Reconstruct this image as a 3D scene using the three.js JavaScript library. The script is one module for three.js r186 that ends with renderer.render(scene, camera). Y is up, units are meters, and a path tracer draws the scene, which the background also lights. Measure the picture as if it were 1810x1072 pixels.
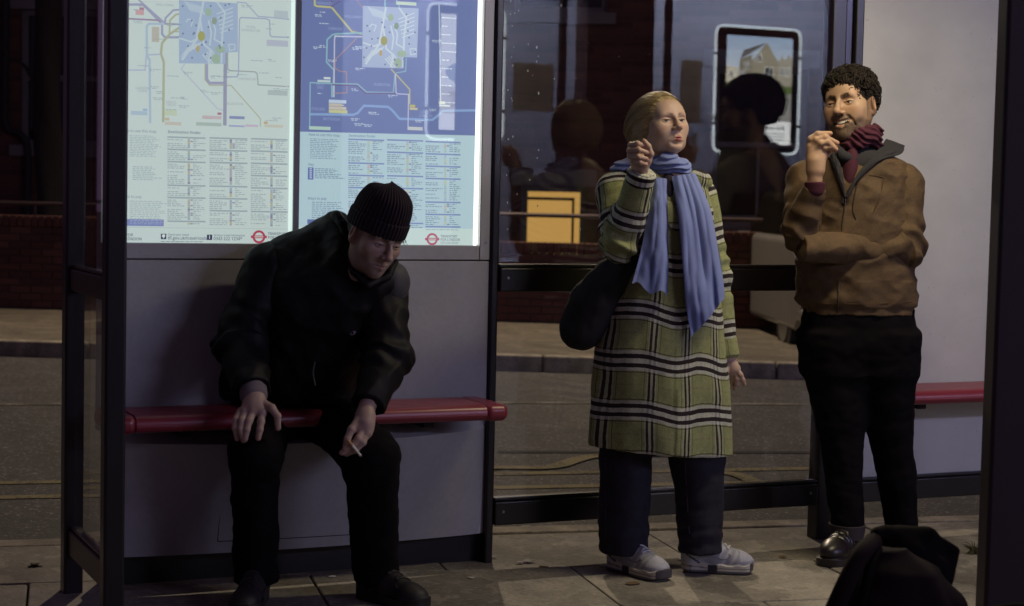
import * as THREE from 'three';
import { mergeGeometries, mergeVertices } from 'three/addons/utils/BufferGeometryUtils.js';
import { RoundedBoxGeometry } from 'three/addons/geometries/RoundedBoxGeometry.js';
import { ImprovedNoise } from 'three/addons/math/ImprovedNoise.js';
import { RectAreaLightUniformsLib } from 'three/addons/lights/RectAreaLightUniformsLib.js';

// ---------------------------------------------------------------- camera
const YAW = THREE.MathUtils.degToRad(24.7), PITCH = THREE.MathUtils.degToRad(-3.56), ROLL = THREE.MathUtils.degToRad(1.26), FPX = 3150;
const V = (x, y, z) => new THREE.Vector3(x, y, z);
const scene = new THREE.Scene();
const camera = new THREE.PerspectiveCamera(2 * Math.atan(536 / FPX) * 180 / Math.PI, 1024 / 606, 0.1, 200);
const camFwd = V(Math.sin(YAW) * Math.cos(PITCH), Math.sin(PITCH), -Math.cos(YAW) * Math.cos(PITCH));
const flatRight = V(Math.cos(YAW), 0, Math.sin(YAW)), up0 = flatRight.clone().cross(camFwd);
const camRight = flatRight.clone().multiplyScalar(Math.cos(ROLL)).addScaledVector(up0, Math.sin(ROLL));
const camUp = flatRight.clone().multiplyScalar(-Math.sin(ROLL)).addScaledVector(up0, Math.cos(ROLL));
camera.position.set(0, 1.283, 5.588);
camera.quaternion.setFromRotationMatrix(new THREE.Matrix4().makeBasis(camRight, camUp, camFwd.clone().negate()));
camera.focus = 6.12;
camera.userData.fStop = 4.5;
scene.add(camera);

// ---------------------------------------------------------------- night sky: dim, faintly purple city glow
{
  const W = 64, H = 32, d = new Float32Array(W * H * 4);
  for (let y = 0; y < H; y++) for (let x = 0; x < W; x++) {
    const e = Math.max(0, (y + 0.5) / H - 0.5) * 2, k = 1 - 0.35 * e, i = (y * W + x) * 4;
    d[i] = 0.056 * k; d[i + 1] = 0.034 * k; d[i + 2] = 0.066 * k; d[i + 3] = 1;
  }
  const t = new THREE.DataTexture(d, W, H, THREE.RGBAFormat, THREE.FloatType);
  t.mapping = THREE.EquirectangularReflectionMapping; t.magFilter = THREE.LinearFilter; t.needsUpdate = true;
  scene.background = t; scene.environment = t;
}
// ---------------------------------------------------------------- renderer
const renderer = new THREE.WebGLRenderer({ antialias: true });
renderer.setSize(1024, 606);
renderer.toneMapping = THREE.LinearToneMapping;
renderer.toneMappingExposure = 1.0;
renderer.shadowMap.enabled = true;
RectAreaLightUniformsLib.init();

// strengths of the lamps; each lamp is built with its fitting further down
const LAMP = {
  ceiling: { color: new THREE.Color().setRGB(1.0, 0.87, 0.58), intensity: 56 },
  street: { color: new THREE.Color().setRGB(1.0, 0.82, 0.58), intensity: 235 },
  shop: { color: new THREE.Color().setRGB(0.80, 0.84, 1.0), intensity: 40 },
  fascia: { color: new THREE.Color().setRGB(0.62, 0.60, 1.0), intensity: 33 },
};

// ---------------------------------------------------------------- helpers
let seedState = 12345;
const rnd = () => { seedState = (seedState + 0x6d2b79f5) | 0; let t = Math.imul(seedState ^ (seedState >>> 15), 1 | seedState); t = (t + Math.imul(t ^ (t >>> 7), 61 | t)) ^ t; return ((t ^ (t >>> 14)) >>> 0) / 4294967296; };
const rr = (a, b) => a + (b - a) * rnd();
const { clamp, lerp, smoothstep } = THREE.MathUtils;
const perlin = new ImprovedNoise();
const N3 = (x, y, z) => perlin.noise(x, y, z);
const taken = new Map();
function numbered(name) { const n = taken.get(name) ?? 0; taken.set(name, n + 1); return n ? name + '_' + String(n).padStart(3, '0') : name; }
function tag(o, label, category, group) { o.userData.label = label; o.userData.category = category; if (group) o.userData.group = group; return o; }
function thing(name, label, category, pos = [0, 0, 0], turn = 0, group) {
  const g = new THREE.Group(); g.name = numbered(name); g.position.set(...pos); g.rotation.y = turn; scene.add(g);
  return tag(g, label, category, group);
}
function part(name, geo, mat, parent, label) {
  const m = new THREE.Mesh(geo, mat); m.name = name; m.castShadow = m.receiveShadow = true; parent.add(m);
  if (label) m.userData.label = label;
  return m;
}
function structure(name, geo, mat) { const m = new THREE.Mesh(geo, mat); m.name = name; m.castShadow = m.receiveShadow = true; m.userData.kind = 'structure'; scene.add(m); return m; }
const lin = (r, g, b) => new THREE.Color().setRGB(r, g, b);
function std(color, roughness = 0.8, metalness = 0, extra = {}) { return new THREE.MeshPhysicalMaterial({ color: Array.isArray(color) ? lin(...color) : color, roughness, metalness, ...extra }); }
function box(x0, x1, y0, y1, z0, z1, r = 0) {
  const w = x1 - x0, h = y1 - y0, d = z1 - z0;
  const g = r ? new RoundedBoxGeometry(w, h, d, 2, Math.min(r, w / 2.01, h / 2.01, d / 2.01)) : new THREE.BoxGeometry(w, h, d);
  g.translate((x0 + x1) / 2, (y0 + y1) / 2, (z0 + z1) / 2);
  return g;
}
function tube(points, r, seg = 24, rad = 8) { return new THREE.TubeGeometry(new THREE.CatmullRomCurve3(points.map((p) => (p.isVector3 ? p : V(...p)))), seg, r, rad, false); }
// uv in metres from positions, by the dominant axis of the normal
function uvBox(g, s = 1) {
  if (g.index) g = g.toNonIndexed();
  const p = g.attributes.position, n = g.attributes.normal, uv = new Float32Array(p.count * 2);
  for (let i = 0; i < p.count; i += 3) {
    const ax = Math.abs(n.getX(i)) + Math.abs(n.getX(i + 1)), ay = Math.abs(n.getY(i)) + Math.abs(n.getY(i + 1)), az = Math.abs(n.getZ(i)) + Math.abs(n.getZ(i + 1));
    for (let k = i; k < i + 3; k++) {
      const x = p.getX(k), y = p.getY(k), z = p.getZ(k);
      const [u, v] = ay >= ax && ay >= az ? [x, z] : ax > az ? [z, y] : [x, y];
      uv[k * 2] = u * s; uv[k * 2 + 1] = v * s;
    }
  }
  g.setAttribute('uv', new THREE.BufferAttribute(uv, 2));
  return g;
}
// tiling noise texture: returns a DataTexture; f(x, y, n) gives [r,g,b] sRGB 0..1 (or grey)
function fbmTile(size, cells, oct, seed) {
  const out = new Float32Array(size * size);
  let amp = 1, tot = 0;
  for (let o = 0; o < oct; o++) {
    const c = cells << o, g = new Float32Array(c * c);
    let s = seed * 7919 + o * 104729 | 0;
    for (let i = 0; i < g.length; i++) { s = (s + 0x6d2b79f5) | 0; let t = Math.imul(s ^ (s >>> 15), 1 | s); t ^= t + Math.imul(t ^ (t >>> 7), 61 | t); g[i] = ((t ^ (t >>> 14)) >>> 0) / 4294967296; }
    for (let y = 0; y < size; y++) { const fy = y / size * c, iy = Math.floor(fy), ty = fy - iy, sy = ty * ty * (3 - 2 * ty), r0 = (iy % c) * c, r1 = ((iy + 1) % c) * c;
      for (let x = 0; x < size; x++) { const fx = x / size * c, ix = Math.floor(fx), tx = fx - ix, sx = tx * tx * (3 - 2 * tx), c0 = ix % c, c1 = (ix + 1) % c;
        out[y * size + x] += amp * ((g[r0 + c0] * (1 - sx) + g[r0 + c1] * sx) * (1 - sy) + (g[r1 + c0] * (1 - sx) + g[r1 + c1] * sx) * sy); } }
    tot += amp; amp *= 0.55;
  }
  for (let i = 0; i < out.length; i++) out[i] /= tot;
  return out;
}
function texFrom(size, fn, srgb = true, h = size) {
  const d = new Uint8Array(size * h * 4);
  for (let y = 0; y < h; y++) for (let x = 0; x < size; x++) { const c = fn(x, y), i = (y * size + x) * 4; for (let k = 0; k < 3; k++) d[i + k] = clamp(Math.round((Array.isArray(c) ? c[k] : c) * 255), 0, 255); d[i + 3] = 255; }
  const t = new THREE.DataTexture(d, size, h); t.wrapS = t.wrapT = THREE.RepeatWrapping; t.magFilter = THREE.LinearFilter; if (srgb) t.colorSpace = THREE.SRGBColorSpace; t.needsUpdate = true;
  return t;
}
function again(t, s, sy = s) { const c = t.clone(); c.repeat.set(s, sy); c.needsUpdate = true; return c; }
// a pixel of the photograph gives a direction; the point lies where that meets a known surface
const pixRay = (px, py) => camFwd.clone().addScaledVector(camRight, (px - 905) / FPX).addScaledVector(camUp, -(py - 536) / FPX);
const onGround = (px, py, y = 0) => { const d = pixRay(px, py); return camera.position.clone().addScaledVector(d, (y - camera.position.y) / d.y); };
const onZ = (px, py, z = 0) => { const d = pixRay(px, py); return camera.position.clone().addScaledVector(d, (z - camera.position.z) / d.z); };
const tick = (() => { const t0 = Date.now(); return (s) => console.log(s, ((Date.now() - t0) / 1000).toFixed(1) + 's'); })();
function flip(g) { // reverse the winding of a non-indexed geometry
  for (const k of Object.keys(g.attributes)) { const a = g.attributes[k], n = a.itemSize; for (let i = 0; i < a.count; i += 3) for (let c = 0; c < n; c++) { const t = a.array[(i + 1) * n + c]; a.array[(i + 1) * n + c] = a.array[(i + 2) * n + c]; a.array[(i + 2) * n + c] = t; } }
  return g;
}
// ---------------------------------------------------------------- shared surface textures
const nA = fbmTile(512, 8, 6, 1), nB = fbmTile(512, 64, 3, 2), nC = fbmTile(512, 4, 4, 3);
const asphaltMap = texFrom(512, (x, y) => { const i = y * 512 + x, g = 0.20 + 0.10 * (nA[i] - 0.5) + 0.22 * (nB[i] - 0.5) + (nB[i] > 0.73 ? 0.22 * (nB[i] - 0.6) / 0.2 : 0); return [g * 1.03, g * 0.97, g * 1.0]; });
const grainMap = texFrom(512, (x, y) => { const i = y * 512 + x; return 0.5 + 0.5 * (nB[i] - 0.5) + 0.4 * (nA[i] - 0.5); }, false);
const slabMaps = [0, 1, 2].map((k) => texFrom(512, (x, y) => {
  const i = y * 512 + x, j = ((y + 170 * k) % 512) * 512 + ((x + 91 * k) % 512), g = 0.47 + k * 0.018 + 0.16 * (nA[j] - 0.5) + 0.13 * (nB[i] - 0.5) + 0.18 * (nC[j] - 0.5) - (nC[i] > 0.62 ? 0.08 : 0);
  const spot = nB[j] < 0.2 ? -0.12 : nB[j] > 0.82 ? 0.12 : 0; return [(g + spot) * 1.03, (g + spot) * 0.98, (g + spot) * 0.9];
}));
const M = {};
M.asphalt = std([1, 1, 1], 0.85, 0, { map: again(asphaltMap, 1.1), bumpMap: again(grainMap, 2.2), bumpScale: 0.006 });
M.slabs = slabMaps.map((t, k) => std([1, 1, 1], 0.82, 0, { map: again(t, 1.3), bumpMap: again(grainMap, 1.7), bumpScale: 0.002 }));
M.kerb = std([0.92, 0.9, 0.86], 0.85, 0, { map: again(slabMaps[1], 2.0), bumpMap: again(grainMap, 3), bumpScale: 0.003 });
M.bed = std([0.05, 0.045, 0.04], 1);
M.yellow = std([0.17, 0.14, 0.06], 0.85, 0, { bumpMap: again(grainMap, 3), bumpScale: 0.003, map: again(texFrom(512, (x, y) => { const i = y * 512 + x; const w = nB[i] * 0.6 + nA[i] * 0.6 > 0.66 ? 0.62 : 1; return [w, w, w * 0.98]; }), 1.5) });
M.whitePaint = std([0.15, 0.14, 0.125], 0.85, 0, { bumpMap: again(grainMap, 3), bumpScale: 0.003, map: again(texFrom(512, (x, y) => { const i = y * 512 + x; const w = nB[i] * 0.6 + nA[i] * 0.6 > 0.6 ? 0.5 : 1; return w; }), 1.3) });

// near kerb line: through two photograph points, x -> z
const kA = { x: 1.102, z: -0.90 }, kB = { x: 4.67, z: -0.235 };
const kerbZ = (x) => kA.z + (x - kA.x) * (kB.z - kA.z) / (kB.x - kA.x);
const kAng = Math.atan2(kB.z - kA.z, kB.x - kA.x);
const flatPoly = (pts, y) => { // horizontal polygon from [x,z] points
  const s = new THREE.Shape(pts.map(([x, z]) => new THREE.Vector2(x, -z))); const g = new THREE.ShapeGeometry(s); g.rotateX(-Math.PI / 2); g.translate(0, y, 0); return uvBox(g);
};
// road and one large sheet below everything
structure('road', flatPoly([[-60, -70], [90, -70], [90, 40], [-60, 40]], -0.125), M.asphalt);
// footway bed (under the slabs), with its own thickness
{
  const s = new THREE.Shape([[-14, kerbZ(-14) + 0.14], [20, kerbZ(20) + 0.14], [20, 14], [-14, 14]].map(([x, z]) => new THREE.Vector2(x, -z)));
  const g = new THREE.ExtrudeGeometry(s, { depth: 0.09, bevelEnabled: false }); g.rotateX(-Math.PI / 2); g.translate(0, -0.115, 0);
  const footway = structure('footway', uvBox(g), M.bed);
  // paving slabs 0.9 x 0.6 laid in courses parallel to the kerb, joints run across
  const c = Math.cos(kAng), sn = Math.sin(kAng), ox = kA.x, oz = kA.z;
  const toW = (u, w) => [ox + u * c - w * sn, oz + u * sn + w * c];
  const variants = [];
  for (let v = 0; v < 3; v++) { const b = new RoundedBoxGeometry(0.894, 0.05, 0.594, 1, 0.006); variants.push(uvBox(b)); }
  let wrow = 0.146 + 0.3, row = 0;
  for (; wrow < 9; wrow += 0.6, row++) {
    const off = row % 2 ? 0.45 : 0.02;
    for (let u = -9 + off; u < 13; u += 0.9) {
      const [x, z] = toW(u, wrow);
      if (z > 7 || x < -4.5 || x > 8.5) continue;
      const far = Math.abs(x - 2.7) > 3.6 || z > 2.4;
      if (far && (x < -3 || x > 7 || z > 6)) continue;
      const m = part('paving_slab', variants[row % 3], M.slabs[Math.floor(rnd() * 3)], footway);
      m.position.set(x, -0.025 + rr(-0.0025, 0.0025), z); m.rotation.set(rr(-0.002, 0.002), -kAng + (rnd() < 0.5 ? 0 : Math.PI), rr(-0.002, 0.002));
    }
  }
  const kerb = new THREE.Group(); kerb.name = 'kerb'; kerb.userData.kind = 'structure'; scene.add(kerb);
  const kg = uvBox(new RoundedBoxGeometry(0.907, 0.26, 0.138, 2, 0.02));
  for (let u = -8; u < 12; u += 0.915) { const [x, z] = toW(u, 0.07); const m = part('kerb_stone', kg, M.kerb, kerb); m.position.set(x, -0.128 + rr(-0.002, 0.002), z); m.rotation.y = -kAng; }
  // gutter, yellow lines with the bend of a marked bay
  const strip = (pts, w, y) => {
    const curve = new THREE.CatmullRomCurve3(pts.map(([u, ww]) => { const [x, z] = toW(u, ww); return V(x, y, z); }), false, 'centripetal'), n = 90, pos = [], idx = [];
    for (let i = 0; i <= n; i++) { const p = curve.getPoint(i / n), t = curve.getTangent(i / n), s = V(-t.z, 0, t.x).normalize().multiplyScalar(w / 2); pos.push(p.x + s.x, y, p.z + s.z, p.x - s.x, y, p.z - s.z); if (i < n) { const a = i * 2; idx.push(a, a + 1, a + 2, a + 1, a + 3, a + 2); } }
    const g = new THREE.BufferGeometry(); g.setAttribute('position', new THREE.Float32BufferAttribute(pos, 3)); g.setIndex(idx); g.computeVertexNormals();
    if (g.attributes.normal.getY(0) < 0) { const ix = g.index.array; for (let i = 0; i < ix.length; i += 3) { const t = ix[i]; ix[i] = ix[i + 1]; ix[i + 1] = t; } g.computeVertexNormals(); }
    return uvBox(g);
  };
  const loc = (px, py) => { const p = onGround(px, py, -0.125); const dx = p.x - ox, dz = p.z - oz; return [dx * c + dz * sn, -dx * sn + dz * c]; };
  const l1 = loc(960, 862)[1], l2 = loc(900, 839)[1];
  structure('yellow_line', strip([[-8, l1], [0, l1], [10, l1]], 0.09, -0.121), M.yellow);
  structure('yellow_line_001', strip([[-8, l2], [0, l2], [10, l2]], 0.09, -0.121), M.yellow);
  structure('yellow_line_002', strip([loc(500, 832), loc(880, 829), loc(960, 829), loc(985, 826), loc(1010, 818), loc(1035, 811), loc(1060, 808), loc(1200, 806)], 0.1, -0.117), M.yellow);
  structure('yellow_line_003', strip([loc(1260, 837), loc(1295, 840), loc(1320, 848), loc(1340, 860), loc(1345, 880)], 0.09, -0.117), M.yellow);
  structure('white_line', strip([loc(0, 716), loc(500, 714), loc(960, 713), loc(1440, 716)], 0.1, -0.121), M.whitePaint);
  structure('white_line_001', strip([loc(880, 800), loc(1440, 801)], 0.08, -0.121), std([0.075, 0.07, 0.06], 0.9, 0, { map: again(asphaltMap, 2) }));
}
tick('ground');
// ---------------------------------------------------------------- bus shelter
M.black = std([0.012, 0.009, 0.011], 0.32, 0.0, { clearcoat: 0.3, clearcoatRoughness: 0.25 });
M.blackMatte = std([0.012, 0.010, 0.012], 0.7);
const smudge = texFrom(512, (x, y) => { const i = y * 512 + x; const g = 0.86 + 0.12 * (nC[i] - 0.5) + 0.05 * (nB[i] - 0.5) - (nB[(i * 3) % 262144] > 0.86 ? 0.16 : 0); return [g, g, g * 1.005]; });
M.panelGrey = std([0.54, 0.53, 0.56], 0.42, 0.0, { map: again(smudge, 1.2), bumpMap: again(grainMap, 1), bumpScale: 0.0004 });
M.panelWhite = std([0.62, 0.61, 0.60], 0.5, 0, { map: again(texFrom(512, (x, y) => { const i = y * 512 + x; const s = nB[(i + 4111) % 262144] > 0.84 && nC[i] > 0.58 ? 0.1 : 0; const g = 0.95 + 0.12 * (nC[i] - 0.5) + 0.05 * (nA[i] - 0.5) - s; return [g, g, g]; }), 0.9, 1.3) });
M.glass = std([1, 1, 1], 0.0, 0, { transmission: 1, thickness: 0, ior: 1.5, side: THREE.DoubleSide });
M.steel = std([0.35, 0.34, 0.33], 0.35, 0.9);
{
  const s = thing('bus_shelter', 'dark framed glass bus shelter with white end panel behind the three people', 'bus shelter', [0, 0, 0]);
  const post = (x0, x1, z0, z1, y1 = 2.42) => part('post', box(x0, x1, -0.03, y1, z0, z1, 0.008), M.black, s);
  post(1.040, 1.100, -0.035, 0.030);            // rear left
  post(1.046, 1.106, 0.53, 0.59);               // front left
  post(2.4825, 2.513, -0.06, 0.012);            // between map panel and glass
  post(3.850, 3.915, -0.05, 0.018);
  part('post', box(3.9165, 3.950, -0.03, 2.41, -0.05, 0.004, 0.006), std([0.05, 0.05, 0.07], 0.25, 0.5), s);
  post(3.9515, 3.990, -0.05, 0.022, 2.415);
  post(5.24, 5.30, -0.035, 0.03);
  // rails of the back: lower and middle
  const rail = (x0, x1, y0, y1) => {
    const r = part('rail', box(x0, x1, y0, y1 - 0.013, -0.03, 0.022, 0.006), M.black, s);
    part('glazing_bead', box(x0, x1, y1 - 0.0125, y1, -0.022, 0.0145, 0.004), M.black, r);
    for (const x of [x0 + 0.03, x1 - 0.035]) { const g = new THREE.CylinderGeometry(0.005, 0.006, 0.004, 10); g.rotateX(Math.PI / 2); g.translate(x, (y0 + y1) / 2, 0.024); part('screw', g, M.steel, r); }
    return r;
  };
  rail(2.5135, 3.849, 0.128, 0.225); rail(2.5135, 3.849, 0.94, 1.036); rail(3.9905, 5.239, 0.128, 0.2215); rail(2.5135, 5.239, 2.32, 2.41);
  // end return
  for (const [y0, y1] of [[0.125, 0.215], [0.95, 1.03], [2.33, 2.41]]) {
    const r = part('rail', box(1.052, 1.096, y0, y1 - 0.012, 0.0305, 0.529, 0.005), std([0.05, 0.03, 0.028], 0.35, 0.1), s);
    part('glazing_bead', box(1.060, 1.088, y1 - 0.0115, y1, 0.0305, 0.529, 0.004), std([0.14, 0.12, 0.10], 0.25, 0.5), r);
  }
  part('glass_pane', box(1.070, 1.080, 0.216, 0.949, 0.031, 0.529), M.glass, s);
  part('glass_pane', box(1.070, 1.080, 1.031, 2.329, 0.031, 0.529), M.glass, s);
  part('glass_pane', box(2.514, 3.8485, 0.2255, 0.9395, -0.010, 0.0), M.glass, s);
  part('glass_pane', box(2.514, 3.8485, 1.0365, 2.3195, -0.010, 0.0), M.glass, s);
  part('back_panel', uvBox(box(3.991, 5.238, 0.2222, 2.319, -0.02, 0.0)), M.panelWhite, s, 'white laminate panel with scuffs');
  // roof and its lamp
  const roof = part('roof', box(0.94, 5.42, 2.425, 2.50, -0.28, 1.62, 0.02), M.blackMatte, s);
  part('gutter', box(0.94, 5.42, 2.40, 2.4245, 1.57, 1.62), M.black, roof);
  const lamp = part('ceiling_lamp', box(3.10, 4.10, 2.372, 2.424, 1.00, 1.16, 0.01), std([0.6, 0.6, 0.58], 0.5), s);
  part('lamp_diffuser', box(3.13, 4.07, 2.366, 2.3715, 1.02, 1.14), std([0.8, 0.8, 0.75], 0.5, 0, { emissive: LAMP.ceiling.color, emissiveIntensity: 3 }), lamp);
  const l = new THREE.RectAreaLight(LAMP.ceiling.color, LAMP.ceiling.intensity, 0.94, 0.12); l.position.set(3.60, 2.362, 1.08); l.lookAt(3.60, 0, 1.08); scene.add(l);
  // wired edge guard strip seen against the glass by the post
  // dried splashes and a few scratches on the glass
  const g = [];
  for (let i = 0; i < 46; i++) { const d = new THREE.CircleGeometry(rr(0.0012, 0.0032), 7); d.scale(1, rr(0.6, 2.2), 1); const x = rnd() < 0.7 ? rr(2.53, 2.66) : rr(2.53, 3.2); d.translate(x, rr(1.1, 2.0), 0.0012); g.push(d); }
  const sp = part('glass_specks', mergeGeometries(g), std([0.55, 0.55, 0.5], 0.8), s); sp.userData.kind = 'stuff';
}
// ---------------------------------------------------------------- map panel (light box) of the shelter
function canvasTex(w, h, draw) {
  const c = document.createElement('canvas'); c.width = w; c.height = h; draw(c.getContext('2d'), w, h);
  const t = new THREE.CanvasTexture(c); t.colorSpace = THREE.SRGBColorSpace; t.magFilter = THREE.LinearFilter; return t;
}
const POSTER_Z = -0.016;
function posterDraw(x0, x1, y0, y1, W, H, fn) {
  return canvasTex(W, H, (g) => {
    const X = (px, py) => { const p = onZ(px, py, POSTER_Z); return [(p.x - x0) / (x1 - x0) * W, (y1 - p.y) / (y1 - y0) * H]; };
    const k = W / (x1 - x0) / 480; // canvas pixels for each photograph pixel, roughly
    g.lineJoin = 'round'; g.lineCap = 'butt';
    const path = (pts, col, w) => { g.strokeStyle = col; g.lineWidth = w * k; g.beginPath(); pts.forEach(([a, b], i) => { const [x, y] = X(a, b); i ? g.lineTo(x, y) : g.moveTo(x, y); }); g.stroke(); };
    const poly = (pts, col) => { g.fillStyle = col; g.beginPath(); pts.forEach(([a, b], i) => { const [x, y] = X(a, b); i ? g.lineTo(x, y) : g.moveTo(x, y); }); g.fill(); };
    const rect = (a, b, c, d, col) => { const [xa, ya] = X(a, b), [xb] = X(c, b), [, yb] = X(a, d); g.fillStyle = col; g.fillRect(xa, ya, xb - xa, yb - ya); };
    const text = (s, px, py, size, col, weight = '', align = 'left') => { g.fillStyle = col; g.textAlign = align; g.font = `${weight} ${size * k}px sans-serif`; const [x, y] = X(px, py); g.fillText(s, x, y); };
    const fine = (px, py, len, col, h = 1.6) => { // illegible small print: a row of short dashes
      const [x, y] = X(px, py); let u = 0; g.fillStyle = col; while (u < len) { const w = rr(2, 7); g.fillRect(x + u * k, y, Math.min(w, len - u) * k, h * k); u += w + rr(0.8, 2); }
    };
    fn({ g, X, k, path, poly, rect, text, fine, W, H });
  });
}
const STREETS = (rnd2 => {})();
function streetMap(o, quad, bg, road, park) { // pasted street plan
  const { g, X, k } = o; o.poly(quad, bg);
  g.save(); g.beginPath(); quad.forEach(([a, b], i) => { const [x, y] = X(a, b); i ? g.lineTo(x, y) : g.moveTo(x, y); }); g.clip();
  const [ax, ay] = quad[0], [bx] = quad[1], hgt = quad[quad.length - 1][1] - ay, q = (u, v) => [ax + (bx - ax) * u, ay + hgt * v];
  const r = (pts, w = 2.2) => o.path(pts.map(([u, v]) => q(u, v)), road, w);
  r([[0.42, 0], [0.36, 0.3], [0.30, 0.62], [0.05, 0.95]], 3.4); r([[0.36, 0.3], [0.42, 0.7], [0.55, 0.8], [0.5, 1]], 3); r([[0.62, 0], [0.78, 0.2], [0.74, 0.5], [0.72, 1]], 3); r([[0, 0.6], [0.2, 0.66], [0.3, 0.62]], 2.6);
  r([[0.5, 0.32], [0.55, 0.52], [0.52, 0.72]], 2.4); r([[0.55, 0.3], [0.62, 0.46], [0.6, 0.62], [0.75, 0.7]], 2.2);
  for (let i = 0; i < 7; i++) r([[0.1 + i * 0.04, 0.02 + i * 0.012], [0.2 + i * 0.04, 0.17 + i * 0.01]], 1.6);
  for (let i = 0; i < 6; i++) r([[0.64 + i * 0.012, 0.22 + i * 0.06], [0.92, 0.12 + i * 0.065]], 1.8);
  for (let i = 0; i < 6; i++) r([[0.04 + i * 0.05, 0.9 - i * 0.03], [0.18 + i * 0.04, 0.72 - i * 0.01]], 1.8);
  for (let i = 0; i < 5; i++) r([[0.4 + i * 0.035, 0.86 - i * 0.02], [0.55 + i * 0.03, 1.02 - i * 0.02]], 2);
  r([[0.12, 0.35], [0.16, 0.3], [0.24, 0.32], [0.2, 0.42]], 1.8); r([[0.84, 0.7], [0.95, 0.7], [0.95, 0.78], [0.86, 0.8], [0.84, 0.7]], 1.6);
  const blob = (u, v, a, b, col) => { const [x, y] = X(...q(u, v)); g.fillStyle = col; g.beginPath(); g.ellipse(x, y, a * k, b * k, 0, 0, 7); g.fill(); };
  blob(0.38, 0.57, 5.6, 7.4, 'rgb(150,146,60)'); blob(0.32, 0.77, 2.5, 5, 'rgb(176,150,70)'); blob(0.5, 0.19, 5, 6, park); blob(0.6, 0.33, 4, 5.5, 'rgb(120,140,120)'); blob(0.7, 0.78, 8, 5.5, park); blob(0.63, 0.93, 6.5, 8, park);
  for (let i = 0; i < 22; i++) blob(rnd(), rnd(), 1.5, 1.6, 'rgba(70,80,130,0.8)');
  g.restore();
}
const roundel = (o, px, py, R) => {
  const { g, X, k } = o, [x, y] = X(px, py), r = R * k; g.strokeStyle = 'rgb(176,70,92)'; g.lineWidth = r * 0.34; g.beginPath(); g.arc(x, y, r * 0.83, 0, 7); g.stroke();
  g.fillStyle = 'rgb(176,70,92)'; g.fillRect(x - r * 1.25, y - r * 0.2, r * 2.5, r * 0.4); g.fillStyle = 'rgb(214,226,220)'; g.fillRect(x - r * 0.7, y - r * 0.06, r * 1.4, r * 0.12);
};
const tables = (o, cols, y0, y1, bar, ink, tint) => {
  for (const [xa, xb, dy] of cols) {
    let y = y0 + dy, n = 0; const xm = xa + (xb - xa) * 0.53;
    while (y < y1) {
      if (n % 6 === 0 && rnd() < 0.75 || n === 0) { o.rect(xa, y, xb, y + 2.6, bar); y += 5; n++; continue; }
      if (rnd() < 0.82) o.fine(xa, y, rr(14, 32), ink, 1.3);
      o.rect(xm, y - 0.8, xm + 4.2, y + 2.4, tint[Math.floor(rnd() * tint.length)]);
      if (rnd() < 0.25) o.rect(xm + 5, y - 0.6, xm + 9, y + 2, 'rgb(120,130,160)');
      if (rnd() < 0.9) o.fine(xm + 9.5, y, rr(4, 20), ink, 1.3);
      o.rect(xa, y + 2.9, xb, y + 3.2, 'rgba(130,150,160,0.35)'); y += 3.35; n++;
    }
  }
};
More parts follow.
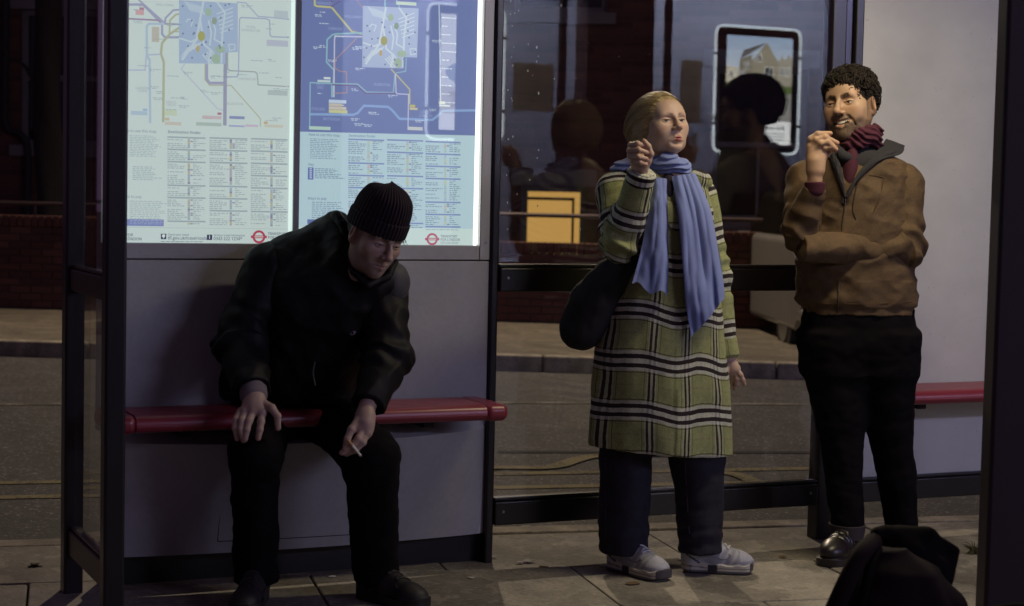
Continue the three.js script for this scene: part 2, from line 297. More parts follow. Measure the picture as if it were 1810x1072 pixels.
{
  const p = thing('map_panel', 'tall grey light box panel with two lit bus maps behind the seated man', 'map panel', [0, 0, 0]);
  const X0 = 1.16, X1 = 2.482, frame = std([0.42, 0.41, 0.40], 0.4, 0.2);
  part('housing', box(X0, X1, 0.5, 2.38, -0.10, -0.035), M.panelGrey, p);
  part('bottom_frame', uvBox(box(X0, 2.4425, 1.0485, 1.098, -0.0349, 0.0, 0.003)), M.panelGrey, p);
  part('side_frame', uvBox(box(2.443, X1 - 0.0008, 1.0485, 2.38, -0.0349, 0.002, 0.003)), frame, p);
  part('divider', uvBox(box(1.7785, 1.7985, 1.0985, 2.38, -0.0349, -0.004, 0.002)), std([0.22, 0.22, 0.27], 0.4), p);
  { const sg = new THREE.CylinderGeometry(0.005, 0.005, 0.004, 10); sg.rotateX(Math.PI / 2); sg.translate(2.466, 1.108, 0.003); part('lock_screw', sg, M.steel, p); }
  // ---- left poster
  const left = posterDraw(1.165, 1.778, 1.0985, 2.1145, 1240, 2048, (o) => {
    const { g, W, H, k } = o; g.fillStyle = 'rgb(198,215,211)'; g.fillRect(0, 0, W, H);
    const ink = 'rgba(100,122,140,0.5)', L = (pts, c, w) => o.path(pts, c, w);
    const pur = 'rgb(140,140,178)', blu = 'rgb(160,182,205)', oli = 'rgb(160,162,128)', gry = 'rgb(140,150,152)';
    L([[225, 8], [252, 8], [286, 42], [286, 60], [291, 66], [318, 66]], pur, 3.5); L([[225, 33], [280, 36], [284, 40]], 'rgb(140,110,150)', 2.5); L([[225, -14], [236, -8], [290, 40]], pur, 2.6);
    L([[318, 17], [306, 18], [292, 32], [291, 42], [316, 43]], pur, 2.8); L([[318, 24], [310, 26], [300, 36], [299, 60]], oli, 2.6);
    L([[318, 48], [300, 60], [286, 76], [284, 95], [289, 110], [288, 216]], oli, 3.6); L([[318, 56], [308, 56], [298, 62]], oli, 2);
    L([[284, 96], [262, 97], [258, 100], [256, 124], [225, 124]], 'rgb(160,172,205)', 2); L([[290, 42], [263, 42], [259, 46], [259, 98], [264, 106], [265, 218]], blu, 3.6);
    L([[326, 113], [320, 122], [384, 192], [398, 196]], 'rgb(172,180,206)', 1.6); L([[365, 113], [365, 140], [370, 147], [398, 147]], pur, 4.4); L([[362, 113], [362, 141], [370, 151], [398, 151], [408, 151], [460, 210], [460, 224]], oli, 1.5);
    L([[398, 92], [397, 222]], 'rgb(132,132,164)', 5.6); L([[402, 92], [402, 122], [406, 125], [450, 127], [454, 130], [456, 150], [506, 153]], gry, 1.8); L([[397, 142], [402, 136], [418, 136], [421, 132], [423, 34], [426, 31], [470, 33], [476, 36], [477, 62], [480, 65], [508, 66]], 'rgb(140,150,190)', 1.8);
    L([[418, 4], [434, 5], [456, 29], [470, 30], [508, 34]], 'rgb(150,160,195)', 1.8);
    for (const [x, y] of [[508, 34], [508, 66], [508, 153]]) o.poly([[x, y - 2], [x + 3, y], [x, y + 2]], 'rgb(120,128,160)');
    streetMap(o, [[316, 0], [420, 6], [420, 92], [398, 93], [398, 113], [316, 112]], 'rgb(146,168,204)', 'rgb(184,203,216)', 'rgb(140,170,142)');
    for (let i = 0; i < 52; i++) { const x = rr(230, 500), y = rr(4, 215); if (x > 312 && x < 424 && y < 116) continue; o.fine(x, y, rr(8, 20), ink, 1.4); if (rnd() < 0.4) o.fine(x + 2, y + 3, rr(6, 14), ink, 1.3); }
    const place = 'rgba(130,140,148,0.75)', T = (s, x, y) => o.text(s, x, y, 5.2, place, '', 'center');
    T('HOLLOWAY', 291, 11); T('STOKE', 443, 50); T('NEWINGTON', 443, 56); T('CANONBURY', 436, 142); T('CAMDEN', 251, 158); T('TOWN', 251, 163); T("KING'S", 302, 183); T('CROSS', 302, 188); T('ISLINGTON', 415, 186);
    o.rect(239, 17, 254, 26, 'rgba(196,120,130,0.75)'); o.rect(246, 13, 254, 17, 'rgb(160,90,120)'); o.rect(268, 47, 281, 74, 'rgba(160,140,120,0.6)'); o.rect(471, 70, 509, 81, 'rgba(150,150,190,0.6)'); o.rect(473, 159, 508, 168, 'rgba(140,155,160,0.6)'); o.rect(484, 18, 509, 31, 'rgba(150,165,185,0.55)');
    o.rect(357, 204, 391, 210, 'rgba(190,140,150,0.6)'); o.rect(384, 199, 391, 203, 'rgb(160,80,110)'); o.rect(346, 216, 391, 222, 'rgba(130,150,140,0.6)'); o.rect(405, 205, 432, 210, 'rgb(110,120,175)'); o.rect(404, 221, 432, 224, 'rgb(140,150,200)'); o.rect(433, 220, 456, 224, 'rgba(190,150,190,0.7)'); o.rect(466, 215, 473, 219, 'rgb(190,150,90)'); o.rect(467, 220, 500, 225, 'rgba(190,180,150,0.7)'); o.rect(291, 208, 299, 213, 'rgb(190,170,140)'); o.rect(291, 215, 320, 221, 'rgba(190,170,150,0.7)'); o.rect(290, 194, 312, 204, 'rgba(180,196,150,0.7)'); o.rect(231, 196, 260, 203, 'rgba(150,176,205,0.8)'); o.rect(252, 192, 260, 196, 'rgb(140,166,210)');
    o.text('How to use this map', 214, 233, 5.8, 'rgb(96,112,130)'); o.text('Destination finder', 296, 235.5, 5.8, 'rgb(96,112,130)', 'bold'); o.text('Ways to pay', 213, 349.5, 5.8, 'rgb(96,112,130)');
    for (let y = 239; y < 276; y += 3) o.fine(229, y, rr(35, 48), ink, 1.2); for (let y = 294; y < 318; y += 3.2) o.fine(234, y, rr(26, 48), ink, 1.4); for (let y = 355; y < 386; y += 3.4) o.fine(229, y, rr(44, 56), ink, 1.2);
    o.rect(190, 387, 289, 399, 'rgb(92,104,176)'); for (let y = 389; y < 398; y += 3) o.fine(229, y, 50, 'rgba(190,200,220,0.6)', 1);
    tables(o, [[295.5, 363, 0], [370, 437, 1.5], [443, 508, 3]], 241, 398, 'rgb(136,152,162)', 'rgba(104,122,134,0.6)', ['rgb(130,160,180)', 'rgb(140,150,180)', 'rgb(170,150,150)', 'rgb(150,164,150)', 'rgb(120,130,150)', 'rgb(176,166,120)', 'rgb(110,100,140)']);
    o.rect(190, 401.3, 512, 401.8, 'rgba(110,130,140,0.7)');
    const foot = 'rgb(58,66,92)';
    o.rect(284, 413.5, 293.4, 423, 'rgb(50,50,86)'); o.rect(365.4, 415, 374.6, 424.4, 'rgb(50,50,86)'); o.text('i', 368.6, 422.6, 8, 'rgb(210,224,218)', 'bold');
    { const [x, y] = o.X(288.7, 417.2); g.fillStyle = 'rgb(210,224,218)'; g.beginPath(); g.arc(x, y, 2.6 * k, 0, 7); g.fill(); o.poly([[286.6, 418.4], [290.8, 418.4], [288.7, 422.4]], 'rgb(210,224,218)'); }
    o.text('Check your travel', 296, 416.8, 4.2, 'rgb(90,104,124)'); o.text('tfl.gov.uk/travel-tools', 296, 423.6, 6.4, foot); o.text('24 hour travel information', 377, 417.8, 4.2, 'rgb(90,104,124)'); o.text('0343 222 1234*', 377, 424.6, 6.4, foot);
    o.text('MAYOR', 211, 418, 6, foot); o.text('OF LONDON', 211, 425, 6, foot); roundel(o, 457.3, 419, 10.2); o.text('TRANSPORT', 473, 415.5, 5.8, foot); o.text('FOR LONDON', 473, 422, 5.8, foot); o.fine(284, 426.5, 66, 'rgba(96,112,124,0.7)', 1);
    g.globalAlpha = 0.30; g.fillStyle = 'rgb(200,216,213)'; g.fillRect(0, 0, W, H * 0.955); g.globalAlpha = 1; // sun-bleached print
  });
  // ---- right poster
  const right = posterDraw(1.799, 2.4255, 1.0985, 2.1145, 1240, 2048, (o) => {
    const { g, W, H, k } = o; g.fillStyle = 'rgb(178,206,214)'; g.fillRect(0, 0, W, H);
    o.poly([[515, -120], [850, -120], [850, 240], [515, 232.5]], 'rgb(94,108,162)');
    const white = 'rgba(205,218,226,0.85)', L = o.path, ylw = 'rgb(188,184,120)', grn = 'rgb(130,180,190)', brn = 'rgb(150,120,140)', mar = 'rgb(100,72,128)', lil = 'rgb(190,190,214)';
    L([[548, 202], [624, 203], [632, 200], [643, 187], [686, 189], [694, 196], [706, 210], [764, 212], [772, 206], [782, 196], [850, 195]], 'rgb(128,160,208)', 3.8);
    L([[556, -8], [556, 9], [560, 11], [586, 13], [622, 56], [640, 60]], ylw, 3.2); L([[586, -4], [586, 12], [600, 2]], mar, 1.6); L([[640, 58], [594, 60], [588, 61], [578, 70], [577, 110], [590, 124], [588, 172]], grn, 2.6);
    L([[640, 65], [592, 64], [591, 70], [590, 172]], lil, 2.4); L([[630, 68], [592, 106], [592, 120], [600, 126], [612, 127], [613, 164], [590, 165]], 'rgb(160,128,140)', 2); L([[586, 172], [586, 148], [548, 146], [547, 228]], grn, 2);
    L([[586, 148], [632, 149], [648, 163], [695, 164], [698, 132]], grn, 2.2); L([[586, 150], [630, 151], [646, 165], [700, 165], [701, 130]], mar, 2); L([[691, 122], [724, 158], [724, 184]], ylw, 2.2); L([[699, 130], [700, 164], [702, 166], [722, 167], [721, 230]], lil, 2); L([[718, 102], [717, 126], [700, 129]], grn, 1.6);
    L([[681, -10], [680, 12]], grn, 3); L([[630, 0], [641, 14]], brn, 2); L([[700, 0], [706, 12]], grn, 2); L([[776, 8], [779, 186]], white, 2);
    streetMap(o, [[641, 10], [740, 15], [737, 102], [713, 101], [713, 121], [640, 119]], 'rgb(160,176,204)', 'rgb(200,212,220)', 'rgb(150,172,140)');
    for (let i = 0; i < 60; i++) { const x = rr(550, 770), y = rr(20, 222); if (x > 636 && x < 742 && y < 124) continue; if (rnd() < 0.5) continue; o.fine(x, y, rr(8, 18), white, 1.6); if (rnd() < 0.5) o.fine(x + 1, y + 2.8, rr(6, 12), white, 1.3); }
    for (let y = 30; y < 190; y += 15) o.fine(781, y, rr(8, 26), white, 1.8);
    const place = 'rgba(150,168,205,0.95)', T = (s, x, y, z = 5.6) => o.text(s, x, y, z, place, '', 'center');
    T('HIGHGATE', 573, 8); T('HOLLOWAY', 624, 32); T('CAMDEN', 592, 53); T('WEST', 566, 151); T('END', 566, 157); T('ISLINGTON', 675, 152); T('CHELSEA', 562, 195); T('BATTERSEA', 586, 213); T('CITY OF', 752, 201); T('LONDON', 752, 207);
    o.rect(581, 176, 612, 182, 'rgb(190,206,226)'); o.rect(581, 182.5, 605, 187.5, 'rgb(196,186,170)'); o.rect(581, 188, 612, 193.5, 'rgb(200,190,170)'); o.rect(581, 194, 614, 199.5, 'rgb(200,200,140)'); o.rect(724, 185, 734, 190, 'rgb(190,180,90)'); o.rect(724, 190.5, 738, 194, 'rgb(206,196,140)'); o.rect(721, 224, 747, 230, 'rgb(196,200,196)'); o.rect(546, 223, 584, 229, 'rgb(176,206,190)'); o.rect(561, 141, 584, 145, 'rgb(186,206,206)'); o.rect(572, 136, 584, 140, 'rgb(210,220,220)'); o.rect(776, 179, 787, 184, 'rgb(206,216,206)'); o.rect(776, 185, 795, 188, 'rgb(196,206,206)'); o.rect(700, 2, 736, 8, 'rgb(190,210,180)');
    const h1 = 'rgb(80,104,140)';
    o.text('How to use this map', 545, 240, 5.6, h1); o.text('Destination finder', 616, 242, 5.6, h1); o.text('Key', 544.5, 293, 5.8, h1); o.text('Ways to pay', 543.5, 353, 5.8, h1);
    const ink = 'rgba(84,110,140,0.7)'; for (let y = 245; y < 281; y += 3.1) o.fine(548, y, rr(34, 48), ink, 1.1); o.rect(544, 296, 554, 317.5, 'rgb(84,100,170)'); for (let y = 297.5; y < 316; y += 3.2) { o.fine(556, y, rr(26, 50), ink, 1.4); o.rect(547, y, 551, y + 1.8, 'rgb(190,206,216)'); }
    for (let y = 357; y < 388; y += 3.4) o.fine(551, y, rr(40, 54), ink, 1.2); o.rect(543, 388, 609, 396, 'rgb(84,100,160)');
    tables(o, [[615.5, 679, 0], [684, 748, 1], [752, 814, 4]], 245, 403, 'rgb(110,130,180)', 'rgba(84,110,130,0.75)', ['rgb(170,190,190)', 'rgb(160,184,190)', 'rgb(190,190,150)', 'rgb(196,170,160)', 'rgb(170,196,170)', 'rgb(150,176,196)']);
    o.poly([[515, 401], [850, 405], [850, 440], [515, 440]], 'rgb(200,222,214)');
    const foot = 'rgb(70,78,100)'; roundel(o, 763.8, 423, 10); o.text('TRANSPORT', 778.4, 420, 5.6, foot); o.text('FOR LONDON', 778.4, 426, 5.6, foot); o.rect(778, 428, 811, 428.4, foot); o.text('EVERY JOURNEY MATTERS', 778.4, 431.6, 2.7, 'rgb(110,120,132)'); o.fine(753, 405.5, 58, 'rgba(96,112,124,0.7)', 1);
    // scuffs drawn on by hand in the photograph
    for (let i = 0; i < 5; i++) { const x = rr(735, 780), y = rr(20, 150); L([[x, y], [x + rr(-6, 6), y + rr(4, 14)]], 'rgba(70,84,140,0.5)', 1); }
    g.globalAlpha = 0.16; g.fillStyle = 'rgb(184,204,214)'; g.fillRect(0, 0, W, H); g.globalAlpha = 1;
  });
  const lit = (tex, k) => std([0.30, 0.30, 0.30], 0.6, 0, { map: tex, emissiveMap: tex, emissive: lin(1, 1, 1), emissiveIntensity: k });
  const sheet = (x0, x1, y0, y1) => { const g = new THREE.PlaneGeometry(x1 - x0, y1 - y0); g.translate((x0 + x1) / 2, (y0 + y1) / 2, POSTER_Z); return g; };
  part('lit_sign_poster', sheet(1.165, 1.778, 1.0985, 2.1145), lit(left, 0.84), p, 'pale bus map poster with street plan');
  part('lit_sign_poster', sheet(1.799, 2.4255, 1.0985, 2.1145), lit(right, 0.86), p, 'blue bus map poster with street plan');
  // edge tubes that show beside the sheets
  const glow = std([0.7, 0.7, 0.7], 0.5, 0, { emissive: lin(0.95, 1.0, 0.97), emissiveIntensity: 1.9 }), glow2 = std([0.7, 0.7, 0.7], 0.5, 0, { emissive: lin(0.80, 1.0, 0.92), emissiveIntensity: 0.85 });
  part('tube_lamp', box(2.426, 2.4405, 1.0988, 2.37, -0.030, -0.013, 0.003), glow, p);
  part('tube_lamp', box(1.7655, 1.7778, 1.0988, 2.37, -0.0145, -0.0105, 0.001), glow2, p);
  part('cover_glass', box(X0, 2.4425, 1.0985, 2.375, -0.0035, 0.0005), M.glass, p);
  // lower cladding: flat upper sheet, bowed casing beneath the bench
  part('cladding_sheet', uvBox(box(X0, X1 - 0.0006, 0.50, 1.0445, -0.0345, 0.0, 0.002)), M.panelGrey, p);
  const NX = 40, NY = 10, pos = [], idx = [], bow = (t) => Math.pow(Math.sin(Math.PI * clamp(t, 0, 1)), 0.72);
  const P = (i, j) => { const t = i / NX, v = j / NY, y = lerp(0.10, 0.470, v), b = lerp(0.055, 0.205, Math.pow(v, 1.2)); return [lerp(X0, X1, t), y, -0.01 + bow(t) * b]; };
  for (let j = 0; j <= NY; j++) for (let i = 0; i <= NX; i++) pos.push(...P(i, j));
  for (let j = 0; j < NY; j++) for (let i = 0; i < NX; i++) { const a = j * (NX + 1) + i, b = a + 1, c = a + NX + 1, d = c + 1; idx.push(a, b, c, b, d, c); }
  const cg = new THREE.BufferGeometry(); cg.setAttribute('position', new THREE.Float32BufferAttribute(pos, 3)); cg.setIndex(idx); cg.computeVertexNormals(); 
  part('bowed_casing', uvBox(cg), M.panelGrey, p);
  const tp = [], ti = []; for (let i = 0; i <= NX; i++) { const q = P(i, NY); tp.push(q[0], 0.470, q[2], q[0], 0.528, 0.001); } for (let i = 0; i < NX; i++) { const a = i * 2; ti.push(a, a + 2, a + 1, a + 1, a + 2, a + 3); }
  const tg = new THREE.BufferGeometry(); tg.setAttribute('position', new THREE.Float32BufferAttribute(tp, 3)); tg.setIndex(ti); tg.computeVertexNormals(); part('casing_top', uvBox(tg), M.panelGrey, p);
  // access hatch outlined by a narrow dark gap (a rim proud of the casing)
  const hp = (x, y) => { const t = (x - X0) / (X1 - X0), v = (y - 0.10) / 0.387; return V(x, y, -0.01 + bow(t) * lerp(0.055, 0.205, Math.pow(clamp(v, 0, 1), 1.2)) + 0.0005); };
  const line = (a, b) => { const pts = []; for (let i = 0; i <= 14; i++) pts.push(hp(lerp(a[0], b[0], i / 14), lerp(a[1], b[1], i / 14))); return tube(pts, 0.0016, 28, 5); };
  part('hatch_gap', mergeGeometries([line([1.525, 0.43], [1.525, 0.14]), line([1.525, 0.43], [2.12, 0.425]), line([1.525, 0.14], [2.12, 0.135]), line([2.12, 0.425], [2.12, 0.135])]), M.blackMatte, p);
  part('plinth', box(X0 + 0.01, X1 - 0.002, -0.02, 0.14, -0.09, -0.04), M.blackMatte, p);
  part('leg', box(X0 + 0.03, X0 + 0.09, -0.03, 0.5, -0.0895, -0.05), M.blackMatte, p);
}
// ---------------------------------------------------------------- benches
function makeBench(x0, x1, label) {
  const b = thing('shelter_bench', label, 'bench', [x0, 0, 0], 0), L = x1 - x0;
  const red = std([0.235, 0.026, 0.042], 0.36, 0, { clearcoat: 0.25, clearcoatRoughness: 0.3, bumpMap: again(grainMap, 2), bumpScale: 0.0003 });
  const s = new THREE.Shape(), zb = 0.035, zf = 0.285, yt = 0.585, yb = 0.532;
  s.moveTo(zb, yb); s.lineTo(zf - 0.02, yb); s.quadraticCurveTo(zf, yb + 0.002, zf + 0.004, yb + 0.02); s.quadraticCurveTo(zf + 0.004, yt - 0.01, zf - 0.014, yt - 0.003);
  for (let i = 0; i < 6; i++) { const z = zf - 0.025 - i * 0.034; s.lineTo(z, yt); s.lineTo(z - 0.020, yt); s.quadraticCurveTo(z - 0.022, yt - 0.005, z - 0.025, yt - 0.005); s.quadraticCurveTo(z - 0.028, yt - 0.005, z - 0.03, yt - 0.001); }
  s.lineTo(zb, yt - 0.002); s.lineTo(zb, yb);
  const g = new THREE.ExtrudeGeometry(s, { depth: L - 0.16, bevelEnabled: false, curveSegments: 6 }); // profile in (z, y), swept along x
  g.applyMatrix4(new THREE.Matrix4().makeBasis(V(0, 0, 1), V(0, 1, 0), V(1, 0, 0))); g.translate(0.08, 0, 0);
  part('seat', flip(uvBox(g)), red, b);
  for (const e of [0, 1]) { const c = new RoundedBoxGeometry(0.085, 0.058, 0.262, 4, 0.026); c.translate(e ? L - 0.0425 : 0.0425, 0.558, 0.161); part('end_cap', uvBox(c), red, b); }
  for (const x of [0.25, L - 0.25]) { part('bracket', box(x - 0.02, x + 0.02, 0.505, 0.531, 0.0, 0.2, 0.004), M.blackMatte, b); }
}
makeBench(1.125, 2.438, 'red ribbed plastic bench with the seated man on it, below the maps');
makeBench(3.93, 5.20, 'red ribbed plastic bench against the white panel, empty');
tick('shelter');
// ---------------------------------------------------------------- far side of the street (its own direction, 29 degrees to the shelter)
const FA = THREE.MathUtils.degToRad(29), fc = Math.cos(FA), fs = Math.sin(FA), FO = { x: 3.11, z: -12.86 };
const farW = (u, y, w) => V(FO.x + u * fc - w * fs, y, FO.z + u * fs + w * fc);       // u along the wall, w towards the shelter
const farHit = (px, py, w) => { const d = pixRay(px, py), o = camera.position, n = V(-fs, 0, fc), t = (w - V(o.x - FO.x, 0, o.z - FO.z).dot(n)) / V(d.x, 0, d.z).dot(n), p = o.clone().addScaledVector(d, t); return [(p.x - FO.x) * fc + (p.z - FO.z) * fs, p.y]; };
const farThing = (name, label, cat, u, y, w, group) => thing(name, label, cat, farW(u, y, w).toArray(), -FA, group);
{
  // raised pavement with its kerb stones
  const kw = 3.55, ring = [farW(-16, 0, kw), farW(22, 0, kw), farW(22, 0, -14), farW(-16, 0, -14)].map((p) => new THREE.Vector2(p.x, -p.z));
  const g = new THREE.ExtrudeGeometry(new THREE.Shape(ring), { depth: 0.11, bevelEnabled: false }); g.rotateX(-Math.PI / 2); g.translate(0, -0.12, 0);
  structure('far_pavement', uvBox(g), std([0.55, 0.5, 0.45], 0.9, 0, { map: again(slabMaps[0], 0.5), bumpMap: again(grainMap, 0.8), bumpScale: 0.004 }));
  const k = new THREE.Group(); k.name = 'far_kerb'; k.userData.kind = 'structure'; scene.add(k);
  const kg = uvBox(new RoundedBoxGeometry(0.905, 0.20, 0.15, 2, 0.02));
  for (let u = -6; u < 12; u += 0.914) { const m = part('kerb_stone', kg, M.kerb, k); m.position.copy(farW(u, -0.098, kw + 0.076)); m.rotation.y = -FA; }
}
// brick garden wall: every brick in view is a piece of its own
M.bricks = [[0.105, 0.040, 0.030], [0.085, 0.033, 0.027], [0.125, 0.052, 0.038], [0.07, 0.03, 0.026]].map((c) => std(c, 0.9, 0, { bumpMap: again(grainMap, 3), bumpScale: 0.004 }));
M.mortar = std([0.06, 0.052, 0.046], 1, 0, { bumpMap: again(grainMap, 3), bumpScale: 0.004 });
const brickGeo = uvBox(new RoundedBoxGeometry(0.215, 0.065, 0.03, 1, 0.004)), copeGeo = uvBox(new RoundedBoxGeometry(0.065, 0.11, 0.25, 1, 0.005));
function brickWall(label, u0, u1, h, inView) {
  const wall = farThing('brick_wall', label, 'wall', u0, 0, 0);
  const L = u1 - u0; part('mortar', uvBox(box(0, L, -0.02, h - 0.115, -0.215, -0.006)), M.mortar, wall);
  const rest = [];
  for (let row = 0, y = 0.0; y + 0.07 < h - 0.11; row++, y += 0.075) for (let u = row % 2 ? 0.1125 : 0.0; u + 0.215 <= L; u += 0.225) {
    const n = rnd();
    if (inView(u0 + u, y)) { const m = part('brick', brickGeo, M.bricks[Math.floor(n * 4)], wall); m.position.set(u + 0.1075, y + 0.0425, -0.009 + rr(-0.003, 0.004)); }
    else { const g = brickGeo.clone(); g.translate(u + 0.1075, y + 0.0425, -0.009); rest.push(g); }
  }
  if (rest.length) { const m = part('brickwork', mergeGeometries(rest), M.bricks[0], wall); m.userData.kind = 'stuff'; }
  const rc = [];
  for (let u = 0.0; u + 0.065 <= L; u += 0.075) { const seen = inView(u0 + u, h); if (seen) { const m = part('coping_brick', copeGeo, M.bricks[Math.floor(rnd() * 3)], wall); m.position.set(u + 0.0325, h - 0.055, -0.105 + rr(-0.003, 0.003)); } else { const g = copeGeo.clone(); g.translate(u + 0.0325, h - 0.055, -0.105); rc.push(g); } }
  if (rc.length) { const m = part('coping', mergeGeometries(rc), M.bricks[0], wall); m.userData.kind = 'stuff'; }
  return wall;
}
const uOf = (px, w = 0) => farHit(px, 480, w)[0];
brickWall('low red brick wall with upright brick coping across the road, seen left of the shelter', -9, uOf(700), 0.94, (u) => u > uOf(0) - 0.15 && u < uOf(112) + 0.05 || u > uOf(150) - 0.1 && u < uOf(195));
brickWall('lowest stretch of brick wall across the road, under the lit window', uOf(701), uOf(1078), 0.79, (u, y) => u > uOf(890) && y > 0.6 && y < 0.8 && false);
brickWall('low red brick wall across the road behind the parked white car', uOf(1079), 16, 0.94, (u, y) => u > uOf(1275) && u < uOf(1400) && y > 0.15);
{ // handrail above the wall
  const r = farThing('handrail', 'thin dark metal handrail running above the brick walls across the road', 'railing', -9, 0, -0.1);
  const steel = std([0.07, 0.045, 0.045], 0.5, 0.3), g = new THREE.CylinderGeometry(0.022, 0.022, 25, 8); g.rotateZ(Math.PI / 2); g.translate(12.5, 1.06, 0); part('rail', g, steel, r);
  for (let u = 0.3; u < 25; u += 1.45) { const low = u - 9 > uOf(701) && u - 9 < uOf(1078); const c = new THREE.CylinderGeometry(0.014, 0.014, low ? 0.29 : 0.14, 8); c.translate(u, low ? 0.915 : 0.99, 0); part('baluster', c, steel, r); }
}
// terrace houses behind the wall
const houseBrick = (() => { // weathered brickwork, too far and dark to tell bricks apart
  return texFrom(512, (x, y) => { const row = Math.floor(y / 16), xx = (x + (row % 2) * 24) % 512, mort = y % 16 < 2 || xx % 48 < 2; const h = ((row * 73 + Math.floor(xx / 48) * 151) % 17) / 17, i = y * 512 + x; const g = mort ? 0.30 : 0.24 + 0.07 * h + 0.1 * (nA[i] - 0.5); return [g * 1.12, g * 0.72, g * 0.62]; });
})();
M.houseBrick = std([1, 1, 1], 0.95, 0, { map: again(houseBrick, 1 / 2.4), bumpMap: again(grainMap, 2), bumpScale: 0.004 });
M.trim = std([0.14, 0.125, 0.12], 0.8);
M.darkGlass = std([0.01, 0.01, 0.012], 0.08, 0, { ior: 1.5 });
function house(label, u0, u1, H, windows, door) {
  const h = farThing('terrace_house', label, 'house', u0, 0, -3.4), L = u1 - u0;
  // facade with real openings
  const s = new THREE.Shape([[0, -0.1], [L, -0.1], [L, H], [0, H]].map((p) => new THREE.Vector2(...p)));
  for (const [a, b, c, d] of windows) { const o = new THREE.Path([[a, c], [b, c], [b, d], [a, d]].map((p) => new THREE.Vector2(...p))); s.holes.push(o); }
  const g = new THREE.ExtrudeGeometry(s, { depth: 0.24, bevelEnabled: false }); g.translate(0, 0, -0.24); part('wall', uvBox(g), M.houseBrick, h);
  part('room_back', box(0, L, -0.1, H, -0.6, -0.55), std([0.02, 0.018, 0.016], 1), h);
  part('roof', box(-0.1, L + 0.1, H, H + 0.15, -6, 0.25), std([0.03, 0.03, 0.035], 0.9), h);
  for (const [a, b, c, d, lit] of windows) {
    const w = new THREE.Group(); w.name = 'window'; h.add(w);
    const f = 0.07, fr = [box(a, a + f, c, d, -0.17, -0.09), box(b - f, b, c, d, -0.17, -0.09), box(a + f, b - f, d - f, d, -0.17, -0.09), box(a + f, b - f, c, c + f, -0.17, -0.09)];
    if (!lit) { fr.push(box(a + f, b - f, (c + d) / 2 - 0.03, (c + d) / 2 + 0.03, -0.165, -0.085)); fr.push(box((a + b) / 2 - 0.015, (a + b) / 2 + 0.015, c + f, (c + d) / 2 - 0.03, -0.16, -0.1)); }
    part('frame', mergeGeometries(fr), M.trim, w); part('sill', box(a - 0.1, b + 0.1, c - 0.13, c, -0.2, 0.06), M.trim, w); part('lintel', box(a - 0.12, b + 0.12, d, d + 0.2, -0.2, 0.012), M.trim, w);
    if (lit) {
      part('lit_window_blind', box(a + f, b - f, c + f, d - f, -0.22, -0.21), std([0.5, 0.3, 0.1], 0.9, 0, { emissive: lin(0.80, 0.46, 0.12), emissiveIntensity: 0.55 }), w, 'orange blind lit from inside the room');
      part('blind_bar', mergeGeometries([box(a + f, b - f - 0.07, d - f - 0.10, d - f - 0.065, -0.2, -0.19), box(b - f - 0.10, b - f - 0.07, c + f, d - f - 0.065, -0.2, -0.19)]), std([0.12, 0.07, 0.03], 0.8), w);
    } else part('pane', box(a + f, b - f, c + f, d - f, -0.150, -0.145), M.darkGlass, w);
  }
  if (door) { const [a, b, c, d] = door; const dd = part('door', box(a, b, c, d, 0.002, 0.05), std([0.03, 0.03, 0.05], 0.5), h); part('knob', new THREE.SphereGeometry(0.04, 10, 8).translate((a + b) / 2 + 0.25, 1.1, 0.07), M.steel, dd); }
  return h;
}
{
  const hu = (px, py) => farHit(px, py, -3.4);
  // left house: white framed windows beside the tree trunk
  const uL0 = -9, wa = hu(34, 0)[0] - uL0, wTop = hu(45, 5)[1];
  house('dark brick terrace house with white framed windows beside a tree trunk', uL0, uL0 + 9.6, 8.6, [[wa, wa + 1.05, 1.72, 3.35], [wa, wa + 1.05, 4.6, 6.2], [wa - 3.1, wa - 2.05, 1.72, 3.35], [wa + 3.2, wa + 4.25, 1.6, 3.3]], [wa + 1.7, wa + 2.6, -0.05, 2.1]);
  const u1 = uL0 + 9.62, [la, lb] = hu(929, 436), [ra, rt] = hu(1030, 333);
  house('dark brick terrace house with an orange lit blind in its low window', u1, u1 + 9.4, 8.9, [[la - u1 - 0.07, ra - u1 + 0.04, lb - 0.16, rt + 0.02, true], [la - u1 - 3.2, la - u1 - 2.1, 0.9, 2.7], [la - u1 - 0.2, la - u1 + 0.9, 3.4, 5.1], [la - u1 - 3.2, la - u1 - 2.1, 3.6, 5.2], [ra - u1 + 1.5, ra - u1 + 2.6, 1.0, 2.8]]);
  house('dark brick terrace house behind the parked white car', u1 + 9.42, u1 + 18.8, 8.7, [[1.5, 2.6, 1.0, 2.8], [4.5, 5.6, 1.0, 2.8], [1.5, 2.6, 4.2, 5.8]]);
  // drain pipe on the left house
  const [pu] = hu(12, 100);
  const dp = farThing('drain_pipe', 'black drain pipe bending across the dark brick house front', 'pipe', pu, 0, -3.33);
  const hY = hu(12, 236)[1]; part('pipe', tube([[0, 8, 0], [0, hY + 0.5, 0], [0, hY + 0.12, 0], [0.06, hY + 0.02, 0], [0.2, hY, 0], [0.27, hY - 0.1, 0], [0.28, hY - 0.5, 0], [0.28, 0, 0]], 0.045, 60, 8), M.blackMatte, dp);
  for (const y of [hY + 1.5, hY + 3.5, hY - 0.9]) { const c = new THREE.CylinderGeometry(0.058, 0.058, 0.05, 10); c.translate(y > hY ? 0 : 0.28, y, 0); part('bracket', c, M.blackMatte, dp); }
}
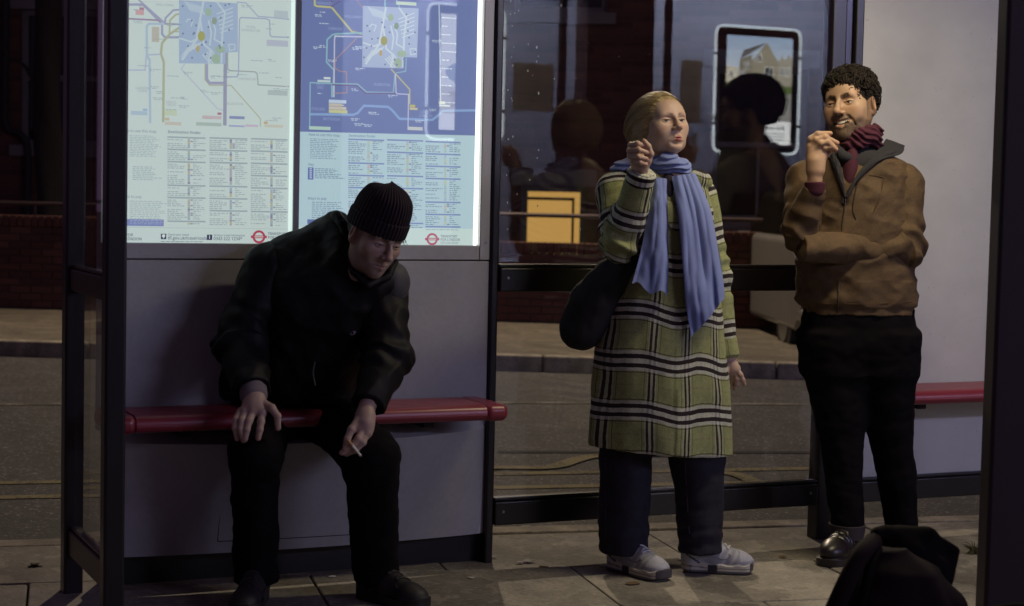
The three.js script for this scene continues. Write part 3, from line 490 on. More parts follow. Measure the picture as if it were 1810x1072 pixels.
{ // bare street tree behind the wall
  const w = -1.2, [u] = farHit(85, 300, w);
  const t = farThing('street_tree', 'bare dark tree trunk rising behind the low brick wall', 'tree', u, -0.01, w);
  const bark = std([0.022, 0.016, 0.014], 0.95, 0, { bumpMap: again(grainMap, 2), bumpScale: 0.02 });
  const limb = (pts, r0, r1) => { const c = new THREE.CatmullRomCurve3(pts.map((p) => V(...p))), n = 16, m = 9, pos = [], idx = []; const fr = c.computeFrenetFrames(n); for (let i = 0; i <= n; i++) { const p = c.getPoint(i / n), r = lerp(r0, r1, i / n); for (let j = 0; j < m; j++) { const a = j / m * 6.283, q = r * (1 + 0.12 * Math.sin(a * 3 + i)); pos.push(p.x + q * (fr.normals[i].x * Math.cos(a) + fr.binormals[i].x * Math.sin(a)), p.y + q * (fr.normals[i].y * Math.cos(a) + fr.binormals[i].y * Math.sin(a)), p.z + q * (fr.normals[i].z * Math.cos(a) + fr.binormals[i].z * Math.sin(a))); } } for (let i = 0; i < n; i++) for (let j = 0; j < m; j++) { const a = i * m + j, b = i * m + (j + 1) % m; idx.push(a, b, a + m, b, b + m, a + m); } const g = new THREE.BufferGeometry(); g.setAttribute('position', new THREE.Float32BufferAttribute(pos, 3)); g.setIndex(idx); g.computeVertexNormals(); return uvBox(g); };
  part('trunk', limb([[0, -0.05, 0], [0.02, 1.2, 0], [-0.02, 2.6, 0.02], [0.03, 4.2, 0]], 0.17, 0.13), bark, t);
  part('limb', limb([[0, 2.2, 0], [-0.18, 2.42, 0.04], [-0.27, 2.55, 0.05], [-0.4, 2.62, 0.1], [-0.6, 2.9, 0.1]], 0.03, 0.008), bark, t);
  part('limb', limb([[0.03, 4.0, 0], [0.5, 4.9, 0.1], [0.9, 6.2, 0]], 0.1, 0.03), bark, t); part('limb', limb([[0.03, 4.1, 0], [-0.5, 5.1, 0.1], [-1.2, 6.3, 0.2]], 0.1, 0.03), bark, t);
  const tw = []; for (let i = 0; i < 60; i++) { const a = rr(0, 6.28), y = rr(4.6, 6.2), x = rr(-1.1, 0.9); tw.push(limb([[x, y, 0.05], [x + Math.cos(a) * 0.4, y + rr(0.1, 0.5), Math.sin(a) * 0.4], [x + Math.cos(a) * 0.9, y + rr(0.3, 1), Math.sin(a) * 0.9]], 0.012, 0.004)); }
  const c = part('crown', mergeGeometries(tw), bark, t); c.userData.kind = 'stuff';
}
{ // street lamp across the road, to the right behind the white panel; its light comes through the glass
  const lp = V(6.9, 0, -12.5), t = thing('street_lamp', 'tall grey street lamp across the road behind the white panel', 'street lamp', lp.toArray(), 0);
  const m = std([0.08, 0.08, 0.085], 0.5, 0.4);
  const g = new THREE.CylinderGeometry(0.06, 0.10, 8.2, 14); g.translate(0, 4.1 - 0.12, 0); part('column', g, m, t);
  part('arm', tube([[0, 7.9, 0], [0, 8.3, 0.1], [-0.1, 8.45, 0.6], [-0.2, 8.5, 1.2]], 0.04, 20, 8), m, t);
  const head = part('lantern', box(-0.36, -0.06, 8.46, 8.58, 1.0, 1.75, 0.04), m, t);
  part('lamp_glass', box(-0.31, -0.11, 8.435, 8.459, 1.1, 1.65), std([0.8, 0.7, 0.5], 0.5, 0, { emissive: LAMP.street.color, emissiveIntensity: 8 }), head);
  const l = new THREE.SpotLight(LAMP.street.color, LAMP.street.intensity, 0, 1.25, 0.5, 2); l.position.set(lp.x - 0.21, 8.40, lp.z + 1.38); l.target.position.set(3.4, 0, -2.5); l.castShadow = true; l.shadow.radius = 4; scene.add(l, l.target);
}
{ // parked white car, end on, mostly behind the man in brown
  const a = onGround(1412, 640, -0.12), cw = 1.74, c = thing('parked_car', 'parked white saloon car across the road behind the man in the brown jacket', 'car', [0, 0, 0]);
  const dir = flatRight; c.position.copy(a).addScaledVector(dir, cw / 2).setY(-0.12); c.rotation.y = -YAW + 0.06;
  const paint = std([0.19, 0.18, 0.17], 0.4, 0, { clearcoat: 0.8, clearcoatRoughness: 0.1 }), dark = std([0.015, 0.015, 0.017], 0.5), gl = std([0.006, 0.006, 0.007], 0.9, 0, { specularIntensity: 0 });
  const prof = (pts, w, bev) => { const s = new THREE.Shape(pts.map((p) => new THREE.Vector2(...p))); const g = new THREE.ExtrudeGeometry(s, { depth: w - 2 * bev, bevelEnabled: true, bevelThickness: bev, bevelSize: bev, bevelSegments: 4, curveSegments: 8 }); g.translate(0, 0, -w / 2 + bev); g.rotateY(Math.PI / 2); return g; }; // profile (length, height)
  // local: +z towards the shelter (tail of the car), x across
  part('body', prof([[0.06, 0.50], [0.02, 0.62], [0.08, 0.92], [0.35, 1.0], [3.2, 1.0], [4.1, 0.85], [4.2, 0.45], [4.0, 0.3], [0.3, 0.3]], cw, 0.06), paint, c);
  part('greenhouse', prof([[0.62, 0.9], [1.15, 1.36], [2.4, 1.40], [3.15, 0.92]], cw - 0.24, 0.07), std([0.006, 0.006, 0.007], 0.9, 0, { specularIntensity: 0 }), c);
  part('rear_window', (() => { const g = new THREE.PlaneGeometry(1.15, 0.52); g.rotateX(-0.86); g.translate(0, 1.16, -0.80); return g; })(), gl, c);
  part('bumper', new RoundedBoxGeometry(cw, 0.14, 0.3, 3, 0.05).translate(0, 0.40, 0.02 - 0.12), paint, c);
  part('bumper_strip', new RoundedBoxGeometry(cw - 0.04, 0.09, 0.2, 2, 0.03).translate(0, 0.515, -0.07), dark, c);
  part('number_plate', new RoundedBoxGeometry(0.5, 0.11, 0.02, 1, 0.005).translate(0, 0.68, 0.07), std([0.5, 0.42, 0.1], 0.5), c);
  for (const s of [-1, 1]) part('tail_light', new RoundedBoxGeometry(0.26, 0.14, 0.08, 2, 0.03).translate(s * 0.7, 0.74, 0.03), std([0.2, 0.01, 0.01], 0.2), c);
  for (const s of [-1, 1]) for (const z of [-0.78, -3.3]) { const w = new THREE.CylinderGeometry(0.31, 0.31, 0.2, 24); w.rotateZ(Math.PI / 2); w.translate(s * (cw / 2 - 0.12), 0.31, z); const ww = part('wheel', w, dark, c); const r = new THREE.CylinderGeometry(0.2, 0.2, 0.01, 18); r.rotateZ(Math.PI / 2); r.translate(s * (cw / 2 - 0.014), 0.31, z); part('rim', r, M.steel, ww); }
}
// ---------------------------------------------------------------- shop behind the camera: lit window with two picture screens, mirrored in the shelter's glass
{
  const Z = 9.6, sh = thing('shop_front', 'shop front with blue lit window display facing the shelter from behind the footway', 'shop', [0, 0, 0]);
  const dark = std([0.02, 0.013, 0.013], 0.7), br = std([0.05, 0.022, 0.02], 0.9), blue = std([0.42, 0.44, 0.54], 0.8);
  part('stall_riser', box(5.2, 11.6, -0.05, 0.62, Z, Z + 0.25), br, sh); part('fascia', box(5.2, 11.6, 3.35, 4.1, Z, Z + 0.25), dark, sh);
  part('lit_sign_fascia', box(5.4, 11.4, 3.5, 3.95, Z - 0.08, Z - 0.002), std([0.5, 0.5, 0.55], 0.5, 0, { emissive: LAMP.fascia.color, emissiveIntensity: 3 }), sh);
  { const l = new THREE.RectAreaLight(LAMP.fascia.color, LAMP.fascia.intensity, 6.0, 0.45); l.position.set(8.4, 3.72, Z - 0.09); l.lookAt(8.4, 3.72 - 1.5, 0); scene.add(l); } part('upper_wall', box(3, 14, 4.11, 8, Z, Z + 0.3), br, sh);
  part('pier', box(7.72, 8.44, 0.62, 3.35, Z, Z + 0.25), br, sh); part('pier', box(3.0, 5.2, -0.05, 4.1, Z, Z + 0.25), br, sh); part('pier', box(11.6, 14, -0.05, 4.1, Z, Z + 0.25), br, sh);
  part('display_back', box(5.2, 11.6, 0.3, 3.78, Z + 1.2, Z + 1.25), blue, sh); part('display_floor', box(5.2, 11.6, 0.55, 0.62, Z + 0.26, Z + 1.19), blue, sh); part('display_ceiling', box(5.2, 11.6, 3.72, 3.78, Z + 0.26, Z + 1.19), blue, sh);
  part('display_side', box(5.15, 5.2, 0.62, 3.72, Z + 0.26, Z + 1.19), blue, sh); part('display_side', box(11.6, 11.65, 0.62, 3.72, Z + 0.26, Z + 1.19), blue, sh);
  for (const [a, b] of [[5.3, 7.6], [8.55, 11.5]]) {
    const f = part('strip_lamp', box(a, b, 3.66, 3.71, Z + 0.40, Z + 0.52), std([0.7, 0.7, 0.7], 0.5, 0, { emissive: LAMP.shop.color, emissiveIntensity: 4 }), sh);
    const l = new THREE.RectAreaLight(LAMP.shop.color, LAMP.shop.intensity, b - a, 0.3); l.position.set((a + b) / 2, 3.65, Z + 0.46); l.lookAt((a + b) / 2, 0, Z + 0.9); scene.add(l);
  }
  for (const x of [5.25, 7.48, 8.62]) part('mullion', box(x - 0.03, x + 0.03, 0.62, 3.35, Z + 0.02, Z + 0.08), dark, sh);
  const paper = std([0.75, 0.68, 0.55], 1, 0, { transmission: 0.6, thickness: 0 });
  for (const [a, b, c, d] of [[8.80, 9.04, 2.0, 2.62], [8.95, 9.0, 1.6, 1.9], [7.0, 7.42, 2.05, 2.5]]) part('paper_notice', box(a, b, c, d, Z + 0.1, Z + 0.103), paper, sh);
  // pictures: a stone house under a pale sky; a bright sitting room
  const housePic = canvasTex(512, 896, (g, W, H) => {
    const gr = g.createLinearGradient(0, 0, 0, H * 0.5); gr.addColorStop(0, '#9fb4cf'); gr.addColorStop(1, '#d9dfe2'); g.fillStyle = gr; g.fillRect(0, 0, W, H);
    const P = (c, ...p) => { g.fillStyle = c; g.beginPath(); p.forEach(([x, y], i) => (i ? g.lineTo(x * W, y * H) : g.moveTo(x * W, y * H))); g.fill(); };
    // the photograph shows this picture mirrored; drawn here as it hangs
    P('#96907a', [0.40, 0.05], [0.62, 0.23], [0.62, 0.5], [0.16, 0.48], [0.16, 0.28]); P('#5f5c5a', [0.40, 0.05], [0.62, 0.15], [0.80, 0.22], [0.74, 0.13]); P('#7d7866', [0.62, 0.17], [0.80, 0.22], [0.82, 0.45], [0.62, 0.47]);
    P('#a39d8c', [0.0, 0.20], [0.05, 0.15], [0.12, 0.21], [0.17, 0.16], [0.22, 0.24], [0.22, 0.46], [0, 0.46]); P('#cfc6b0', [0.82, 0.3], [1, 0.28], [1, 0.46], [0.82, 0.46]);
    for (const [x, y, w, h] of [[0.30, 0.28, 0.11, 0.13], [0.48, 0.16, 0.07, 0.07], [0.67, 0.24, 0.05, 0.07], [0.73, 0.33, 0.05, 0.06], [0.04, 0.28, 0.05, 0.07], [0.13, 0.28, 0.05, 0.07], [0.9, 0.33, 0.05, 0.06]]) { g.fillStyle = '#eceae2'; g.fillRect(x * W - 5, y * H - 5, w * W + 10, h * H + 10); g.fillStyle = '#30363c'; g.fillRect(x * W, y * H, w * W, h * H); g.fillStyle = '#eceae2'; g.fillRect((x + w / 2) * W - 3, y * H, 6, h * H); }
    P('#5d6f3e', [0, 0.45], [1, 0.44], [1, 0.5], [0, 0.53]); P('#8f8d88', [0, 0.52], [1, 0.49], [1, 0.78], [0, 0.78]); P('#f1f2f0', [0, 0.78], [1, 0.78], [1, 1], [0, 1]);
    g.fillStyle = '#4c5560'; g.font = 'bold 44px sans-serif'; g.fillText('For rental', 46, 0.86 * H); g.fillStyle = '#9aa2aa'; for (let i = 0; i < 3; i++) g.fillRect(46, (0.89 + i * 0.03) * H, 300 - i * 60, 8);
  });
  const roomPic = canvasTex(512, 896, (g, W, H) => {
    g.fillStyle = '#e3e6e3'; g.fillRect(0, 0, W, H); g.fillStyle = '#cfd4d4'; for (let i = 0; i < 9; i++) g.fillRect(40 + i * 52, 0, 7, H * 0.5);
    g.fillStyle = '#5e6a7c'; g.fillRect(150, 250, 170, 95); g.fillStyle = '#8f9aa8'; g.beginPath(); g.ellipse(250, 450, 210, 90, 0, 0, 7); g.fill(); g.fillStyle = '#77828f'; g.beginPath(); g.ellipse(250, 500, 130, 120, 0, 0, 7); g.fill(); g.fillStyle = '#c9c7bd'; g.fillRect(0, 560, W, 220); g.fillStyle = '#a99e8d'; g.fillRect(90, 600, 340, 34); g.fillRect(120, 630, 16, 90); g.fillRect(380, 630, 16, 90); g.fillStyle = '#f2f3f0'; g.fillRect(0, 770, W, 130); g.fillStyle = '#5a6878'; g.fillRect(30, 790, 60, 80);
  });
  const screen = (x0, x1, y0, y1, tex, label, k) => {
    const s = thing('display_screen', label, 'screen', [(x0 + x1) / 2, y0, Z + 0.2]), w = x1 - x0, h = y1 - y0, r = 0.08;
    const rrect = (w, h, r) => { const q = new THREE.Shape(); q.moveTo(-w / 2 + r, 0); q.lineTo(w / 2 - r, 0); q.quadraticCurveTo(w / 2, 0, w / 2, r); q.lineTo(w / 2, h - r); q.quadraticCurveTo(w / 2, h, w / 2 - r, h); q.lineTo(-w / 2 + r, h); q.quadraticCurveTo(-w / 2, h, -w / 2, h - r); q.lineTo(-w / 2, r); q.quadraticCurveTo(-w / 2, 0, -w / 2 + r, 0); return q; };
    const g = new THREE.ExtrudeGeometry(rrect(w, h, r), { depth: 0.04, bevelEnabled: false }); part('bezel', g, dark, s);
    const pw = w - 0.2, ph = h - 0.16, pg = new THREE.PlaneGeometry(pw, ph); pg.rotateY(Math.PI); pg.translate(0.02, h / 2, -0.003);
    part('screen', pg, std([0.02, 0.02, 0.02], 0.3, 0, { emissive: lin(1, 1, 1), emissiveMap: tex, emissiveIntensity: k }), s);
    const pts = rrect(w + 0.02, h + 0.02, r + 0.01).getSpacedPoints(60).map((p) => V(p.x, p.y - 0.01, -0.005)); const cl = new THREE.CatmullRomCurve3(pts, true);
    part('edge_light_tube', new THREE.TubeGeometry(cl, 120, 0.014, 6, true), std([0.6, 0.6, 0.6], 0.4, 0, { emissive: lin(0.85, 0.95, 1), emissiveIntensity: k * 0.75 }), s);
    for (const [cx, cy] of [[-w / 2, h * 0.22], [w / 2, h * 0.22], [-w / 2, h * 0.78], [w / 2, h * 0.78]]) part('clip', new RoundedBoxGeometry(0.06, 0.03, 0.03, 1, 0.006).translate(cx, cy, -0.012), M.steel, s);
  };
  screen(9.26, 10.24, 1.74, 2.98, housePic, 'lit portrait screen with a stone house picture in the shop window', 6.5);
  screen(6.17, 6.93, 1.77, 3.0, roomPic, 'lit portrait screen with a sitting room picture in the shop window', 5.0);
}
tick('far');
// ---------------------------------------------------------------- smooth bodies: distance fields meshed with surface nets
const smin = (a, b, k) => { const h = Math.max(k - Math.abs(a - b), 0) / k; return Math.min(a, b) - h * h * k * 0.25; };
const smax = (a, b, k) => -smin(-a, -b, k);
const A3 = (p) => (p.isVector3 ? [p.x, p.y, p.z] : p);
function cap(a, b, ra, rb = ra) { // tapered capsule
  const [ax, ay, az] = A3(a), [bx, by, bz] = A3(b), dx = bx - ax, dy = by - ay, dz = bz - az, L2 = dx * dx + dy * dy + dz * dz || 1e-9;
  return (x, y, z) => { const px = x - ax, py = y - ay, pz = z - az; let t = (px * dx + py * dy + pz * dz) / L2; t = t < 0 ? 0 : t > 1 ? 1 : t; const qx = px - dx * t, qy = py - dy * t, qz = pz - dz * t; return Math.sqrt(qx * qx + qy * qy + qz * qz) - (ra + (rb - ra) * t); };
}
function ell(c, r, rot) { // ellipsoid, optional Euler turn
  const [cx, cy, cz] = A3(c), [rx, ry, rz] = r; let m = null;
  if (rot) m = new THREE.Matrix4().makeRotationFromEuler(new THREE.Euler(...rot)).transpose().elements;
  return (x, y, z) => { let px = x - cx, py = y - cy, pz = z - cz; if (m) { const X = m[0] * px + m[4] * py + m[8] * pz, Y = m[1] * px + m[5] * py + m[9] * pz, Z = m[2] * px + m[6] * py + m[10] * pz; px = X; py = Y; pz = Z; }
    const k0 = Math.hypot(px / rx, py / ry, pz / rz), k1 = Math.hypot(px / (rx * rx), py / (ry * ry), pz / (rz * rz)); return k1 < 1e-9 ? -Math.min(rx, ry, rz) : k0 * (k0 - 1) / k1; };
}
function rbox(c, h, r, rot) {
  const [cx, cy, cz] = A3(c); let m = null; if (rot) m = new THREE.Matrix4().makeRotationFromEuler(new THREE.Euler(...rot)).transpose().elements;
  return (x, y, z) => { let px = x - cx, py = y - cy, pz = z - cz; if (m) { const X = m[0] * px + m[4] * py + m[8] * pz, Y = m[1] * px + m[5] * py + m[9] * pz, Z = m[2] * px + m[6] * py + m[10] * pz; px = X; py = Y; pz = Z; }
    const qx = Math.abs(px) - h[0] + r, qy = Math.abs(py) - h[1] + r, qz = Math.abs(pz) - h[2] + r; return Math.hypot(Math.max(qx, 0), Math.max(qy, 0), Math.max(qz, 0)) + Math.min(Math.max(qx, qy, qz), 0) - r; };
}
function chain(pts, rs) { const f = []; for (let i = 0; i + 1 < pts.length; i++) f.push(cap(pts[i], pts[i + 1], rs[i], rs[i + 1])); return (x, y, z) => { let d = 1e9; for (const g of f) d = Math.min(d, g(x, y, z)); return d; }; }
// stack of ellipses: sections {y, cx, cz, a, b}, top to bottom or bottom to top; mod(theta, y) scales the radius
function loft(sec, mod, pw = 2) {
  const s = sec.slice().sort((p, q) => p.y - q.y), n = s.length;
  return (x, y, z) => {
    const yc = clamp(y, s[0].y, s[n - 1].y); let i = 0; while (i < n - 2 && yc > s[i + 1].y) i++;
    const p = s[i], q = s[i + 1], t0 = (yc - p.y) / (q.y - p.y || 1), t = t0 * t0 * (3 - 2 * t0) * 0.5 + t0 * 0.5, cx = lerp(p.cx, q.cx, t), cz = lerp(p.cz, q.cz, t), a = lerp(p.a, q.a, t), b = lerp(p.b, q.b, t), ux = (x - cx) / a, uz = (z - cz) / b;
    let k = pw === 2 ? Math.sqrt(ux * ux + uz * uz) : Math.pow(Math.pow(Math.abs(ux), pw) + Math.pow(Math.abs(uz), pw), 1 / pw);
    if (mod) k /= 1 + mod(Math.atan2(ux, uz), y);
    let d = (k - 1) * Math.min(a, b) * 0.9; const e = Math.max(y - s[n - 1].y, s[0].y - y);
    return e > 0 ? (d > 0 ? Math.hypot(d, e) : Math.max(d, e)) : Math.max(d, e);
  };
}
class Field {
  constructor() { this.f = []; }
  add(f, k = 0.01) { this.f.push([f, k, 1]); return this; }
  sub(f, k = 0.006) { this.f.push([f, k, -1]); return this; }
  fn() { const L = this.f; return (x, y, z) => { let d = 1e3; for (let i = 0; i < L.length; i++) { const o = L[i], v = o[0](x, y, z); d = o[2] > 0 ? smin(d, v, o[1]) : smax(d, -v, o[1]); } return d; }; }
}
function net(F, lo, hi, h, keep) {
  const nx = Math.ceil((hi[0] - lo[0]) / h) + 1, ny = Math.ceil((hi[1] - lo[1]) / h) + 1, nz = Math.ceil((hi[2] - lo[2]) / h) + 1, N = nx * ny * nz, val = new Float32Array(N).fill(NaN), B = 6, id = (i, j, k) => (k * ny + j) * nx + i;
  const half = B * h * 0.5, reach = half * 1.7321 * 1.35 + 0.012;
  const sgn = [];
  for (let bk = 0; bk < nz; bk += B) for (let bj = 0; bj < ny; bj += B) for (let bi = 0; bi < nx; bi += B) {
    const d = F(lo[0] + bi * h + half, lo[1] + bj * h + half, lo[2] + bk * h + half);
    if (Math.abs(d) > reach) { sgn.push([bi, bj, bk, d]); continue; }
    for (let k = bk; k <= bk + B && k < nz; k++) for (let j = bj; j <= bj + B && j < ny; j++) for (let i = bi; i <= bi + B && i < nx; i++) { const q = id(i, j, k); if (val[q] !== val[q]) val[q] = F(lo[0] + i * h, lo[1] + j * h, lo[2] + k * h); }
  }
  for (const [bi, bj, bk, d] of sgn) for (let k = bk; k <= bk + B && k < nz; k++) for (let j = bj; j <= bj + B && j < ny; j++) for (let i = bi; i <= bi + B && i < nx; i++) { const q = id(i, j, k); if (val[q] !== val[q]) val[q] = d; }
  const vert = new Int32Array(N).fill(-1), pos = [], idx = [];
  for (let k = 0; k < nz - 1; k++) for (let j = 0; j < ny - 1; j++) for (let i = 0; i < nx - 1; i++) {
    const q = id(i, j, k), c = [val[q], val[q + 1], val[q + nx], val[q + nx + 1], val[q + nx * ny], val[q + nx * ny + 1], val[q + nx * ny + nx], val[q + nx * ny + nx + 1]];
    let m = 0; for (let t = 0; t < 8; t++) if (c[t] < 0) m |= 1 << t;
    if (m === 0 || m === 255) continue;
    let sx = 0, sy = 0, sz = 0, n = 0;
    for (let e = 0; e < 12; e++) { const ax = e >> 2, r = e & 3, a = ax === 0 ? r << 1 : ax === 1 ? (r & 1) | ((r & 2) << 1) : r, b = a | (1 << ax); if ((c[a] < 0) === (c[b] < 0)) continue; const t = c[a] / (c[a] - c[b]); sx += (a & 1) + (ax === 0 ? t : 0); sy += ((a >> 1) & 1) + (ax === 1 ? t : 0); sz += ((a >> 2) & 1) + (ax === 2 ? t : 0); n++; }
    vert[q] = pos.length / 3; pos.push(lo[0] + (i + sx / n) * h, lo[1] + (j + sy / n) * h, lo[2] + (k + sz / n) * h);
  }
  const quad = (a, b, c, d, f) => { if (a < 0 || b < 0 || c < 0 || d < 0) return; f ? idx.push(a, b, c, a, c, d) : idx.push(a, c, b, a, d, c); };
  for (let k = 1; k < nz - 1; k++) for (let j = 1; j < ny - 1; j++) for (let i = 1; i < nx - 1; i++) {
    const q = id(i, j, k), s = val[q] < 0, X = 1, Y = nx, Z = nx * ny;
    if (s !== val[q + X] < 0) quad(vert[q - Y - Z], vert[q - Z], vert[q], vert[q - Y], s);
    if (s !== val[q + Y] < 0) quad(vert[q - X - Z], vert[q - X], vert[q], vert[q - Z], s);
    if (s !== val[q + Z] < 0) quad(vert[q - X - Y], vert[q - Y], vert[q], vert[q - X], s);
  }
  const P = new Float32Array(pos), Nn = new Float32Array(pos.length), e = h * 0.6;
  for (let i = 0; i < P.length; i += 3) {
    let x = P[i], y = P[i + 1], z = P[i + 2];
    for (let it = 0; it < 2; it++) {
      let gx = F(x + e, y, z) - F(x - e, y, z), gy = F(x, y + e, z) - F(x, y - e, z), gz = F(x, y, z + e) - F(x, y, z - e); const l = Math.hypot(gx, gy, gz) || 1; gx /= l; gy /= l; gz /= l;
      if (it === 0) { const d = clamp(F(x, y, z), -h * 0.5, h * 0.5); x -= gx * d; y -= gy * d; z -= gz * d; P[i] = x; P[i + 1] = y; P[i + 2] = z; } else { Nn[i] = gx; Nn[i + 1] = gy; Nn[i + 2] = gz; }
    }
  }
  const g = new THREE.BufferGeometry(); g.setAttribute('position', new THREE.BufferAttribute(P, 3)); g.setAttribute('normal', new THREE.BufferAttribute(Nn, 3)); g.setIndex(idx); return g;
}
function paint(g, fn) { const p = g.attributes.position, c = new Float32Array(p.count * 3); for (let i = 0; i < p.count; i++) { const k = fn(p.getX(i), p.getY(i), p.getZ(i)); c[i * 3] = k[0]; c[i * 3 + 1] = k[1]; c[i * 3 + 2] = k[2]; } g.setAttribute('color', new THREE.BufferAttribute(c, 3)); return g; }
const mix3 = (a, b, t) => [lerp(a[0], b[0], t), lerp(a[1], b[1], t), lerp(a[2], b[2], t)];
// give a mesh cloth uv (metres); fn(x,y,z) -> [u, v, periodU]; seams are closed triangle by triangle
function clothUV(g, fn) {
  g = g.toNonIndexed(); const p = g.attributes.position, uv = new Float32Array(p.count * 2);
  for (let i = 0; i < p.count; i += 3) { const q = [0, 1, 2].map((k) => fn(p.getX(i + k), p.getY(i + k), p.getZ(i + k))); for (let k = 1; k < 3; k++) { const per = q[0][2]; if (per) { while (q[k][0] - q[0][0] > per / 2) q[k][0] -= per; while (q[0][0] - q[k][0] > per / 2) q[k][0] += per; } } for (let k = 0; k < 3; k++) { uv[(i + k) * 2] = q[k][0]; uv[(i + k) * 2 + 1] = q[k][1]; } }
  g.setAttribute('uv', new THREE.BufferAttribute(uv, 2)); return g;
}
function limbUV(pts, R) { // u round the limb, v along it
  const P = pts.map((p) => V(...A3(p))), seg = []; let s = 0, ref = V(0, 0, 1);
  for (let i = 0; i + 1 < P.length; i++) { const d = P[i + 1].clone().sub(P[i]), L = d.length(); d.divideScalar(L); const n = ref.clone().addScaledVector(d, -ref.dot(d)).normalize(), b = d.clone().cross(n); seg.push({ a: P[i], d, L, s, n, b }); s += L; ref = n; }
  return (x, y, z) => { let best = null, bd = 1e9, bt = 0; for (const g of seg) { const q = V(x, y, z).sub(g.a), t = clamp(q.dot(g.d), 0, g.L), dd = q.clone().addScaledVector(g.d, -t).lengthSq(); if (dd < bd) { bd = dd; best = g; bt = q.dot(g.d); } } const q = V(x, y, z).sub(best.a); return [Math.atan2(q.dot(best.b), q.dot(best.n)) * R, best.s + bt, 2 * Math.PI * R]; };
}
// frame of a person: x to the picture's right, y up, z towards the camera; J() places a joint by the photograph, dz in front of the person's own plane
function frameOf(px, py) {
  const B = onGround(px, py), T = V(-Math.sin(YAW), 0, Math.cos(YAW));
  const J = (x, y, dz = 0) => { const d = pixRay(x, y), t = (dz + B.clone().sub(camera.position).dot(T)) / d.dot(T), p = camera.position.clone().addScaledVector(d, t).sub(B); return [p.dot(flatRight), p.y, dz]; };
  const G = (x, y, h = 0) => { const p = onGround(x, y, h).sub(B); return [p.dot(flatRight), h, p.dot(T)]; };
  const S = (y, l, r, b, cz = 0) => { const a = J(l, y, cz), c = J(r, y, cz); return { y: (a[1] + c[1]) / 2, cx: (a[0] + c[0]) / 2, a: (c[0] - a[0]) / 2, b, cz }; };
  return { B, J, G, S };
}
const wrinkle = (x, y, z, f = 26, st = 0.45) => { const n = N3(x * f, y * f * st, z * f) + 0.5 * N3(x * f * 2.1 + 7, y * f * 2.1 * st, z * f * 2.1); return n; };
const ridge = (x, y, z, f) => 1 - Math.abs(N3(x * f, y * f, z * f)) * 2;
const wrapField = (F, amp) => (x, y, z) => { const d = F(x, y, z); return Math.abs(d) > 0.05 ? d : d - amp(x, y, z); };
tick('sdf');
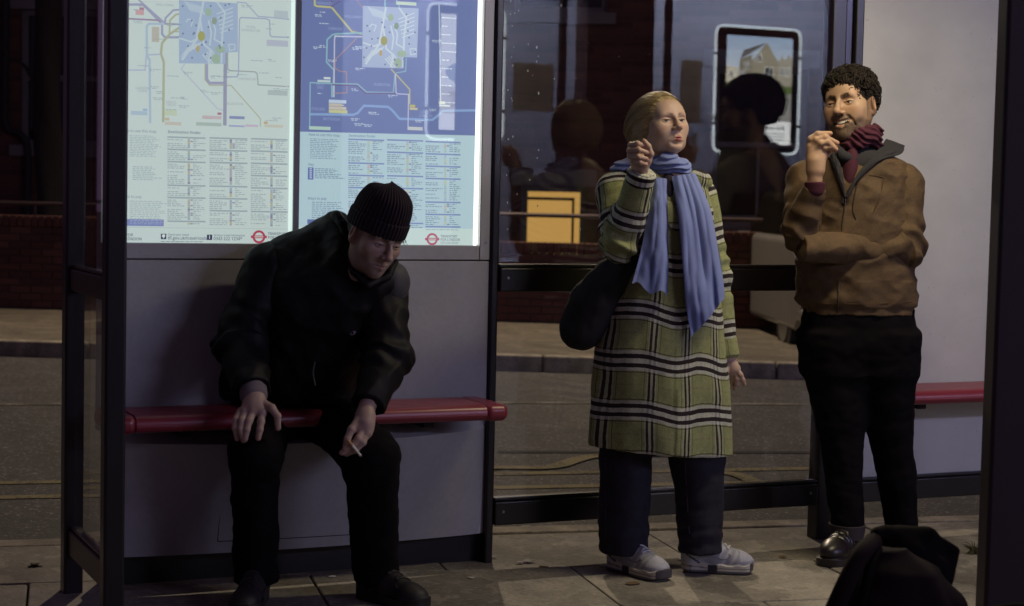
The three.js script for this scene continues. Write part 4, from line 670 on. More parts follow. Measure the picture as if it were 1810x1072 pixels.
// ---------------------------------------------------------------- heads and hands
// head axes: +z face, +y up, +x the subject's left; chin near y = -0.117, crown near y = 0.12
function headField(o) {
  const H = new Field(), jw = o.jaw ?? 1, m = o.mouth ?? 'closed';
  H.add(ell([0, 0.036, -0.016], [0.0735, 0.084, 0.093])).add(ell([0, -0.018, 0.018], [0.064 * jw, 0.082, 0.070]), 0.03).add(ell([0, -0.066, 0.030], [0.052 * jw, 0.040, 0.052]), 0.03).add(ell([0, -0.098, 0.066], [0.020 * jw, 0.016, 0.017]), 0.03);
  for (const s of [-1, 1]) { H.add(ell([s * 0.043, -0.018, 0.053], [0.022, 0.02 + (o.cheek ?? 0), 0.022]), 0.03); H.add(cap([s * 0.052 * jw, -0.03, -0.01], [s * 0.040 * jw, -0.082, 0.028], 0.016, 0.014), 0.03); }
  H.add(cap([-0.036, 0.027, 0.071], [0.036, 0.027, 0.071], 0.011), 0.025).add(ell([0, 0.055, 0.05], [0.05, 0.035, 0.035]), 0.03);
  const nl = o.nose ?? 1;
  H.add(chain([[0, 0.022, 0.083], [0, 0.0, 0.092 + 0.004 * nl], [0, -0.022, 0.099 + 0.006 * nl]], [0.0075, 0.0085, 0.0105]), 0.014).add(ell([0, -0.025, 0.101 + 0.006 * nl], [0.0105, 0.009, 0.0105]), 0.008);
  for (const s of [-1, 1]) { H.add(ell([s * 0.0125, -0.0285, 0.092 + 0.003 * nl], [0.0075, 0.007, 0.010]), 0.006); H.sub(ell([s * 0.0065, -0.0355, 0.097 + 0.003 * nl], [0.0036, 0.0035, 0.005]), 0.003); }
  for (const s of [-1, 1]) { // eyes: socket, lids, opening
    H.sub(ell([s * 0.0315, 0.008, 0.094], [0.019, 0.0115, 0.017]), 0.016);
    H.add(ell([s * 0.0315, 0.006, 0.0695], [0.0155, 0.0135, 0.0150]), 0.004);
    const op = o.eye ?? 0.0046; H.sub(ell([s * 0.0315, 0.0055, 0.087], [0.0130, op, 0.012]), 0.0015);
    H.add(cap([s * 0.0175, 0.0048 + op, 0.0815], [s * 0.0455, 0.0035 + op, 0.0745], 0.0022), 0.003);
  }
  const y0 = m === 'smile' ? -0.052 : -0.062;
  if (m === 'smile') {
    H.add(chain([[-0.036, y0 + 0.009, 0.063], [-0.019, y0 + 0.003, 0.081], [0, y0 + 0.002, 0.089], [0.019, y0 + 0.003, 0.081], [0.036, y0 + 0.009, 0.063]], [0.0035, 0.0042, 0.0044, 0.0042, 0.0035]), 0.006);
    H.add(chain([[-0.033, y0 + 0.004, 0.066], [-0.018, y0 - 0.0165, 0.080], [0, y0 - 0.021, 0.086], [0.018, y0 - 0.0165, 0.080], [0.033, y0 + 0.004, 0.066]], [0.003, 0.005, 0.006, 0.005, 0.003]), 0.006);
    H.sub(chain([[-0.031, y0 + 0.004, 0.078], [-0.017, y0 - 0.005, 0.090], [0, y0 - 0.0085, 0.094], [0.017, y0 - 0.005, 0.090], [0.031, y0 + 0.004, 0.078]], [0.0034, 0.0084, 0.0102, 0.0084, 0.0034]), 0.003);
    for (const s of [-1, 1]) { H.add(ell([s * 0.040, -0.036, 0.052], [0.017, 0.019, 0.018]), 0.014); H.sub(chain([[s * 0.020, -0.034, 0.090], [s * 0.037, -0.052, 0.074], [s * 0.041, -0.07, 0.062]], [0.0028, 0.0034, 0.002]), 0.007); }
  } else {
    const pout = m === 'pout', pr = pout ? 0.0035 : 0, wd = pout ? 0.0255 : 0.024, dn = pout ? -0.006 : -0.001;
    H.add(chain([[-wd, y0 + dn, 0.0755], [-0.009, y0 + 0.0035, 0.0845 + pr], [0.009, y0 + 0.0035, 0.0845 + pr], [wd, y0 + dn, 0.0755]], pout ? [0.003, 0.0064, 0.0064, 0.003] : [0.0028, 0.0054, 0.0054, 0.0028]), 0.007);
    H.add(chain([[-wd * 0.9, y0 + dn - 0.003, 0.0755], [0, y0 - 0.0095, 0.0845 + pr], [wd * 0.9, y0 + dn - 0.003, 0.0755]], pout ? [0.003, 0.0086, 0.003] : [0.0028, 0.0070, 0.0028]), 0.007);
    if (pout) H.sub(ell([0, y0 - 0.0026, 0.095], [0.0115, 0.0019, 0.012]), 0.002); else H.sub(chain([[-wd, y0 - 0.002, 0.081], [0, y0 - 0.002, 0.0935], [wd, y0 - 0.002, 0.081]], [0.0010, 0.0016, 0.0010]), 0.003);
    if (pout) H.sub(ell([0, -0.084, 0.086], [0.018, 0.004, 0.008]), 0.012);
  }
  for (const s of [-1, 1]) { // ears
    H.add(ell([s * 0.0765, -0.002, -0.012], [0.009, 0.031, 0.019], [0.15, s * 0.35, 0]), 0.006); H.sub(ell([s * 0.0845, 0.002, -0.008], [0.0065, 0.018, 0.010], [0.15, s * 0.35, 0]), 0.004); H.add(ell([s * 0.075, -0.027, -0.006], [0.007, 0.010, 0.009]), 0.005);
  }
  H.add(cap([0, -0.06, -0.018], [0, -0.19, -0.035], 0.050 * (o.neck ?? 1), 0.058 * (o.neck ?? 1)), 0.03);
  return H.fn();
}
function makeHead(o) {
  const F = headField(o), g = net(F, [-0.1, -0.185, -0.125], [0.1, 0.135, 0.13], 0.0027);
  const skin = o.skin, lips = o.lips, brow = o.brow, y0 = o.mouth === 'smile' ? -0.052 : -0.062;
  const browLine = [-1, 1].map((s) => chain([[s * 0.014, 0.024 + (o.browLift ?? 0), 0.088], [s * 0.030, 0.030 + (o.browLift ?? 0) * 1.3, 0.083], [s * 0.050, 0.023 + (o.browLift ?? 0), 0.064]], [o.browW ?? 0.005, (o.browW ?? 0.005) * 0.95, (o.browW ?? 0.005) * 0.5]));
  paint(g, (x, y, z) => {
    const n = N3(x * 60, y * 60, z * 60), blotch = N3(x * 22 + 3, y * 22, z * 22);
    let c = skin.map((v, i) => v * (1 + 0.05 * n + (i ? -0.05 : 0.04) * blotch));
    // cheeks, nose tip and ears are redder
    const red = Math.max(0, 1 - Math.hypot((Math.abs(x) - 0.042) / 0.022, (y + 0.02) / 0.02, (z - 0.065) / 0.04)) * 0.6 + Math.max(0, 1 - Math.hypot(x / 0.014, (y + 0.026) / 0.014, (z - 0.105) / 0.02)) * 0.5 + (Math.abs(x) > 0.073 ? 0.5 : 0);
    c = mix3(c, [c[0] * 1.02, c[1] * 0.72, c[2] * 0.66], clamp(red, 0, 0.8));
    let lipD;
    if (o.mouth === 'smile') lipD = Math.min(chain([[-0.033, y0 + 0.006, 0.066], [0, y0 + 0.001, 0.089], [0.033, y0 + 0.006, 0.066]], [0.003, 0.0045, 0.003])(x, y, z), chain([[-0.031, y0 + 0.003, 0.068], [-0.018, y0 - 0.0165, 0.080], [0, y0 - 0.021, 0.087], [0.018, y0 - 0.0165, 0.080], [0.031, y0 + 0.003, 0.068]], [0.002, 0.0046, 0.0055, 0.0046, 0.002])(x, y, z));
    else { const pr = o.mouth === 'pout' ? 0.0045 : 0, wd = o.mouth === 'pout' ? 0.025 : 0.024; lipD = Math.min(chain([[-wd, y0 - 0.001, 0.077], [0, y0 + 0.003, 0.087 + pr], [wd, y0 - 0.001, 0.077]], [0.002, 0.0070, 0.002])(x, y, z), chain([[-wd, y0 - 0.004, 0.076], [0, y0 - 0.009, 0.086 + pr], [wd, y0 - 0.004, 0.076]], [0.002, 0.0088, 0.002])(x, y, z)); }
    c = mix3(c, lips, smoothstep(-lipD, -0.0012, 0.0012) * 0.9);
    if (o.mouth === 'smile' && Math.hypot(x / 0.029, (y - y0 + 0.0085) / 0.0085) < 1 && z < 0.084 && z > 0.05) c = [0.03, 0.008, 0.008];
    if (o.mouth === 'pout' && Math.hypot(x / 0.0115, (y - y0 + 0.0026) / 0.0024) < 1 && z < 0.0895) c = [0.05, 0.010, 0.010];
    const bd = Math.min(browLine[0](x, y, z), browLine[1](x, y, z)); if (bd < 0.002) c = mix3(c, brow, smoothstep(-bd, -0.002, 0.001) * (o.browK ?? 0.85) * (0.85 + 0.15 * Math.sign(N3(x * 500, y * 220, z * 300))));
    // lash line
    for (const s of [-1, 1]) { const ex = (x - s * 0.0315) / 0.0160, ey = (y - 0.0048 - (o.eye ?? 0.0046)) / (o.liner ?? 0.0022); if (z > 0.066 && Math.hypot(ex, ey) < 1) c = mix3(c, o.lash ?? [0.06, 0.035, 0.03], 0.75); }
    if (o.beard) {
      const jaw = smoothstep(-y, 0.036, 0.058) * (z > -0.03 ? 1 : 0) * smoothstep(z, -0.03, 0.005), side = Math.abs(x) > 0.052 && z < 0.03 && z > -0.012 && y < 0.03 && y > -0.09 ? 0.7 : 0;
      const must = y < -0.033 && y > -0.052 && Math.abs(x) < 0.034 && z > 0.06 ? 0.85 : 0, cheekFree = smoothstep(Math.hypot(Math.abs(x) - 0.03, (y + 0.03) * 0.9), 0.022, 0.032), bare = lipD < 0.001 ? 0 : 1, under = y < -0.125 ? 0.25 : 1;
      const k = Math.max(jaw * cheekFree, must, side) * bare * under * o.beard; c = mix3(c, o.beardColor, clamp(k * (0.92 + 0.35 * N3(x * 420, y * 420, z * 420) + 0.1 * n), 0, 1));
    }
    return c;
  });
  const parts = [g];
  for (const s of [-1, 1]) { // eyeballs with iris
    const e = new THREE.SphereGeometry(0.0124, 28, 20); e.rotateX(Math.PI / 2); const look = o.look ?? [0, 0]; const m = new THREE.Matrix4().makeRotationFromEuler(new THREE.Euler(-look[1], look[0], 0));
    paint(e, (x, y, z) => { const r = Math.hypot(x, y); return z > 0 && r < 0.0026 ? [0.004, 0.004, 0.005] : z > 0 && r < 0.0062 ? o.iris ?? [0.05, 0.06, 0.07] : [0.40, 0.37, 0.34]; });
    e.applyMatrix4(m); e.translate(s * 0.0315, 0.0055, 0.0695); e.deleteAttribute('uv'); parts.push(e);
  }
  if (o.mouth === 'smile') { // row of upper teeth, tongue
    for (let i = -5; i <= 5; i++) { const t = new RoundedBoxGeometry(0.0056, 0.0105 - Math.abs(i) * 0.0005, 0.004, 1, 0.0012); t.rotateY(i * 0.11); t.translate(i * 0.0055, y0 - 0.0052 + i * i * 0.00026, 0.0835 - i * i * 0.00048); t.deleteAttribute('uv'); parts.push(paint(toIndexed(t), () => [0.72, 0.68, 0.58])); }
    const tg = new THREE.SphereGeometry(0.012, 16, 10); tg.scale(1.35, 0.55, 0.8); tg.translate(0, y0 - 0.0155, 0.074); tg.deleteAttribute('uv'); parts.push(paint(tg, () => [0.30, 0.10, 0.10]));
  }
  return { geo: mergeGeometries(parts), F };
}
const toIndexed = (g) => (g.index ? g : mergeVertices(g));
const headMatrix = (at, yaw, pitch, roll, s, tall = 1) => new THREE.Matrix4().compose(V(...A3(at)), new THREE.Quaternion().setFromEuler(new THREE.Euler(-pitch, yaw, roll, 'YXZ')), V(s, s * tall, s));
// a hand from polylines of joints: palm = list of [point, point, r0, r1], fingers = list of [points, radii]
function makeHand(palm, fingers, skin, nails = true) {
  const H = new Field(); let lo = [1e9, 1e9, 1e9], hi = [-1e9, -1e9, -1e9];
  const grow = (p, r) => { for (let i = 0; i < 3; i++) { lo[i] = Math.min(lo[i], p[i] - r - 0.012); hi[i] = Math.max(hi[i], p[i] + r + 0.012); } };
  for (const [a, b, r0, r1] of palm) { H.add(cap(a, b, r0, r1), 0.014); grow(a, r0); grow(b, r1); }
  for (const [pts, rs] of fingers) { H.add(chain(pts, rs), 0.0045); pts.forEach((p, i) => grow(p, rs[i])); for (let i = 1; i + 1 < pts.length; i++) H.add(ell(pts[i], [rs[i] * 1.1, rs[i] * 1.1, rs[i] * 1.1]), 0.003); }
  const F = H.fn(), g = net(F, lo, hi, 0.0024), tips = fingers.map(([p]) => p[p.length - 1]), kn = fingers.flatMap(([p]) => p.slice(0, -1));
  return paint(g, (x, y, z) => { const n = N3(x * 70, y * 70, z * 70); let c = skin.map((v, i) => v * (1 + 0.06 * n)), r = 0; for (const t of tips) r = Math.max(r, 1 - Math.hypot(x - t[0], y - t[1], z - t[2]) / 0.014); for (const t of kn) r = Math.max(r, 0.6 - Math.hypot(x - t[0], y - t[1], z - t[2]) / 0.02); return mix3(c, [c[0], c[1] * 0.72, c[2] * 0.68], clamp(r, 0, 0.6)); });
}
M.skin = new THREE.MeshPhysicalMaterial({ vertexColors: true, roughness: 0.48, specularIntensity: 0.6, sheen: 0.15, sheenRoughness: 0.5, sheenColor: lin(1, 0.8, 0.7) });
// strand of hair: thin tapered tube along points
function strand(pts, r, seg = 10, rad = 4) { const c = new THREE.CatmullRomCurve3(pts.map((p) => V(...A3(p)))), g = new THREE.TubeGeometry(c, seg, r, rad, false), P = g.attributes.position; for (let i = 0; i <= seg; i++) { const q = c.getPoint(i / seg), k = 1 - 0.75 * Math.pow(i / seg, 3); for (let j = 0; j <= rad; j++) { const n = i * (rad + 1) + j; P.setXYZ(n, q.x + (P.getX(n) - q.x) * k, q.y + (P.getY(n) - q.y) * k, q.z + (P.getZ(n) - q.z) * k); } } g.deleteAttribute('uv'); return g; }
M.hairDark = new THREE.MeshPhysicalMaterial({ vertexColors: true, roughness: 0.7, specularIntensity: 0.35 });
M.hair = new THREE.MeshPhysicalMaterial({ vertexColors: true, roughness: 0.42, specularIntensity: 0.8, sheen: 0.3, sheenRoughness: 0.4 });
tick('head lib');
// ---------------------------------------------------------------- woman in the checked coat
const fleece = texFrom(256, (x, y) => 0.5 + 0.5 * (nB[(y * 2 % 512) * 512 + (x * 2 % 512)] - 0.5) + 0.3 * (nA[y * 512 + x] - 0.5), false);
const plaid = (() => { // one repeat of the check, woven: horizontal bands over vertical stripes
  const S = 512, G = [0.57, 0.585, 0.40], W = [0.74, 0.74, 0.71], K = [0.12, 0.07, 0.10];
  const hb = (v) => { // v in 0..1 of a repeat (0.166 m)
    const d = (a, b) => v > a && v < b; if (d(0.30, 0.318) || d(0.742, 0.76)) return [K, 0.62]; if (d(0.40, 0.482) || d(0.575, 0.66)) return [K, 0.93]; if (v > 0.335 && v < 0.725) return [W, 0.8]; return [G, 0]; };
  const vb = (u) => { const d = (a, b) => u > a && u < b; if (d(0.33, 0.345) || d(0.70, 0.715)) return [K, 0.5]; if (d(0.43, 0.492) || d(0.555, 0.617)) return [K, 0.86]; if (u > 0.40 && u < 0.645) return [W, 0.45]; return [G, 0]; };
  return texFrom(S, (x, y) => {
    const i = y * S + x, wob = (nA[i] - 0.5) * 0.02, [hc, ha] = hb((y / S + wob + 1) % 1), [vc, va] = vb((x / S + wob + 1) % 1); let c = mix3(G, vc, va); c = mix3(c, hc, ha * (va > 0.5 ? 0.9 : 1)); const faint = Math.abs(y / S - 0.06) < 0.008 || Math.abs(x / S - 0.02) < 0.008 ? 0.05 : 0;
    const n = 1 + 0.30 * (nB[i] - 0.5) + 0.22 * (nA[i] - 0.5); return [c[0] * n - faint * 0.4, c[1] * n - faint, c[2] * n - faint * 0.2];
  });
})();
M.coat = new THREE.MeshPhysicalMaterial({ color: lin(1, 1, 1), map: again(plaid, 1 / 0.166), roughness: 0.95, sheen: 0.35, sheenRoughness: 0.6, sheenColor: lin(0.5, 0.55, 0.3), bumpMap: again(fleece, 9), bumpScale: 0.0016 });
M.denim = new THREE.MeshPhysicalMaterial({ color: lin(0.016, 0.012, 0.03), roughness: 0.85, sheen: 0.2, sheenRoughness: 0.6, bumpMap: again(fleece, 30), bumpScale: 0.0005, map: again(texFrom(256, (x, y) => 0.8 + 0.4 * (nB[(y % 512) * 512 + x] - 0.5), true), 14) });
M.scarfBlue = new THREE.MeshPhysicalMaterial({ color: lin(0.20, 0.245, 0.50), roughness: 0.92, sheen: 0.5, sheenRoughness: 0.5, sheenColor: lin(0.4, 0.48, 0.8), bumpMap: again(fleece, 14), bumpScale: 0.0008 });
// cloth strip hanging between two edge lines; pleats run down it
function ribbon(left, right, o) {
  const NU = 44, NV = 60, cl = new THREE.CatmullRomCurve3(left.map((p) => V(...p))), cr = new THREE.CatmullRomCurve3(right.map((p) => V(...p))), top = [], nor = [];
  const P = (u, v) => { const a = cl.getPoint(v), b = cr.getPoint(v), p = a.lerp(b, u), e = Math.pow(v, 0.6), w = (o.amp ?? 0.01) * (0.45 + 0.55 * e) * (0.8 * Math.cos(6.283 * (o.n ?? 2.5) * (u + 0.12 * Math.sin(u * 5 + v * 2)) + 1.3 * Math.sin(v * 4) + (o.ph ?? 0)) + 0.8 * N3(u * 4.5 + (o.ph ?? 0), v * 2.2, 9) + 0.25 * Math.sin(6.283 * (o.n ?? 2.5) * 2.3 * u + 2 * v)); p.z += w + 0.012 * Math.sin(Math.PI * u) + 0.004 * N3(u * 5, v * 8, 3); p.x += 0.35 * w * Math.sin(6.283 * (o.n ?? 2.5) * u); p.y += (o.hem ?? 0) * v * v * v * v * Math.sin(6.283 * 1.5 * u); return p; };
  const pos = [], nrm = [], uv = [], idx = [], th = (o.th ?? 0.008) / 2;
  for (const side of [1, -1]) for (let j = 0; j <= NV; j++) for (let i = 0; i <= NU; i++) {
    const u = i / NU, v = j / NV, p = P(u, v), du = P(Math.min(u + 0.01, 1), v).sub(P(Math.max(u - 0.01, 0), v)), dv = P(u, Math.min(v + 0.01, 1)).sub(P(u, Math.max(v - 0.01, 0))), n = dv.cross(du).normalize(), edge = i === 0 || i === NU || j === 0 || j === NV ? 0.15 : 1; p.addScaledVector(n, th * side * edge); pos.push(p.x, p.y, p.z); nrm.push(n.x * side, n.y * side, n.z * side); uv.push(u * 0.2, v * 0.5);
  }
  const K = (NU + 1) * (NV + 1); for (let s = 0; s < 2; s++) for (let j = 0; j < NV; j++) for (let i = 0; i < NU; i++) { const a = s * K + j * (NU + 1) + i, b = a + 1, c = a + NU + 1, d = c + 1; s ? idx.push(a, b, c, b, d, c) : idx.push(a, c, b, b, c, d); }
  const g = new THREE.BufferGeometry(); g.setAttribute('position', new THREE.Float32BufferAttribute(pos, 3)); g.setAttribute('normal', new THREE.Float32BufferAttribute(nrm, 3)); g.setAttribute('uv', new THREE.Float32BufferAttribute(uv, 2)); g.setIndex(idx); return g;
}
function sneaker(heel, toe, o) { // heel and toe on the ground in person axes
  const d = V(toe[0] - heel[0], 0, toe[2] - heel[2]), L = d.length(); d.normalize(); const ang = Math.atan2(d.x, d.z); // local z along the shoe
  const F = new Field(), k = L / 0.29;
  const w = (z) => 0.036 + 0.012 * Math.sin(clamp(z / 0.29, 0, 1) * 3.0 - 0.4);
  F.add((x, y, z) => { z /= k; const hw = z < 0.03 ? 0.034 : 0.036 + 0.012 * smoothstep(z, 0.08, 0.2); const cz = clamp(z, 0.034, 0.25), r = z > 0.25 ? Math.hypot(x * 0.9, z - 0.25) - 0.043 : z < 0.034 ? Math.hypot(x, z - 0.034) - 0.034 : Math.abs(x) - hw; const top = 0.030 + 0.018 * smoothstep(-z, -0.13, -0.0) + 0.002 * Math.sin(z * 90) + (z > 0.25 ? (z - 0.25) * 0.25 : 0), bot = z > 0.24 ? (z - 0.24) * 0.22 : z < 0.02 ? (0.02 - z) * 0.5 : 0; return Math.max(r, y - top, bot - y) + 0.0; });
  const U = new Field(); U.add(cap([0, 0.052, 0.046 * k], [0, 0.050, 0.13 * k], 0.036, 0.037)).add(cap([0, 0.050, 0.13 * k], [0, 0.040, 0.215 * k], 0.037, 0.038), 0.02).add(ell([0, 0.036, 0.236 * k], [0.0445, 0.034, 0.050]), 0.02).add(cap([0, 0.092, 0.048 * k], [0, 0.055, 0.046 * k], 0.034, 0.037), 0.02).add(cap([0, 0.100, 0.090 * k], [0, 0.066, 0.175 * k], 0.026, 0.024), 0.02).sub((x, y, z) => y - 0.010, 0.004).sub(ell([0, 0.135, 0.05 * k], [0.027, 0.042, 0.036]), 0.008);
  const sole = F.fn(), up = U.fn(), all = (x, y, z) => smin(sole(x, y, z), up(x, y, z), 0.006);
  const g = net(all, [-0.06, -0.005, -0.02], [0.06, 0.14, L + 0.02], 0.0032);
  paint(g, (x, y, z) => {
    const zn = z / k, n = 1 + 0.12 * N3(x * 90, y * 90, z * 90), isSole = sole(x, y, z) < up(x, y, z) - 0.0005 || y < 0.03;
    if (y < 0.006) return [0.03, 0.028, 0.03]; if (isSole) { if (zn > 0.105 && zn < 0.145 && y < 0.03) return [0.03, 0.025, 0.03]; if (zn > 0.276 && y > 0.008) return [0.06, 0.055, 0.06]; if (Math.abs(y - 0.019 - 0.006 * smoothstep(-zn, -0.12, 0)) < 0.0022) return [0.16, 0.15, 0.15]; if (y < 0.010) return [0.10, 0.095, 0.1]; return o.sole.map((v) => v * n); }
    if (zn < 0.10 && Math.abs(y - (0.075 - zn * 0.55)) < 0.004) return [0.03, 0.028, 0.035]; if (y > 0.098) return [0.03, 0.028, 0.03];
    const band = (zn > 0.15 && zn < 0.23 && Math.abs(x) > 0.016 && Math.sin((zn * 1.0 - y * 0.7) * 190) > 0.25) || (zn > 0.235 && y > 0.045) || (zn < 0.06 && y < 0.07) ? 1.45 : 1, eye = Math.abs(x) > 0.014 && Math.abs(x) < 0.024 && zn > 0.09 && zn < 0.2 && y > 0.06 ? 1.3 : 1; return o.upper.map((v) => Math.min(0.7, v * n * Math.max(band, eye)));
  });
  // laces and tick-shaped side mark
  const topY = (x, z) => { let y = 0.14; for (let q = 0; q < 130 && all(x, y, z) > 0.0005; q++) y -= 0.001; return y + 0.002; };
  const extra = []; for (let i = 0; i < 6; i++) { const z = (0.105 + i * 0.018) * k, sg = i % 2 ? 1 : -1; const l = tube([-0.022, -0.011, 0, 0.011, 0.022].map((x) => [x, topY(x, z + sg * x * 0.3), z + sg * x * 0.3]), 0.0026, 14, 5); l.deleteAttribute('uv'); extra.push(paint(l, () => [0.6, 0.6, 0.62])); }
  for (const sg of [-1, 1]) { const l = tube([[0, topY(0, 0.1 * k), 0.1 * k], [sg * 0.02, topY(0, 0.1 * k) + 0.012, 0.11 * k], [sg * 0.034, topY(0, 0.1 * k) + 0.002, 0.125 * k], [sg * 0.03, topY(0, 0.12 * k) - 0.004, 0.10 * k]], 0.0022, 14, 5); l.deleteAttribute('uv'); extra.push(paint(l, () => [0.6, 0.6, 0.62])); }
  const s = new THREE.Shape(); s.moveTo(0, 0.018); s.quadraticCurveTo(0.02, -0.012, 0.075, 0.016); s.quadraticCurveTo(0.03, 0.0, 0.014, 0.012); s.quadraticCurveTo(0.008, 0.016, 0.012, 0.026); s.quadraticCurveTo(0.002, 0.022, 0, 0.018);
  for (const side of [1, -1]) { const t = new THREE.ExtrudeGeometry(s, { depth: 0.002, bevelEnabled: false, curveSegments: 10 }), P = t.attributes.position; for (let i = 0; i < P.count; i++) { const z = (0.20 - P.getX(i)) * k, y = 0.046 + P.getY(i) * 0.9; let x = 0.06; for (let q = 0; q < 40 && all(x, y, z) > 0; q++) x -= 0.001; P.setXYZ(i, side * (x + 0.0012 + (P.getZ(i) > 0.001 ? 0.0012 : -0.001)), y, z); } t.computeVertexNormals(); t.deleteAttribute('uv'); extra.push(paint(toIndexed(t), () => (P ? [0.20, 0.19, 0.24] : 0))); }
  const m = mergeGeometries([g, ...extra]); m.rotateY(ang); m.translate(heel[0], 0.002, heel[2]); return m;
}
M.shoe = new THREE.MeshPhysicalMaterial({ vertexColors: true, roughness: 0.6 });
{
  const { B, J, G, S } = frameOf(1190, 1012);
  const w = thing('person', 'woman in a green checked coat and blue scarf raising one hand, wearing pale trainers', 'person', [B.x, 0, B.z], -YAW);
  const skin = [0.50, 0.34, 0.26];
  // joints
  const rS = J(1090, 340, -0.01), rE = J(1100, 428, 0.09), rW = J(1134, 312, 0.19), lS = J(1236, 350, -0.02), lE = J(1264, 482, -0.03), lW = J(1287, 634, 0.0);
  const neck = J(1180, 300, -0.01), hd = J(1170, 224, 0.0), hipL = J(1108, 640, 0), hipR = J(1232, 640, 0), ankL = J(1112, 955, 0.0), ankR = J(1238, 955, 0.0);
  const HM = headMatrix(hd, 0.49, 0.18, 0.05, 0.975, 0.89);
  // ---- body: one surface, finer at head and hands
  const bf = new Field().add(cap(J(1180, 330, -0.02), J(1172, 470, -0.02), 0.10, 0.095)).add(cap(J(1172, 470, -0.02), J(1170, 620, -0.02), 0.095, 0.12), 0.05).add(cap(rS, rE, 0.045, 0.038), 0.04).add(cap(rE, rW, 0.038, 0.026), 0.02).add(cap(lS, lE, 0.042, 0.034), 0.04).add(cap(lE, lW, 0.034, 0.024), 0.02).add(cap(hipL, ankL, 0.07, 0.035), 0.04).add(cap(hipR, ankR, 0.07, 0.035), 0.04).add(cap(neck, J(1180, 340, -0.02), 0.05, 0.07), 0.03);
  const bodyG = paint(net(bf.fn(), [-0.35, 0.0, -0.2], [0.35, 1.45, 0.3], 0.014), () => skin);
  const head = makeHead({ skin, lips: [0.42, 0.12, 0.115], brow: [0.11, 0.068, 0.042], browK: 0.85, browW: 0.0046, liner: 0.003, lash: [0.035, 0.02, 0.018], browLift: 0.004, mouth: 'pout', jaw: 1.05, cheek: 0.007, eye: 0.0054, iris: [0.018, 0.028, 0.034], look: [-0.15, 0.05], nose: 0.9, neck: 0.86 });
  head.geo.applyMatrix4(HM);
  // raised right hand: loose fist, thumb up against the fingers
  const Hd = (a, b, c) => J(a, b, c);
  const rh = makeHand([[Hd(1134, 306, 0.19), Hd(1124, 284, 0.205), 0.023, 0.021], [Hd(1130, 292, 0.2), Hd(1119, 268, 0.205), 0.02, 0.017], [Hd(1134, 294, 0.21), Hd(1124, 264, 0.2), 0.019, 0.016], [Hd(1137, 296, 0.215), Hd(1145, 284, 0.225), 0.016, 0.013]],
    [[[Hd(1120, 263, 0.205), Hd(1115, 257, 0.225), Hd(1127, 254, 0.245), Hd(1138, 258, 0.235)], [0.0105, 0.0098, 0.0088, 0.0078]], [[Hd(1117, 269, 0.21), Hd(1113, 266, 0.232), Hd(1129, 265, 0.254), Hd(1143, 270, 0.24)], [0.0105, 0.0098, 0.0088, 0.0078]], [[Hd(1118, 277, 0.21), Hd(1114, 275, 0.232), Hd(1128, 277, 0.254), Hd(1142, 281, 0.24)], [0.0105, 0.0096, 0.0086, 0.0076]], [[Hd(1122, 285, 0.21), Hd(1119, 284, 0.228), Hd(1131, 287, 0.246), Hd(1141, 291, 0.236)], [0.0095, 0.0086, 0.0078, 0.007]],
      [[Hd(1145, 287, 0.222), Hd(1150, 272, 0.232), Hd(1146, 259, 0.238), Hd(1139, 250, 0.238)], [0.0115, 0.0108, 0.0096, 0.0082]]], skin);
  const lh = makeHand([[Hd(1288, 636, 0.0), Hd(1296, 655, 0.005), 0.021, 0.019], [Hd(1288, 640, 0.0), Hd(1289, 657, 0.0), 0.017, 0.016], [Hd(1292, 640, 0.0), Hd(1302, 652, 0.01), 0.015, 0.014]],
    [[[Hd(1302, 654, 0.012), Hd(1309, 663, 0.016), Hd(1313, 672, 0.012), Hd(1316, 680, 0.004)], [0.0098, 0.009, 0.0082, 0.0072]], [[Hd(1298, 658, 0.008), Hd(1303, 670, 0.012), Hd(1302, 679, 0.006), Hd(1299, 687, -0.004)], [0.0098, 0.009, 0.0082, 0.0072]], [[Hd(1292, 659, 0.0), Hd(1294, 671, 0.002), Hd(1291, 680, -0.004), Hd(1287, 686, -0.012)], [0.0096, 0.0088, 0.008, 0.007]], [[Hd(1287, 657, -0.008), Hd(1287, 667, -0.008), Hd(1284, 674, -0.014), Hd(1281, 679, -0.02)], [0.0088, 0.008, 0.0072, 0.0064]], [[Hd(1286, 644, 0.012), Hd(1283, 656, 0.022), Hd(1284, 667, 0.022)], [0.011, 0.0098, 0.008]]], skin);
  part('body', mergeGeometries([bodyG, head.geo, rh, lh]), M.skin, w);
  const ringG = new THREE.TorusGeometry(0.0096, 0.0012, 8, 24); ringG.rotateY(1.2); ringG.rotateZ(0.2); ringG.translate(...Hd(1131, 265.5, 0.252)); part('ring', ringG, std([0.8, 0.75, 0.6], 0.15, 1), w);
  // ---- hair: swept back from a centre parting into a loose low knot
  {
    const hf = new Field().add(ell([0, 0.036, -0.018], [0.0835, 0.0965, 0.104])).add(ell([0.0, -0.028, -0.098], [0.046, 0.040, 0.040]), 0.03).add(ell([-0.012, 0.018, -0.090], [0.074, 0.082, 0.052]), 0.03).add(ell([-0.064, -0.010, -0.028], [0.028, 0.056, 0.050]), 0.025).add(ell([0.064, -0.010, -0.028], [0.028, 0.056, 0.050]), 0.025);
    hf.sub(ell([0, -0.046, 0.088], [0.061, 0.106, 0.088]), 0.012).sub((x, y, z) => y + 0.068, 0.012).sub(ell([0, -0.13, 0.02], [0.07, 0.09, 0.08]), 0.02);
    const base = hf.fn(), grooves = (x, y, z) => { const a = Math.atan2(x, y - 0.02) * 9; return base(x, y, z) + 0.0022 * N3(a * 2.2, z * 9, 1) + 0.0016 * N3(a * 6, z * 12, 4); };
    const hg = net(grooves, [-0.12, -0.09, -0.15], [0.12, 0.15, 0.09], 0.003);
